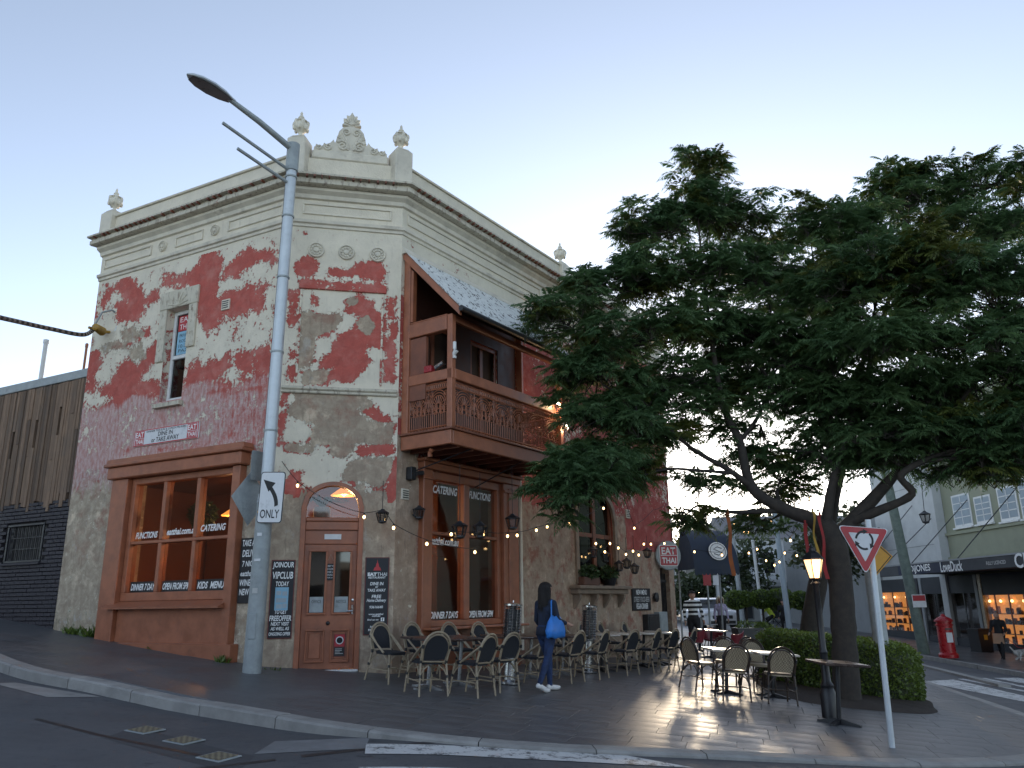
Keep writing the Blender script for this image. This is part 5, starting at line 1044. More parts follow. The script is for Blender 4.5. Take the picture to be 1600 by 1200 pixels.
MB().tube([(.3, .04, .42), (.18, -.12, .48), (.02, -.2, .40), (-.06, -.3, .05)], .022, 6).build('steel_hook', M['galv_dull'], cb); MB().tube([(.4, .04, .5), (.38, -.1, .3), (.3, -.1, .0)], .02, 6).build('stay', M['white'], cb)
# ------------------------------------------------------------------ cafe furniture
def chair_parts(frame, weave, seatm, dark, armb=True):
    """bistro chair, front towards +y"""
    out = []
    for s_ in (-1, 1):
        out.append(('leg', MB().tube([(s_*.235, -.30, 0), (s_*.21, -.215, .45)], [.015, .017], 7), frame)); out.append(('leg', MB().tube([(s_*.215, .235, 0), (s_*.20, .185, .44)], [.015, .017], 7), frame))
    mb = MB(); n = 14; arch = [(.225*cos(pi*k/n), -.27-.07*sin(pi*k/n)*.7, .66+.235*sin(pi*k/n)) for k in range(n+1)]
    mb.tube([(.205, -.205, .44)]+arch+[(-.205, -.205, .44)], .017, 7); arch2 = [(x*.87, y+.012, .645+(z-.66)*.90) for x, y, z in arch]; mb.tube([(.18, -.2, .46)]+arch2+[(-.18, -.2, .46)], .012, 6)
    if armb:
        for s_ in (-1, 1): mb.tube([(s_*.225, -.285, .72), (s_*.235, -.12, .60), (s_*.225, .07, .46)], .016, 7); mb.tube([(s_*.203, -.275, .72), (s_*.213, -.12, .585), (s_*.203, .06, .46)], .012, 6)
    out.append(('back_frame', mb, frame))
    mb = MB(); pts = [(.172, -.212, .50)]+[(x*.85, y+.01, .64+(z-.66)*.86) for x, y, z in arch]+[(-.172, -.212, .50)]; mb.add([(0, -.23, .66)]+pts, [(0, i+1, i+2) for i in range(len(pts)-1)]+[(0, len(pts), 1)]); mb.add([(x, y-.012, z) for x, y, z in [(0, -.23, .66)]+pts], [(0, i+2, i+1) for i in range(len(pts)-1)]+[(0, 1, len(pts))]); out.append(('backrest', mb, weave))
    mb = MB(); r = [(.215*math.copysign(abs(cos(a))**.6, cos(a)), .205*math.copysign(abs(sin(a))**.6, sin(a))) for a in np.linspace(0, 2*pi, 20, endpoint=False)]; mb.slab([(x*.97, y*.97) for x, y in r], .43, .4499); mb.slab(r, .45, .468); mb.slab([(x*.93, y*.93) for x, y in r], .4682, .474); out.append(('seat', mb, seatm))
    mb = MB()
    for s_ in (-1, 1):
        mb.tube([(s_*.225, -.26, .20), (s_*.21, .21, .20)], .010, 6); mb.tube([(s_*.21, .20, .27), (s_*.17, .195, .36), (s_*.08, .19, .425), (0, .19, .43)], .009, 5); mb.tube([(s_*.22, -.245, .27), (s_*.17, -.235, .36), (s_*.08, -.225, .425)], .009, 5); mb.tube([(s_*.215, .2, .27), (s_*.215, .12, .38), (s_*.2, .04, .43)], .009, 5); mb.tube([(s_*.225, -.245, .27), (s_*.215, -.14, .38), (s_*.2, -.05, .43)], .009, 5)
    mb.tube([(-.22, -.03, .20), (.22, -.03, .20)], .010, 6); mb.tube([(-.21, -.205, .47), (.21, -.205, .47)], .012, 6); out.append(('brace', mb, frame))
    for s_ in (-1, 1):
        for p, q in (((s_*.222, -.255, .25), (s_*.220, -.25, .29)), ((s_*.212, .21, .25), (s_*.21, .205, .29)), ((s_*.226, -.28, .66), (s_*.224, -.285, .71)), ((s_*.208, -.21, .44), (s_*.21, -.215, .49))): out.append(('binding', MB().tube([p, q], .022, 7), dark))
    return [(n_, b.mesh(n_, m_, 45), None) for n_, b, m_ in out]
CH = {'black': chair_parts(M['bamboo'], M['weave_blk'], M['weave_blk'], M['black']), 'tan': chair_parts(M['cane_dk'], M['weave_tan'], M['bamboo'], M['black'], False)}
def put(p, ang, parts, name, label, cat, group=None):
    z = G(p[0], p[1]); r = thing(name, label, cat, (p[0], p[1], z), 0, group)
    r.rotation_euler = (Vector((0, 0, 1)).rotation_difference(Vector((.075, -.022, 1)).normalized()) @ Matrix.Rotation(ang, 3, 'Z').to_quaternion()).to_euler()
    for n_, me, _ in parts: link(n_, me, r)
    return r
FC = aC                                    # a chair facing the wall looks along +normal
def cpos(u, d): return wp('C', u, d, 0)
for k, (u, d, a, lab) in enumerate(((-1.22, 1.78, .15-.55, 'black bistro chair at the end of the row, pulled out towards the corner door'), (-.66, 2.2, .05, 'black bistro chair with its back to the street at the first dark table'), (.16, 2.08, -.1, 'black bistro chair with its back to the street at the second dark table'), (1.25, 2.02, .1, 'black bistro chair half hidden behind the patio heater'), (2.4, 2.0, .0, 'black bistro chair just beyond the walking woman'), (3.45, 1.95, .12, 'black bistro chair with its back to the street at the last dark table'), (4.75, 1.95, -.08, 'black bistro chair with its back to the street at the first pale table'), (5.85, 1.95, .1, 'black bistro chair with its back to the street between the pale tables'), (6.75, 1.97, -.05, 'black bistro chair with its back to the street at the third pale table'), (7.7, 2.02, .1, 'black bistro chair at the far end of the terrace row'))):
    put(cpos(u, d), aC+a, CH['black'], 'bistro_chair', lab, 'chair', 'black bistro chairs along the terrace')
for u, lab in ((-.75, 'black bistro chair between the first dark table and the tall window'), (.05, 'black bistro chair under the tall window sill at the second dark table'), (1.05, 'black bistro chair under the tall window sill beside the patio heater'), (1.95, 'black bistro chair against the wall by the downpipe'), (4.3, 'black bistro chair against the wall behind the second patio heater'), (5.0, 'black bistro chair against the wall under the arched window sill'), (5.95, 'black bistro chair against the wall at the second pale table'), (6.85, 'black bistro chair against the wall at the third pale table'), (8.1, 'black bistro chair against the wall at the end of the pale tables')):
    put(cpos(u, .62), aC+pi+random.uniform(-.12, .12), CH['black'], 'bistro_chair', lab, 'chair', 'black bistro chairs along the terrace')
def table_parts(top, round_=False, s_=.35, base='foot'):
    o = []
    if round_: o.append(('table_top', MB().lathe([(s_-.01, .715), (s_, .725), (s_, .74), (s_-.01, .748)], 28), top))
    else: o.append(('table_top', MB().box(-s_, s_, -s_, s_, .715, .748, ch=.008), top))
    o.append(('column', MB().tube([(0, 0, .03), (0, 0, .714)], .032, 12), M['steel_leg'] if base == 'foot' else M['black']))
    for a in ((0, pi/2) if base == 'foot' else (pi/4, 3*pi/4)):
        Mx = Matrix.Rotation(a, 4, 'Z'); mb = MB(); mb.prism([(-.30, 0), (-.30, .025), (-.03, .06+.004*a), (.03, .06+.004*a), (.30, .025), (.30, 0)], -.03, .03, M=Mx); o.append(('foot', mb, M['steel_leg'] if base == 'foot' else M['black']))
    return [(n_, b.mesh(n_, m_, 40), None) for n_, b, m_ in o]
TD = table_parts(M['table_dk']); TL = table_parts(M['table_lt'], True, .38, 'x'); TS = table_parts(M['table_lt'], False, .36, 'x')
for u, lab in ((-.72, 'dark wooden square table nearest the corner door'), (.05, 'dark wooden square table below the tall terrace window'), (1.35, 'dark wooden square table beside the patio heater'), (2.15, 'dark wooden square table in front of the downpipe'), (3.3, 'dark wooden square table next to the second patio heater')): put(cpos(u, 1.42), aC, TD, 'square_table', lab, 'table', 'dark tables along the terrace')
for u, d, lab in ((4.85, 1.45, 'pale round table under the arched window sill'), (5.85, 1.45, 'pale round table in the middle of the pale ones'), (6.85, 1.45, 'pale round table third along from the arched window'), (7.85, 1.4, 'pale round table at the end of the terrace row')): put(cpos(u, d), aC, TL, 'round_table', lab, 'table', 'pale tables along the terrace')
# island group by the hedge
for (x, y, a, lab) in ((3.60, 14.30, .05, 'tan woven bistro chair with its back to the road at the left pale square table'), (4.36, 14.25, -.05, 'tan woven bistro chair with its back to the road beside the hedge'), (3.35, 15.5, -1.1, 'tan woven bistro chair at the side of the left pale square table'), (4.0, 16.2, pi-.1, 'tan woven bistro chair facing the road across the left pale table'), (4.55, 15.95, pi+.15, 'tan woven bistro chair facing the road beside the hedge'), (4.75, 16.75, pi+.4, 'tan woven bistro chair pushed back against the hedge')): put((x, y), a, CH['tan'], 'bistro_chair', lab, 'chair', 'tan bistro chairs by the hedge')
for (x, y, lab) in ((3.72, 15.1, 'pale square table among tan chairs, away from the hedge'), (4.50, 14.98, 'pale square table among tan chairs, next to the hedge')): put((x, y), .05, TS, 'square_table', lab, 'table', 'pale tables by the hedge')
# red tub chairs further up
def tub_parts():
    o = []; mb = MB(); n = 14
    for a0, a1, z0, z1 in ((pi*.95, pi*2.05, .46, .80),):
        vs = []
        for k in range(n+1):
            a = a0+(a1-a0)*k/n; h = z1-.12*abs(cos(a))
            vs += [(.25*cos(a), .25*sin(a), z0), (.29*cos(a), .29*sin(a), h), (.265*cos(a), .265*sin(a), h), (.225*cos(a), .225*sin(a), z0)]
        mb.add(vs, [(i*4+j, (i+1)*4+j, (i+1)*4+(j+1) % 4, i*4+(j+1) % 4) for i in range(n) for j in range(4)]+[(0, 1, 2, 3), tuple(n*4+j for j in (3, 2, 1, 0))])
    o.append(('backrest', mb, M['red_chair'])); o.append(('seat', MB().lathe([(.20, .42), (.25, .44), (.25, .47), (.2, .48)], 18), M['red_chair']))
    for s_ in (-1, 1):
        for t in (-1, 1): o.append(('leg', MB().tube([(s_*.22, t*.22, 0), (s_*.16, t*.16, .43)], .013, 6), M['cane_dk']))
    return [(n_, b.mesh(n_, m_, 40), None) for n_, b, m_ in o]
TU = tub_parts()
for (u, d, a, lab) in ((10.6, 1.15, 0, 'dark red tub chair nearest the pale tables by the gate'), (11.5, 1.9, .3, 'dark red tub chair with its back to the street by the gate'), (12.1, 1.1, 2.2, 'dark red tub chair beyond the pale table by the gate')): put(cpos(u, d), aC+a, TU, 'tub_chair', lab, 'chair', 'red tub chairs by the gate')
put(cpos(11.6, 1.25), aC, TS, 'square_table', 'pale square table among the dark red tub chairs', 'table')
# patio heaters
def heater_parts():
    o = [('base', MB().lathe([(.20, 0), (.22, .02), (.22, .05), (.12, .08), (.10, .62), (.14, .64), (.14, .66)], 18), M['chrome']), ('burner_column', MB().lathe([(.055, .66), (.055, 1.28)], 12), M['iron'])]
    mb = MB()
    for k in range(13): z = .68+k*.048; mb.tube([(.15*cos(a), .15*sin(a), z) for a in np.linspace(0, 2*pi, 18, endpoint=False)], .004, 4, closed=True)
    for k in range(12): a = 2*pi*k/12; mb.tube([(.15*cos(a), .15*sin(a), .66), (.15*cos(a), .15*sin(a), 1.28)], .004, 4)
    o.append(('guard', mb, M['chrome'])); o.append(('emitter_screen', MB().lathe([(.135, .70), (.135, 1.22)], 18), M['iron'])); o.append(('top_cap', MB().lathe([(.16, 1.28), (.16, 1.31), (.05, 1.33), (0, 1.33)], 18), M['chrome'])); o.append(('handle', MB().tube([(.10, 0, 1.32), (.10, .0, 1.36), (.20, 0, 1.36), (.20, 0, .68)], .009, 6), M['chrome']))
    return [(n_, b.mesh(n_, m_, 40), None) for n_, b, m_ in o]
HT = heater_parts()
for u, d, lab in ((1.0, 1.75, 'steel patio heater in front of the tall terrace window'), (4.15, 1.5, 'steel patio heater beyond the walking woman')): put(cpos(u, d), aC+.6, HT, 'patio_heater', lab, 'heater', 'patio heaters')
# ------------------------------------------------------------------ lamp post, pedestal table and signs by the tree
lp0 = on_ground(1298, 1122); gz = G(lp0[0], lp0[1])
LPH = at(1292, 905, lp0[1])[2]-gz
gl = thing('lamp_post', 'black Victorian lamp post with a lit lantern beside the tree trunk', 'lamp post', (lp0[0], lp0[1], gz))
MB().lathe([(.12, -.05), (.12, .35), (.09, .42), (.10, .46), (.065, .52), (.055, .9), (.065, .93), (.05, .97), (.045, LPH-.1), (.07, LPH-.06), (.04, LPH-.02), (.06, LPH)], 14).build('post', M['black'], gl, smooth=35)
hh = .30
mb = MB(); mb.lathe([(.085, LPH), (.10, LPH+.02)], 6)
for k in range(6): a = pi/3*k; mb.tube([(.09*cos(a), .09*sin(a), LPH+.01), (.155*cos(a), .155*sin(a), LPH+hh)], .008, 4)
mb.lathe([(.175, LPH+hh), (.17, LPH+hh+.02), (.10, LPH+hh+.10), (.05, LPH+hh+.13), (.05, LPH+hh+.17), (.02, LPH+hh+.2), (0, LPH+hh+.27)], 6); mb.build('lantern_frame', M['black'], gl)
MB().lathe([(.08, LPH+.02), (.148, LPH+hh-.004)], 6).build('lantern_glass', M['lamp_glass'], gl); lamp_point(gl, (0, -.22, LPH+.15), 2, (1, .62, .32), .08)
pt_ = table_parts(M['table_dk'], False, .33, 'x'); p = on_ground(1300, 1126)
r = put((p[0]-.02, p[1]-.32), .1, pt_, 'pedestal_table', 'dark square table on a cross foot in front of the lamp post', 'table')
for o in r.children: o.scale.z = 1.12
yp = on_ground(1394, 1168); yt = at(1356, 812, yp[1]); yl = (yt[0]-yp[0])/(yt[2]-yp[2]); YH = yt[2]-yp[2]
ys_ = thing('roundabout_give_way_sign', 'red bordered triangle sign with circling arrows on a leaning grey post', 'road sign', yp)
MB().tube([(0, 0, -.2), (0, 0, 0), (yl*YH, 0, YH)], .036, 12).build('post', M['galv'], ys_, smooth=40)
c0 = at(1350, 848, yp[1]-.06)-yp; ss = .345
def tri(s_, y0, y1): return MB().prism([(-.95*s_, .55*s_), (.95*s_, .55*s_), (.0, -1.1*s_)], y0, y1)
def seat_sign(mb, dy=0): return mb
sm = Matrix.Translation(Vector(c0)) @ Matrix.Rotation(R_(4), 4, 'Y') @ Matrix.Rotation(R_(6), 4, 'Z')
def addm(mb, name, mat, par): mb.v = [tuple(sm @ Vector(v)) for v in mb.v]; return mb.build(name, mat, par)
def rtri(s_, y0, y1, r=.05):
    C_ = [(-.97*s_, .56*s_), (.97*s_, .56*s_), (0, -1.12*s_)]; pts = []; cen = (0, 0)
    for k in range(3):
        a, b, c = np.array(C_[k-1]), np.array(C_[k]), np.array(C_[(k+1) % 3]); u = (a-b)/np.linalg.norm(a-b); v = (c-b)/np.linalg.norm(c-b)
        for t in (0, .25, .5, .75, 1): p0, p1 = b+u*r*1.4, b+v*r*1.4; q = p0*(1-t)**2+b*2*t*(1-t)+p1*t*t; pts.append(tuple(q))
    return MB().prism(pts, y0, y1)
addm(rtri(ss*1.04, -.004, .0), 'sign_plate', M['sign_white'], ys_); addm(rtri(ss, -.007, -.0045), 'red_border', M['sign_red'], ys_); addm(rtri(ss*.62, -.010, -.0075, .012), 'sign_face', M['sign_white'], ys_)
mb = MB()
for k in range(3):
    a0 = 2*pi*k/3+.9; r0, r1 = .098, .125; N = 8; arc = [(a0-1.35*i/N) for i in range(N+1)]; pts = [(r1*cos(a), r1*sin(a)+.03) for a in arc]+[(r0*cos(a), r0*sin(a)+.03) for a in arc[::-1]]; mb.prism(pts, -.0125, -.0105)
    e = arc[-1]; d = np.array((sin(e), -cos(e))); n2 = np.array((cos(e), sin(e))); c_ = n2*.1115+np.array((0, .03)); mb.prism([tuple(c_+n2*.034), tuple(c_-n2*.034), tuple(c_+d*.06)], -.0125, -.0105)
addm(mb, 'arrow_ring', M['black_print'], ys_)
# yellow diamond on a second thicker post
d0 = at(1353, 870, 15.9); dg = G(d0[0], d0[1]); dm = thing('yellow_diamond_sign', 'yellow diamond warning sign on a grey post behind the triangle sign', 'road sign', (d0[0]+.12, d0[1]+.1, dg)); s_ = .37
MB().tube([(0, 0, -.2), (0, 0, d0[2]-dg+.2)], .14, 14).build('post', M['galv_dull'], dm, smooth=40)
MB().prism([(-s_, d0[2]-dg), (0, d0[2]-dg-s_), (s_, d0[2]-dg), (0, d0[2]-dg+s_)], -.17, -.16).build('sign_plate', M['sign_yellow'], dm); mb = MB()
for k in range(4):
    a, b = [(-1, 0), (0, -1), (1, 0), (0, 1)][k], [(0, -1), (1, 0), (0, 1), (-1, 0)][k]; q = [(x*s_*f, z*s_*f+d0[2]-dg) for f in (.92, .86) for x, z in ((a, b) if f == .92 else (b, a))]; mb.prism(q, -.174, -.1705)
mb.build('black_border', M['black_print'], dm)
# ------------------------------------------------------------------ trees with feathery leaves
def frond_mesh(name, P, D, L, mats, midx, parent, rg, pairs=11, droop=.6):
    """P base points, D directions, L lengths: each frond is a row of paired leaflets on a drooping stalk"""
    N = len(P); Zv = np.array([0, 0, 1.]); Sd = np.cross(D, Zv); Sd /= np.linalg.norm(Sd, axis=1)[:, None]+1e-9; Un = np.cross(Sd, D); roll = rg.normal(0, .35, N)[:, None]; Sd, Un = Sd*np.cos(roll)+Un*np.sin(roll), Un*np.cos(roll)-Sd*np.sin(roll)
    dr = droop*(.5+rg.random((N, 1))); quads = []
    cur = lambda t: P+D*(L*t)-Zv*(dr*L*t*t)
    for j in range(pairs):
        t = .12+.86*(j+.5)/pairs; b = cur(t); tn = D-Zv*(2*dr*t); tn /= np.linalg.norm(tn, axis=1)[:, None]; ll = L*(.30*math.sin(pi*(.22+.70*t))); wd = ll*.34
        for s_ in (-1, 1):
            a = Sd*s_*.86+tn*.5-Un*.30+rg.normal(0, .13, (N, 3)); a /= np.linalg.norm(a, axis=1)[:, None]; quads.append(np.stack([b, b+a*ll*.5+tn*wd*.5, b+a*ll-Zv*ll*.18, b+a*ll*.45-tn*wd*.5], 1))
    e = cur(1.); tn = D-Zv*(2*dr); tn /= np.linalg.norm(tn, axis=1)[:, None]; quads.append(np.stack([cur(.9), e+Sd*L*.03, e+tn*L*.16, e-Sd*L*.03], 1))
    Q = np.stack(quads, 1); K = Q.shape[1]; V = Q.reshape(-1, 3); k = len(V); n = k//4
    me = bpy.data.meshes.new(name); me.vertices.add(k); me.vertices.foreach_set('co', V.ravel()); me.loops.add(k); me.loops.foreach_set('vertex_index', np.arange(k)); me.polygons.add(n); me.polygons.foreach_set('loop_start', np.arange(0, k, 4)); me.polygons.foreach_set('loop_total', np.full(n, 4)); me.polygons.foreach_set('material_index', np.repeat(midx, K).astype(np.int32))
    for m_ in mats: me.materials.append(m_)
    me.update(calc_edges=True); return link(name, me, parent)
# crown masses: px, py, rx, ry (pixels of the photograph's scale), depth, half thickness, number of leaf rosettes, young-leaf share, tree
BL = [(880, 505, 58, 48, 15.2, .7, 26, .2, 0), (950, 455, 80, 50, 15.6, .9, 44, .15, 0), (1015, 375, 60, 55, 16.0, .8, 34, .3, 0), (1088, 285, 50, 50, 16.2, .6, 20, .55, 0), (1085, 345, 70, 45, 16.2, .8, 34, .4, 0), (1150, 355, 70, 50, 16.3, .9, 40, .2, 0), (1060, 445, 100, 60, 15.6, 1.0, 62, .08, 0),
      (1180, 440, 95, 60, 15.8, 1.0, 62, .08, 0), (1265, 365, 85, 55, 16.8, 1.0, 56, .1, 1), (1290, 440, 90, 55, 16.4, 1., 58, .06, 1), (1400, 320, 70, 48, 17.5, 1.0, 50, .1, 1), (1440, 290, 50, 38, 17.5, .8, 24, .2, 1), (1540, 300, 75, 50, 17.2, 1.1, 56, .1, 1), (1610, 340, 70, 70, 16.6, 1.1, 46, .1, 1),
      (1340, 470, 110, 60, 14.6, .9, 76, .15, 0), (1440, 440, 110, 60, 14.2, .9, 74, .2, 0), (1550, 470, 110, 80, 14.0, 1.0, 84, .1, 0), (1620, 560, 90, 100, 14.2, 1.0, 64, .05, 0), (1430, 560, 130, 70, 14.0, 1.1, 96, .04, 0), (1300, 560, 110, 60, 14.8, 1.0, 70, .05, 0), (1540, 620, 110, 60, 14.4, 1., 66, .04, 0), (1390, 640, 110, 50, 14.8, 1.0, 58, .04, 0),
      (990, 540, 110, 55, 15.2, .9, 66, .06, 0), (925, 600, 75, 50, 15.0, .8, 42, .12, 0), (960, 665, 85, 40, 14.8, .8, 42, .05, 0), (900, 770, 70, 60, 14.0, .8, 80, .03, 0), (960, 730, 60, 40, 14.4, .7, 30, .03, 0), (1440, 690, 90, 40, 14.4, .8, 44, .05, 0), (1560, 690, 80, 45, 14.2, .8, 44, .08, 0), (1330, 640, 80, 45, 15., .9, 40, .04, 0), (1620, 660, 60, 60, 14., .8, 34, .05, 0), (1260, 600, 60, 40, 15.2, .9, 24, .04, 0), (1035, 610, 85, 45, 15.3, .9, 40, .05, 0), (1180, 545, 85, 45, 15.8, 1.0, 40, .05, 0), (1110, 520, 80, 40, 15.7, .9, 36, .06, 0), (1045, 690, 55, 35, 15.4, .7, 20, .05, 0),
      (1230, 640, 70, 35, 15.4, .9, 20, .05, 0), (1480, 715, 75, 35, 14.6, .8, 26, .2, 0), (1570, 715, 55, 30, 14.2, .7, 16, .35, 0), (1320, 700, 80, 40, 15.6, .9, 26, .05, 0), (1075, 825, 45, 20, 15.6, .5, 9, .45, 0), (1180, 830, 60, 20, 17., .6, 11, .3, 1), (1235, 780, 50, 20, 16.5, .6, 8, .3, 1), (1500, 375, 90, 50, 16.4, 1., 50, .1, 1), (1220, 500, 60, 40, 16.6, 1., 24, .05, 1), (1340, 390, 60, 50, 17., .9, 34, .1, 1), (1130, 590, 60, 35, 16., .9, 18, .05, 0), (1150, 640, 70, 40, 16.2, .8, 15, .05, 0), (1195, 700, 60, 40, 16., .8, 12, .1, 0), (1105, 690, 55, 45, 15.8, .8, 14, .05, 0), (1240, 720, 55, 40, 15.8, .8, 12, .1, 0), (1085, 770, 45, 30, 15.8, .6, 8, .2, 0), (1215, 770, 50, 25, 16.4, .6, 8, .2, 0), (1280, 680, 50, 40, 15.6, .8, 12, .05, 0), (1160, 560, 60, 40, 16., .8, 14, .05, 0), (1390, 720, 80, 30, 14.6, .7, 24, .08, 0), (1300, 730, 50, 30, 15.6, .7, 12, .1, 0), (1500, 745, 60, 25, 14.4, .6, 16, .2, 0), (1200, 610, 60, 40, 15.8, .8, 16, .05, 0), (1080, 640, 60, 40, 15.6, .8, 18, .05, 0), (1010, 760, 50, 35, 15.0, .6, 16, .08, 0), (1600, 740, 50, 25, 14.2, .6, 14, .3, 0)]
def tree(name, label, base, rbase, limbs, tid, seed, dens=6):
    rg = np.random.default_rng(seed); base = np.array(base); T_ = thing(name, label, 'tree', base); br = MB(); nodes = []
    for L in limbs:
        pts = catmull([np.array(p[:3])-base for p in L], 5); rs = np.interp(np.linspace(0, len(L)-1, len(pts)), range(len(L)), [p[3] for p in L]); rs = rs*np.interp(rs, [0, .12, .22], [.7, .74, .88])*(1+rg.normal(0, .04, len(rs))); br.tube(pts, list(rs), 10); nodes += [(p, r) for p, r in zip(pts, rs)]
    NP = np.array([p for p, r in nodes]); NR = np.array([r for p, r in nodes]); FP, FD, FL, FM = [], [], [], []
    for (px, py, rx, ry, Y, th, n, yg, t_) in BL:
        if t_ != tid: continue
        c = at(px, py, Y)-base; ok = NP[:, 2] < c[2]+.3; dd = np.linalg.norm(NP-c, axis=1)+np.where(ok, 0, 3); i = int(np.argmin(dd)); r0 = min(NR[i]*.7, .05)
        mid = (NP[i]+c)/2+np.array([0, 0, .25])+rg.normal(0, .12, 3); pth = catmull([NP[i], mid, c], 6); br.tube(pth, list(np.linspace(r0, .014, len(pth))), 6)
        sx, sz = rx*Y/FPX, ry*Y/FPX
        for k in range(max(3, int(n*.53))):
            d = rg.normal(size=3); d /= np.linalg.norm(d); d[2] = abs(d[2]) if rg.random() < .6 else d[2]
            q = c+d*(.30+.70*rg.random()**.5)*(1 if rg.random() > .2 else rg.uniform(1.05, 1.4))*np.array([sx, th, sz]); young = rg.random() < yg; cr = rg.uniform(.16, .34)
            m2 = (pth[6]+q)/2+rg.normal(0, .10, 3); br.tube([pth[6+(k % 5)], m2, q-np.array([0, 0, cr*.6])], [.016, .011, .006], 4, cap=False)
            for h_ in range(int(rg.integers(4, 8))):                      # a tuft: several rosettes round one twig end, leaves arching outwards
                e = rg.normal(size=3); e /= np.linalg.norm(e); e[2] = abs(e[2])*.9-.1; w_ = q+e*cr*rg.uniform(.6, 1.15)
                br.tube([q-np.array([0, 0, cr*.6]), w_], [.005, .003], 3, cap=False)
                nf = int(rg.integers(4, 7)); a0 = rg.uniform(0, 2*pi)
                for f in range(nf):
                    a_ = a0+2*pi*f/nf+rg.normal(0, .3); v = np.array([cos(a_), sin(a_), rg.uniform(-.1, .75)])+e*.75; FP.append(w_+rg.normal(0, .03, 3)); FD.append(v/np.linalg.norm(v)); FL.append(rg.uniform(.24, .50)); FM.append(1 if young else 0)
    br.build('trunk', M['bark'], T_, smooth=60)
    tag(frond_mesh('crown', np.array(FP), np.array(FD), np.array(FL)[:, None], [M['leaf'], M['leaf_yel']], np.array(FM), T_, rg), kind='stuff'); return T_
A3 = lambda x, y, Y, r: (*at(x, y, Y), r)
tb0 = on_ground(1325, 1096); Yt = tb0[1]
tree1 = tree('feathery_tree', 'large dark feathery leaved tree rooted in the mulch bed beside the lamp post', (tb0[0], tb0[1], G(*tb0[:2])-.05), .3, [
    [(tb0[0], tb0[1], G(*tb0[:2])-.3, .34), (tb0[0], tb0[1], G(*tb0[:2])+.15, .27), A3(1318, 980, Yt, .24), A3(1312, 900, Yt, .24), A3(1302, 850, Yt, .27), A3(1285, 815, Yt, .22)],
    [A3(1302, 845, Yt, .2), A3(1268, 812, Yt, .17), A3(1229, 797, Yt, .15), A3(1175, 762, Yt+.1, .13), A3(1156, 690, Yt+.2, .11), A3(1132, 639, Yt+.3, .09), A3(1117, 565, Yt+.4, .07), A3(1100, 440, Yt+.6, .045), A3(1090, 330, Yt+.8, .02)],
    [A3(1180, 766, Yt+.1, .09), A3(1140, 735, Yt, .07), A3(1080, 700, Yt-.1, .05), A3(1010, 640, Yt-.1, .04), A3(940, 600, Yt-.2, .02)],
    [A3(1150, 740, Yt, .05), A3(1090, 735, Yt-.3, .04), A3(1030, 735, Yt-.5, .03), A3(940, 770, Yt-.9, .015)],
    [A3(1156, 690, Yt+.2, .06), A3(1190, 640, Yt+.3, .05), A3(1210, 560, Yt+.4, .035), A3(1200, 460, Yt+.5, .02)],
    [A3(1300, 848, Yt, .19), A3(1345, 800, Yt-.1, .16), A3(1395, 745, Yt-.3, .13), A3(1440, 690, Yt-.5, .10), A3(1500, 630, Yt-.7, .07), A3(1560, 540, Yt-.9, .03)],
    [A3(1330, 815, Yt-.1, .13), A3(1375, 797, Yt-.4, .11), A3(1425, 772, Yt-.7, .09), A3(1408, 742, Yt-.8, .085), A3(1465, 712, Yt-.8, .07), A3(1530, 705, Yt-.9, .05), A3(1620, 690, Yt-1., .03)],
    [A3(1290, 830, Yt, .14), A3(1300, 760, Yt-.1, .11), A3(1325, 680, Yt-.2, .09), A3(1345, 580, Yt-.3, .06), A3(1370, 470, Yt-.4, .03)],
    [A3(1230, 797, Yt, .08), A3(1140, 800, Yt+.2, .05), A3(1090, 790, Yt+.3, .03), A3(1060, 820, Yt+.3, .012)]], 0, 11)
t2 = np.array(at(1266, 985, 18.6)); g2 = G(t2[0], t2[1])
tree2 = tree('feathery_tree', 'second feathery leaved tree with a leaning bare trunk behind the hedge', (t2[0], t2[1], g2-.05), .3, [
    [(t2[0]-.15, t2[1], g2-.3, .30), A3(1266, 985, 18.6, .26), A3(1280, 900, 18.6, .22), A3(1293, 820, 18.4, .2), A3(1310, 740, 18.2, .17), A3(1340, 640, 17.9, .13), A3(1380, 500, 17.6, .08), A3(1420, 350, 17.5, .03)],
    [A3(1310, 740, 18.2, .11), A3(1280, 640, 17.8, .09), A3(1275, 520, 17.3, .06), A3(1270, 400, 17, .03)], [A3(1340, 640, 17.9, .1), A3(1430, 560, 17.6, .08), A3(1520, 420, 17.3, .05), A3(1560, 320, 17.2, .02)], [A3(1293, 820, 18.4, .06), A3(1240, 800, 17.5, .04), A3(1190, 820, 17.1, .015)]], 1, 12)
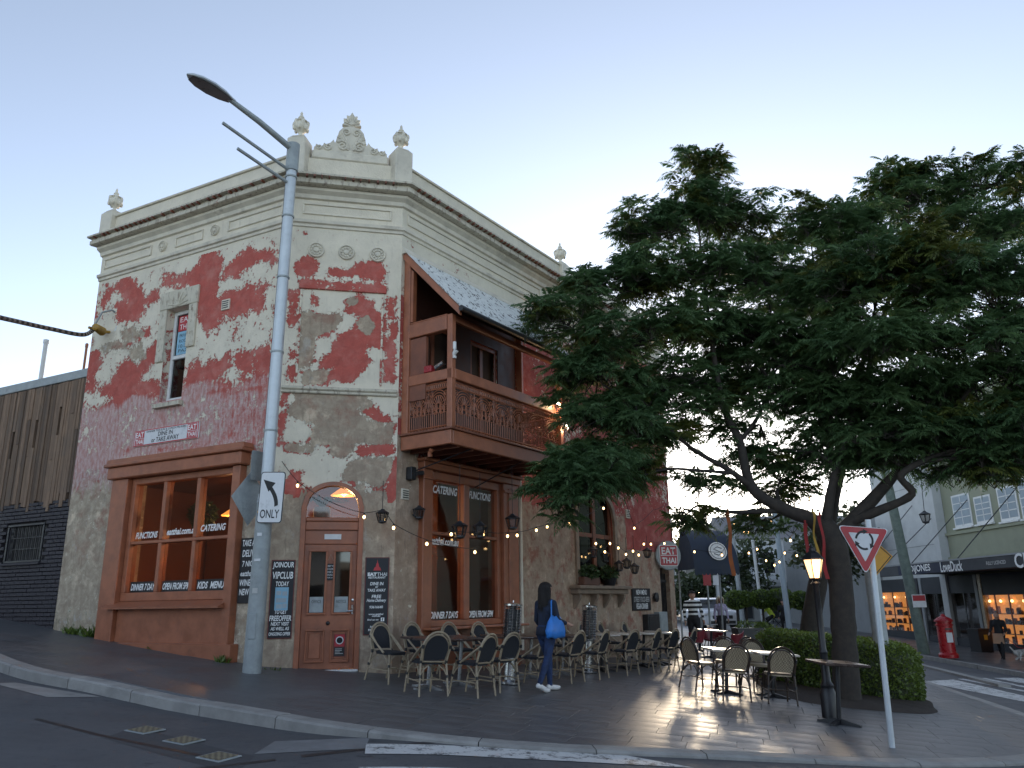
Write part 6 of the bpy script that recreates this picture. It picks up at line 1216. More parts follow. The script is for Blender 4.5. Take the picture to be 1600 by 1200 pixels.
# cloth streamers tied to the branches
M['rib_red'] = paint('red streamer cloth', (.26, .02, .02), .8); M['rib_yel'] = paint('yellow streamer cloth', (.36, .21, .03), .8); M['rib_or'] = paint('orange streamer cloth', (.26, .07, .015), .8)
for (x, y0, y1, Y, w_, mt, lab) in ((1258, 818, 905, 14.85, .075, 'rib_red', 'long red cloth streamer hanging left of the tree fork'), (1270, 800, 880, 14.75, .045, 'rib_yel', 'thin yellow cloth streamer hanging beside the lantern'), (1281, 805, 905, 14.8, .06, 'rib_red', 'red cloth streamer hanging just left of the lit lantern'), (1137, 800, 900, 15.1, .07, 'rib_or', 'orange sash wound down a hanging branch')):
    p, q = at(x, y0, Y), at(x+3, y1, Y); st = thing('cloth_streamer', lab, 'streamer', p); mb = MB(); vs = []; n = 14; H_ = p[2]-q[2]
    for k in range(n+1):
        t = k/n; o_ = .012*sin(t*7+x); yy = .04*sin(t*9+x*.3); vs += [(-w_/2+o_, yy, -H_*t), (w_/2+o_, yy+.03*sin(t*5), -H_*t), (w_/2+o_, yy+.03*sin(t*5)+.006, -H_*t), (-w_/2+o_, yy+.006, -H_*t)]
    mb.add(vs, [(i*4+j, i*4+(j+1) % 4, (i+1)*4+(j+1) % 4, (i+1)*4+j) for i in range(n) for j in range(4)]); mb.build('cloth', M[mt], st, smooth=60); MB().tube([(0, 0, .06), (0, 0, -.02)], .02, 6).build('knot', M[mt], st)
string('warm bulbs wound through the branches over the pavement', [(at(x, y, Y), f) for x, y, Y, f in ((1085, 861, 22, 1), (1128, 866, 22, 1), (1147, 818, 19, 1), (1163, 831, 19, 1), (1170, 831, 19, 1), (1204, 813, 18, 1), (1235, 843, 18, 1), (1267, 778, 14.8, 1))])
string('warm bulbs slung low behind the tree towards the terrace houses', [(at(x, y, Y), f) for x, y, Y, f in ((1170, 863, 24, 1), (1183, 857, 24, 1), (1197, 875, 24, 1), (1210, 882, 24, 1), (1218, 877, 24, 1), (1226, 863, 23, 1), (1245, 867, 22, 1))])
# ------------------------------------------------------------------ mulch bed and clipped hedge
mb = MB(); bed = [(4.75, 15.1), (4.95, 14.45), (5.6, 14.05), (6.5, 13.95), (7.0, 14.3), (7.3, 15.0), (7.75, 16.2), (7.5, 17.6), (6.3, 19.7), (5.3, 19.1), (4.9, 17.4), (4.7, 16.0)]
bl_ = catmull([np.array(p) for p in bed+bed[:1]], 5)[:-1]; c_ = np.mean(bl_, 0); vs = [(p[0], p[1], G(*p)+.004) for p in bl_]+[(c_[0]+(p[0]-c_[0])*.8, c_[1]+(p[1]-c_[1])*.8, G(*p)+.05+random.uniform(-.01, .02)) for p in bl_]+[(c_[0], c_[1], G(*c_)+.06)]; n = len(bl_)
mb.add(vs, [(i, (i+1) % n, n+(i+1) % n, n+i) for i in range(n)]+[(n+i, n+(i+1) % n, 2*n) for i in range(n)]); tag(mb.build('mulch_bed', M['soil'], smooth=60), kind='structure')
def hedge(name, label, outline, h, cat='hedge', nleaf=15000, seed=4, top_round=.18):
    rg = np.random.default_rng(seed); O = catmull([np.array(p) for p in outline+outline[:1]], 5)[:-1]; O = np.array(O); c = O.mean(0); g = G(*c); H_ = thing(name, label, cat, (c[0], c[1], g)); n = len(O); mb = MB(); rings = [(0, .97), (.05, 1), (h*.5, 1.01), (h-top_round, 1.0), (h-.06, .93), (h, .84)]
    pts = np.array([[(*(c+(p-c)*s_), G(*p)+z) for p in O] for z, s_ in rings]); loc = pts-np.array([c[0], c[1], g])
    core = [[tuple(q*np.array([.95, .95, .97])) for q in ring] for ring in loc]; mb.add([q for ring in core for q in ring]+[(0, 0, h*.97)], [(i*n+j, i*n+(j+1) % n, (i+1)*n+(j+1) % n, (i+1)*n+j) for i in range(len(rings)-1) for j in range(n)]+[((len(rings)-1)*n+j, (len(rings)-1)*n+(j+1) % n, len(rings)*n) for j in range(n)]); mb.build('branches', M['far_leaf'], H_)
    tri_ = []; 
    for i in range(len(rings)-1):
        for j in range(n): a, b, d, e = loc[i][j], loc[i][(j+1) % n], loc[i+1][j], loc[i+1][(j+1) % n]; tri_ += [(a, b, e), (a, e, d)]
    for j in range(n): tri_.append((loc[-1][j], loc[-1][(j+1) % n], np.array([0, 0, h])))
    Tq = np.array(tri_); nr = np.cross(Tq[:, 1]-Tq[:, 0], Tq[:, 2]-Tq[:, 0]); ar = np.linalg.norm(nr, axis=1); idx = rg.choice(len(Tq), nleaf, p=ar/ar.sum()); nr = nr/(ar[:, None]+1e-9); r1, r2 = rg.random((nleaf, 1)), rg.random((nleaf, 1)); fl = r1+r2 > 1; r1, r2 = np.where(fl, 1-r1, r1), np.where(fl, 1-r2, r2)
    P = Tq[idx, 0]+(Tq[idx, 1]-Tq[idx, 0])*r1+(Tq[idx, 2]-Tq[idx, 0])*r2+nr[idx]*rg.normal(0, .028, (nleaf, 1)); tag(leafmesh('foliage', P, nr[idx], .062, M['hedge'], H_, rg, 1.8, .9), kind='stuff'); return H_
hedge('clipped_hedge', 'low rounded clipped green hedge curving behind the tree trunk', [(5.15, 17.7), (5.8, 16.4), (6.7, 15.75), (7.25, 15.6), (7.7, 16.2), (7.6, 17.2), (7.0, 18.6), (6.1, 19.4), (5.5, 19.0)], .98, nleaf=24000)

# weeds along the foot of the side street wall
for k, (px, py, n, h_, lab) in enumerate(((118, 993, 70, .20, 'tuft of weeds at the far foot of the side street wall'), (148, 998, 60, .24, 'leafy weed tuft beside the shopfront plinth'), (243, 1018, 26, .14, 'thin weed at the middle of the shopfront plinth'), (345, 1040, 40, .18, 'weed tuft at the right end of the shopfront plinth'), (428, 1052, 18, .10, 'tiny weed beside the corner door board'))):
    p = on_ground(px, py); rg = np.random.default_rng(k+90); w_ = thing('weed_tuft', lab, 'weed', (p[0], p[1], G(p[0], p[1])), 0, 'weeds along the wall foot'); a = rg.uniform(0, 2*pi, n); r = rg.uniform(0, .22 if n > 40 else .12, n)
    d = np.stack([np.cos(a)*.5, np.sin(a)*.5, np.ones(n)], 1); P = np.stack([r*np.cos(a)*1.4, r*np.sin(a)*.5, rg.uniform(.02, h_*.6, n)], 1); leafmesh('blades', P, d/np.linalg.norm(d, axis=1)[:, None], h_, M['hedge'], w_, rg, 4.5, .35)
# ------------------------------------------------------------------ across the side street
RX = 20.5
def rp(x, y, X=RX): d = ray(x, y); return CO+d*(X/d[0])          # sight line on an upright plane facing the street
def facade(name, label, y0, y1, z0, z1, mat, cat='building', depth=9):
    b = thing(name, label, cat, (RX, y0, z0)); MB().box(0, depth, 0, y1-y0, 0, z1-z0).build('wall', M[mat], b); return b
yj = rp(1482, 850)[1]; ye = rp(1372, 850)[1]
def sashwin(b, px0, px1, py0, py1, bo, panes=2):
    p, q = rp(px0, py1)-bo, rp(px1, py0)-bo; ya, yb, za, zb = min(p[1], q[1]), max(p[1], q[1]), p[2], q[2]
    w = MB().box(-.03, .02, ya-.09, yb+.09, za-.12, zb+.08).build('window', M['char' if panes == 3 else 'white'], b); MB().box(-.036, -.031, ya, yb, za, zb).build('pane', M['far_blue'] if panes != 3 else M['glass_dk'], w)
    for k in range(1, 4): MB().box(-.05, -.037, ya, yb, za+(zb-za)*k/4-.02, za+(zb-za)*k/4+.02).build('glazing_bar', M['white'], w)
    MB().box(-.05, -.037, (ya+yb)/2-.02, (ya+yb)/2+.02, za, zb).build('glazing_bar', M['white'], w); MB().box(-.14, .0, ya-.12, yb+.12, za-.2, za-.125).build('sill', M['white'], w)
ol = facade('olive_shop_building', 'grey green two storey shop building with white sash windows', 24, yj, -1.2, 10.5, 'olive'); bo = np.array([RX, 24, -1.2])
for a in ((1495, 1512, 772, 821), (1529, 1545, 775, 815), (1567, 1584, 760, 811), (1601, 1622, 745, 806)): sashwin(ol, *a, bo)
zs_ = rp(1540, 826)[2]+1.2; MB().box(-.10, 0, .0, yj-24, zs_-.06, zs_+.06).build('string_course', M['olive'], ol); MB().box(-.12, 0, .0, yj-24, zs_-1.2, zs_-1.05).build('string_course', M['olive'], ol)
wh = facade('pale_shop_building', 'plain pale painted building behind the leaning timber pole', yj+.02, ye, -1.2, 11, 'far_white'); MB().box(-.4, 0, 0, .5, .0, 12).build('party_wall', M['far_white'], wh)
for z in (5.2, 8.2): MB().box(-.012, 0, .5, ye-yj, z, z+.03).build('render_joint', M['far_grey'], wh)
wb = facade('grey_far_building', 'grey building further up the side street beyond the pale one', ye+.02, 62, -1.2, 6.0, 'far_grey')
# awning over the far footpath
AX = 17.2; za, zb = rp(1500, 893, AX)[2], rp(1500, 875, AX)[2]
aw = thing('shop_awning', 'long charcoal shop awning with white lettering on stay rods', 'awning', (AX, 24, za)); ya0 = rp(1372, 880, AX)[1]-24
MB().box(-.06, 0, 0, ya0, 0, zb-za, ch=.02).build('fascia', M['char'], aw); MB().box(.001, RX-AX, 0, ya0, .1, .22).build('soffit', M['char'], aw); MB().box(-.07, .05, 0, ya0, zb-za+.001, zb-za+.06).build('fascia_cap', M['far_grey'], aw)
yn = rp(1405, 885, AX)[1]-24; yn2 = rp(1478, 885, AX)[1]-24; MB().box(-.075, -.061, rp(1475, 885, AX)[1]-24, yn, .02, zb-za-.02).build('fascia_panel', M['navy'], aw)
for s_, px0, px1, h_, sty in (('DiJONES', 1424, 1456, .36, 'white_print'), ('LoveDuck', 1472, 1507, .40, 'white_print'), ('FULLY LICENCED', 1545, 1576, .13, 'pale_print'), ('CHEF', 1590, 1640, .5, 'white_print')):
    p, q = rp(px0, 884, AX), rp(px1, 884, AX); text('lettering', s_, M[sty], aw, (-.08, (p[1]+q[1])/2-24, (zb-za)/2), w=abs(p[1]-q[1]), h=h_, rot=(pi/2, 0, -pi/2), bold=.02)
for px, py in ((1465, 800), (1512, 780), (1590, 760), (1425, 790)): p = rp(px, py); MB().tube([(0, p[1]-24-.6, zb-za), (RX-AX, p[1]-24, p[2]-za)], .02, 6).build('stay_rod', M['iron'], aw)
# shopfronts under the awning
def shop(name, label, px0, px1, lit, trim):
    p, q = rp(px0, 960), rp(px1, 960); y0, y1 = min(p[1], q[1]), max(p[1], q[1]); g = G(RX, (y0+y1)/2); b = thing(name, label, 'shopfront', (RX-.05, y0, g)); w_ = y1-y0; h_ = za-g
    MB().box(-.28, .0, 0, .22, -.2, h_).build('pilaster', M[trim], b); MB().box(-.28, .0, w_-.22, w_, -.2, h_).build('pilaster', M[trim], b); MB().box(-.24, 0, .221, w_-.221, 2.5, h_).build('transom_panel', M['char'], b); MB().box(-.23, -.02, .221, w_-.221, -.2, .55).build('stall_riser', M['char'], b)
    MB().box(.02, .0, .221, w_-.221, .551, 2.499).build('display_back', M['shop_glow'] if lit else M['int_dark'], b)  # back panel glows by itself in place of a lit room
    if lit:
        rg = random.Random(px0)
        for zz in (.95, 1.35, 1.75): MB().box(-.16, .0, .3, w_-.3, zz-.03, zz).build('shelf', M['table_dk'], b)
        for k in range(60):
            yy = rg.uniform(.35, w_-.35); zz = rg.choice((.56, .951, 1.351, 1.751)); hw = rg.uniform(.04, .13); MB().box(-.14, -.03, yy-hw, yy+hw, zz, zz+rg.uniform(.10, .30), ch=.02).build('goods', M[rg.choice(('int_dark', 'terra', 'bamboo', 'terra_dk', 'table_dk', 'apron', 'board_shade'))], b)
        for k in range(5): MB().sphere((-.10, .4+(w_-.8)*k/4, 2.25), .06, 8, 6).build('spot_bulb', M['bulb'], b)
    MB().box(-.205, -.195, .221, w_-.221, .551, 2.499).build('pane', M['glass'], b)
    for k in range(1, 4): MB().box(-.22, -.18, w_*k/4-.03, w_*k/4+.03, .551, 2.499).build('mullion', M['terra_dk' if lit else 'black'], b)
    return b
shop('bakery_shopfront', 'brightly lit shop window glowing behind the red pillar box', 1368, 1450, True, 'char'); shop('dark_shopfront', 'dark charcoal shopfront with a navy door beside the bakery window', 1452, 1545, False, 'far_grey'); shop('restaurant_shopfront', 'timber framed shopfront lit orange behind the man with the dog', 1547, 1640, True, 'bamboo')
# leaning green pole, pillar box, bin, notice stand
p0 = on_ground(1416, 1004); p0 = np.array([16.3, 33.6, G(16.3, 33.6)]); q0 = at(1378, 740, 33.6); pl_ = thing('timber_power_pole', 'grey green power pole leaning beside the pillar box', 'pole', p0); MB().tube([(0, 0, -.3), (q0[0]-p0[0], 0, q0[2]-p0[2]+2)], [.22, .17], 12).build('pole', paint('grey green timber pole', (.16, .20, .17), .8), pl_, smooth=40)
MB().box(-.32, .22, -.26, -.24, 1.75, 2.25).build('notice', M['sign_white'], pl_); MB().box(-.30, .20, -.265, -.2605, 2.0, 2.22).build('notice_stripe', M['sign_red'], pl_)
pp = np.array([16.0, 31.2]); pb_ = thing('pillar_box', 'red pillar post box standing on the far footpath', 'post box', (*pp, G(*pp))); MB().lathe([(.34, 0), (.34, .12), (.28, .18)], 20).build('plinth', M['red_post'], pb_, smooth=30); MB().lathe([(.27, .18), (.27, 1.12), (.31, 1.14), (.31, 1.18), (.27, 1.2), (.27, 1.28)], 20).build('body', M['red_post'], pb_, smooth=30); MB().lathe([(.33, 1.28), (.33, 1.33), (.22, 1.42), (.10, 1.47), (.05, 1.55), (0, 1.56)], 20).build('cap', M['red_post'], pb_, smooth=30); MB().box(-.12, .12, -.285, -.25, 1.0, 1.05).build('slot', M['black'], pb_); MB().box(-.11, .11, -.285, -.26, .55, .9).build('plate', M['sign_white'], pb_)
bp_ = np.array([19.1, 34.5]); bn = thing('wheelie_bin', 'dark wheelie bin against the charcoal shopfront', 'bin', (*bp_, G(*bp_)), .2); MB().prism([(-.27, .08), (.27, .08), (.32, 1.0), (-.32, 1.0)], -.3, .3).build('body', M['black'], bn); MB().box(-.34, .34, -.35, .33, 1.0, 1.06, ch=.02).build('lid', M['iron'], bn)
for s_ in (-1, 1): MB().lathe([(.1, -.03), (.1, .03)], 12, M=Matrix.Translation((s_*.24, .26, .1)) @ Matrix.Rotation(pi/2, 4, 'Y')).build('wheel', M['rubber'], bn)
MB().box(-.08, .08, -.315, -.305, .62, .82).build('sticker', M['sign_yellow'], bn)
yp_ = np.array([14.9, 34.2]); yb_ = thing('round_top_sign', 'round topped yellow sign board on thin legs outside the bakery', 'sign', (*yp_, G(*yp_))); MB().prism([(-.28, 1.3), (.28, 1.3), (.28, 1.75)]+[(.28*cos(a), 1.75+.25*sin(a)) for a in np.linspace(.3, pi-.3, 8)]+[(-.28, 1.75)], -.03, .03).build('board', M['sign_yellow'], yb_); text('lettering', 'BAKERY', M['black_print'], yb_, (0, -.034, 1.62), w=.4, h=.1)
for s_ in (-1, 1): MB().tube([(s_*.26, 0, 0), (s_*.26, 0, 1.5)], .03, 6).build('leg', M['galv_dull'], yb_)
hl = thing('hanging_lantern', 'old street lantern hanging on a wire before the pale building', 'lantern', rp(1447, 818, 15)); a = link('frame', LF, hl); b = link('lantern_glass', LG, hl); a.scale = b.scale = (1.8,)*3; MB().tube([(0, 0, .4), (.3, .4, 2.6)], .012, 5).build('hanger', M['wire'], hl)
# outdoor seats by the restaurant
for (x, y, a, lab) in ((18.5, 30.4, .3, 'white wire chair by the orange lit restaurant front'),):
    c = put((x, y), a, CH['black'], 'wire_chair', lab, 'chair'); wht = [(o.name, o) for o in c.children]
    for o in list(c.children): me = o.data.copy(); me.materials.clear(); me.materials.append(M['white']); o.data = me
# ------------------------------------------------------------------ end of the street
def terrace(name, label, x0, x1, Y, h, mat, roofm, ver=True, posts=3):
    g = G(x0, Y); b = thing(name, label, 'building', (x0, Y, g-.5)); w_ = x1-x0; h += .5
    MB().box(0, w_, 0, 8, 0, h).build('wall', M[mat], b); r = MB(); r.prism([(-.4, h), (8.4, h), (4, h+2.2)], -.2, w_+.2, M=xz.copy()); r.build('roof', M[roofm], b)
    for k in range(posts): cx = w_*(k+.5)/posts; w2 = MB().box(cx-.5, cx+.5, -.03, .02, h*.58, h*.86).build('window', M['white'], b); MB().box(cx-.42, cx+.42, -.04, -.031, h*.60, h*.84).build('pane', M['glass_dk'], w2); d = MB().box(cx-.5, cx+.5, -.03, .02, .5, 2.7).build('door', M['far_grey'], b); MB().box(cx-.4, cx+.4, -.04, -.031, .6, 2.5).build('door_panel', M['char'], d)
    if ver:
        MB().box(0, w_, -2.2, 0, 3.3, 3.5).build('verandah_roof', M['white'], b); MB().box(0, w_, -2.25, -2.15, 3.0, 3.29).build('verandah_fascia', M['far_white'], b)
        for k in range(posts+1): MB().tube([(w_*k/posts, -2.1, 0), (w_*k/posts, -2.1, 3.3)], .09, 8).build('post', M['white'], b)
    return b
terrace('white_terrace_house', 'white terrace house with a verandah at the end of the side street', 17.4, 23.6, 66, 6.3, 'far_white', 'tin_roof'); terrace('blue_terrace_house', 'pale blue terrace house next to the white one', 23.7, 29, 64, 6.6, 'far_blue', 'tin_roof'); terrace('far_grey_terrace', 'pale grey terrace house beyond the awning', 8, 17.3, 78, 4.2, 'far_grey', 'tin_roof', False)
# low shop with a domed navy awning on this side
nb0 = np.array([5.25, 27.6, 0]); ns_ = thing('low_shop', 'low brown shop beyond the corner building', 'building', (nb0[0], nb0[1], G(nb0[0], nb0[1])-.3), R_(79)); MB().box(0, 12, 0, 7, 0, 4.2).build('wall', M['far_brick'], ns_); MB().box(-.1, 12.1, -.15, 7, 4.2, 4.45).build('parapet', M['far_white'], ns_); MB().box(1, 3, -.02, .05, 1.0, 2.6).build('window', M['glass_dk'], ns_); MB().box(4, 5, -.02, .05, .3, 2.6).build('door', M['terra_dk'], ns_)
ac = at(1092, 892, 27.5); ad = thing('domed_awning', 'navy domed awning with a round white letter badge', 'awning', ac, R_(8)); W_, H_, D_ = .74, 1.35, 1.6; n = 14; vs = []; mb = MB()
for k in range(n+1):
    a = pi/2*k/n
    for x in (-W_, W_): vs.append((x*(1-.12*(k/n)**2), -D_*(1-sin(a))-.0, .0) if 0 else (x*(1-.22*(k/n)**2), -D_*cos(a), H_*sin(a)))
mb.add(vs, [(2*k, 2*k+1, 2*k+3, 2*k+2) for k in range(n)]); c0 = [(-W_*(1-.22*(k/n)**2), -D_*cos(pi/2*k/n), H_*sin(pi/2*k/n)) for k in range(n+1)]; mb.add(c0+[(-W_, 0, 0)], [tuple(range(n+2))]); mb.add([(-x, y, z) for x, y, z in c0]+[(W_, 0, 0)], [tuple(range(n+2))[::-1]]); mb.build('canopy', M['navy_awning'], ad, smooth=50)
mb = MB(); nn = 12
for k in range(nn): x0 = -W_+2*W_*k/nn; w_ = 2*W_/nn; mb.prism([(x0, 0), (x0+w_*.98, 0), (x0+w_*.98, -.14), (x0+w_*.75, -.19), (x0+w_*.25, -.19), (x0, -.14)], -D_-.012, -D_-.004)
mb.build('valance', M['navy_awning'], ad)
Mx = Matrix.Translation((.1, -D_*.93-.03, .55)) @ Matrix.Rotation(pi/2-.28, 4, 'X'); MB().lathe([(.30, 0), (.30, .02), (0, .02)], 24, M=Mx).build('badge', M['white_print'], ad); mb = MB(); mb.tube([Mx @ Vector((.25*cos(a), .25*sin(a), .026)) for a in np.linspace(0, 2*pi, 24, endpoint=False)], .008, 5, closed=True); mb.tube([Mx @ Vector(p) for p in ((.14, .08, .026), (.0, .14, .026), (-.14, .06, .026), (0, 0, .026), (.14, -.06, .026), (0, -.14, .026), (-.14, -.08, .026))], .012, 5); mb.build('badge_letter', M['black_print'], ad)
for s_ in (-1, 1): MB().tube([(s_*W_*.95, -.02, 0), (s_*W_*.95, .1, -2.6)], .03, 6).build('frame_post', M['far_grey'], ad)
# topiary row in the street
for k, (px, py, r) in enumerate(((1150, 937, .62), (1164, 936, .5), (1190, 936, .62), (1219, 937, .75), (1252, 938, .6))):
    c = at(px, py, 42); g = G(c[0], c[1]); t = thing('topiary_tree', {1: 'smallest clipped ball headed tree in the side street row', 3: 'largest clipped ball headed tree in the side street row'}.get(k, 'medium sized clipped ball headed tree in the side street row'), 'tree', (c[0], c[1], g), 0, 'ball topiary trees'); h = c[2]-g
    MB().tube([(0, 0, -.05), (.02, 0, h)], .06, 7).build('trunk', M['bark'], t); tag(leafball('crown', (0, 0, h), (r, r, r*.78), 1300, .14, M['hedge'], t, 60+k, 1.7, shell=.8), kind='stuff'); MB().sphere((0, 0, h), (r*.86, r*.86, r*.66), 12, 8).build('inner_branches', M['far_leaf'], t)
for (px, py, Y, w_, lab) in ((1168, 1000, 30, .42, 'dark square planter beyond the pale tables'), (1194, 1001, 29, .30, 'second dark planter with sprouting grass beside the hedge')):
    p = on_ground(px, py); p = at(px, 985, 27.); g = G(p[0], p[1]); t = thing('planter', lab, 'planter', (p[0], p[1], g)); MB().prism([(-w_*.8, 0), (w_*.8, 0), (w_, .75), (-w_, .75)], -w_, w_).build('box', M['black'], t); leafball('grass', (0, 0, .82), (w_, w_, .15), 200, .16, M['hedge'], t, int(px), 3.5)
# no parking plates on thin posts
for (px, Y, h, lab, mt) in ((1110, 29, 2.5, 'red parking plate on a thin post by the domed awning', 'sign_red'), (1124, 40, 2.7, 'small white plate on a thin post up the street', 'sign_white')):
    p = at(px, 980, Y); g = G(p[0], p[1]); t = thing('parking_sign', lab, 'road sign', (p[0], p[1], g)); MB().tube([(0, 0, -.1), (0, 0, h)], .035, 8).build('post', M['galv_dull'], t); plate(MB(), .28, .45, .03, .006, -.045, 0, 0, h-.25).build('sign_plate', M[mt], t)
for (px, Y, r, h, lab, mt) in ((1232, 40, .14, 6.5, 'pale blue street pole behind the topiary row', 'far_blue'), (1192, 48, .1, 5, 'white curved post of the far verandah street', 'far_white'), (1160, 52, .16, 6.0, 'grey timber pole far up the street', 'galv_dull'), (1128, 46, .12, 5.5, 'pale post behind the parked car', 'far_white')):
    p = at(px, 960, Y); g = G(p[0], p[1]); t = thing('street_pole', lab, 'pole', (p[0], p[1], g)); MB().tube([(0, 0, -.3), (-.2, 0, h)], [r, r*.85], 10).build('pole', M[mt], t, smooth=40); MB().lathe([(r, h-.02), (r*1.2, h), (r*.9, h+.08), (0, h+.1)], 10, (-.2, 0, 0)).build('cap', M[mt], t)
# far shade trees
def far_tree(px, py, Y, rx, rz, label, mat='far_leaf', n=2600, seed=1, size=.4):
    c = at(px, py, Y); g = G(c[0], c[1]); t = thing('distant_tree', label, 'tree', (c[0], c[1], g)); h = c[2]-g; rg = np.random.default_rng(seed); mb = MB(); mb.tube([(0, 0, -.2), (.1, 0, h*.5), (0, 0, h)], [.22, .16, .05], 8)
    for k in range(6): a = rg.uniform(0, 2*pi); mb.tube([(.05, 0, h*.6), (cos(a)*rx*.6, sin(a)*rx*.6, h+rg.uniform(-.2, .4)*rz)], [.09, .02], 6)
    mb.build('trunk', M['bark'], t); P = []
    for k in range(26): d = rg.normal(size=3); d /= np.linalg.norm(d); q = d*np.array([rx, rx, rz])*rg.uniform(.3, 1); m_ = n//26; e = rg.normal(size=(m_, 3)); P.append(q+e*np.array([rx, rx, rz])*.16+np.array([0, 0, h]))
    P = np.concatenate(P); d = P-np.array([0, 0, h]); d /= np.linalg.norm(d, axis=1)[:, None]+1e-6; tag(leafmesh('crown', P, d, size, M[mat], t, rg, 1.8), kind='stuff')
far_tree(1090, 925, 56, 2.8, 1.7, 'dark bushy tree behind the domed awning', seed=1); far_tree(1150, 890, 60, 3.0, 2.4, 'dark tree beside the white terrace house', seed=2); far_tree(1120, 856, 74, 5., 1.9, 'tree with golden light in its leaf colour behind the far roofs', 'gold_light_leaf', seed=3, size=.5); far_tree(1215, 840, 80, 4.5, 2.2, 'second tree coloured with golden light rising over the terrace roofs', 'gold_light_leaf', seed=4, size=.5); far_tree(1300, 850, 47, 2.8, 1.9, 'leafy tree screening the grey building behind the lamp post', seed=7, size=.3); far_tree(1345, 835, 50, 2.6, 2.0, 'leafy tree between the feathery tree and the pale building', seed=8, size=.3); far_tree(1350, 860, 72, 4., 3., 'dark tree at the far end of the shop row', seed=5)
# ------------------------------------------------------------------ white car coming up the street
cp = at(1109, 978, 46); cg = road_z(cp[0], cp[1]); car = thing('white_car', 'white hatchback facing down the side street behind the pedestrians', 'car', (cp[0], cp[1], cg), R_(6))
def loft(secs, n_y):
    mb = MB(); m_ = len(secs[0][1]); vs = []
    for y, pr in secs: vs += [(x, y, z) for x, z in pr]
    mb.add(vs, [(i*m_+j, i*m_+(j+1) % m_, (i+1)*m_+(j+1) % m_, (i+1)*m_+j) for i in range(len(secs)-1) for j in range(m_)]+[tuple(range(m_))[::-1], tuple(range((len(secs)-1)*m_, len(secs)*m_))]); return mb
def cs(w, z0, z1, r=.12): return [(-w, z0+r), (-w+r*.5, z0), (w-r*.5, z0), (w, z0+r), (w, z1-r), (w-r, z1), (-w+r, z1), (-w, z1-r)]
loft([(-2.15, cs(.75, .32, .72)), (-2.1, cs(.85, .25, .85)), (-1.9, cs(.91, .24, .97)), (-.9, cs(.92, .24, 1.05)), (1.6, cs(.92, .24, 1.08)), (2.1, cs(.88, .28, 1.05)), (2.2, cs(.8, .35, .9))], 0).build('body', M['car_white'], car, smooth=40)
loft([(-1.0, cs(.80, 1.0, 1.06, .02)), (-.35, cs(.68, 1.0, 1.55, .1)), (.2, cs(.66, 1.0, 1.64, .1)), (1.5, cs(.66, 1.0, 1.58, .1)), (2.05, cs(.74, 1.0, 1.08, .02))], 0).build('cabin', M['car_white'], car, smooth=40)
MB().add([(-.70, -.97, 1.09), (.70, -.97, 1.09), (.60, -.40, 1.54), (-.60, -.40, 1.54)], [(0, 1, 2, 3)]).build('windscreen', M['glass_dk'], car)
bk = MB().add([(-.69, -.955, 1.085), (.69, -.955, 1.085), (.59, -.385, 1.535), (-.59, -.385, 1.535)], [(0, 1, 2, 3)]); bk.build('windscreen_shade', M['int_dark'], car)
for s_ in (-1, 1):
    MB().box(s_*.80-.16, s_*.80+.10, -2.12, -1.95, .72, .86, ch=.03).build('headlight', M['tail'], car); MB().box(s_*1.0-.1, s_*1.0+.1, -.75, -.6, 1.02, 1.16, ch=.03).build('mirror', M['car_white'], car)
    for y in (-1.35, 1.35): Mx = Matrix.Translation((s_*.84, y, .33)) @ Matrix.Rotation(pi/2, 4, 'Y'); w_ = MB().lathe([(.2, -.1), (.33, -.1), (.33, .1), (.2, .1)], 18, M=Mx).build('wheel', M['rubber'], car); MB().lathe([(.21, -.08), (.21, .08), (0, .09)], 14, M=Mx).build('rim', M['galv'], w_)
MB().box(-.55, .55, -2.17, -2.1, .55, .72, ch=.02).build('grille', M['black'], car); MB().box(-.7, .7, -2.16, -2.1, .30, .46, ch=.02).build('bumper_intake', M['black'], car); MB().box(-.26, .26, -2.19, -2.171, .47, .55).build('number_plate', M['sign_white'], car)
# ------------------------------------------------------------------ houses across the road, seen only in the windows
for (x0, x1, Y, h, mt, lab) in ((-44, -26, 13.4, 10, 'far_brick', 'brick terrace house along the side street, mirrored in the six pane window'), (-20, -7, -16, 5, 'far_brick', 'brown brick terrace house across the road, far from the corner'), (-6.8, 4.5, -17, 5, 'far_white', 'pale rendered terrace house across the road, mirrored in the terrace window'), (4.7, 18, -17.5, 5, 'far_brick', 'brick shop building across the road facing the terrace')):
    g = G(x0, Y)-.6; b = thing('terrace_house', lab, 'building', (x0, Y, g)); w_ = x1-x0; MB().box(0, w_, -8, 0, 0, h).build('wall', M[mt], b); MB().box(-.2, w_+.2, -8, .3, h, h+.4).build('parapet', M['cream_trim'], b)
    for k in range(4):
        cx = w_*(k+.5)/4
        for zc in (1.2, 5.2): w2 = MB().box(cx-.6, cx+.6, -.02, .04, zc, zc+2).build('window', M['white'], b); MB().box(cx-.52, cx+.52, .041, .05, zc+.08, zc+1.92).build('pane', M['char'], w2)
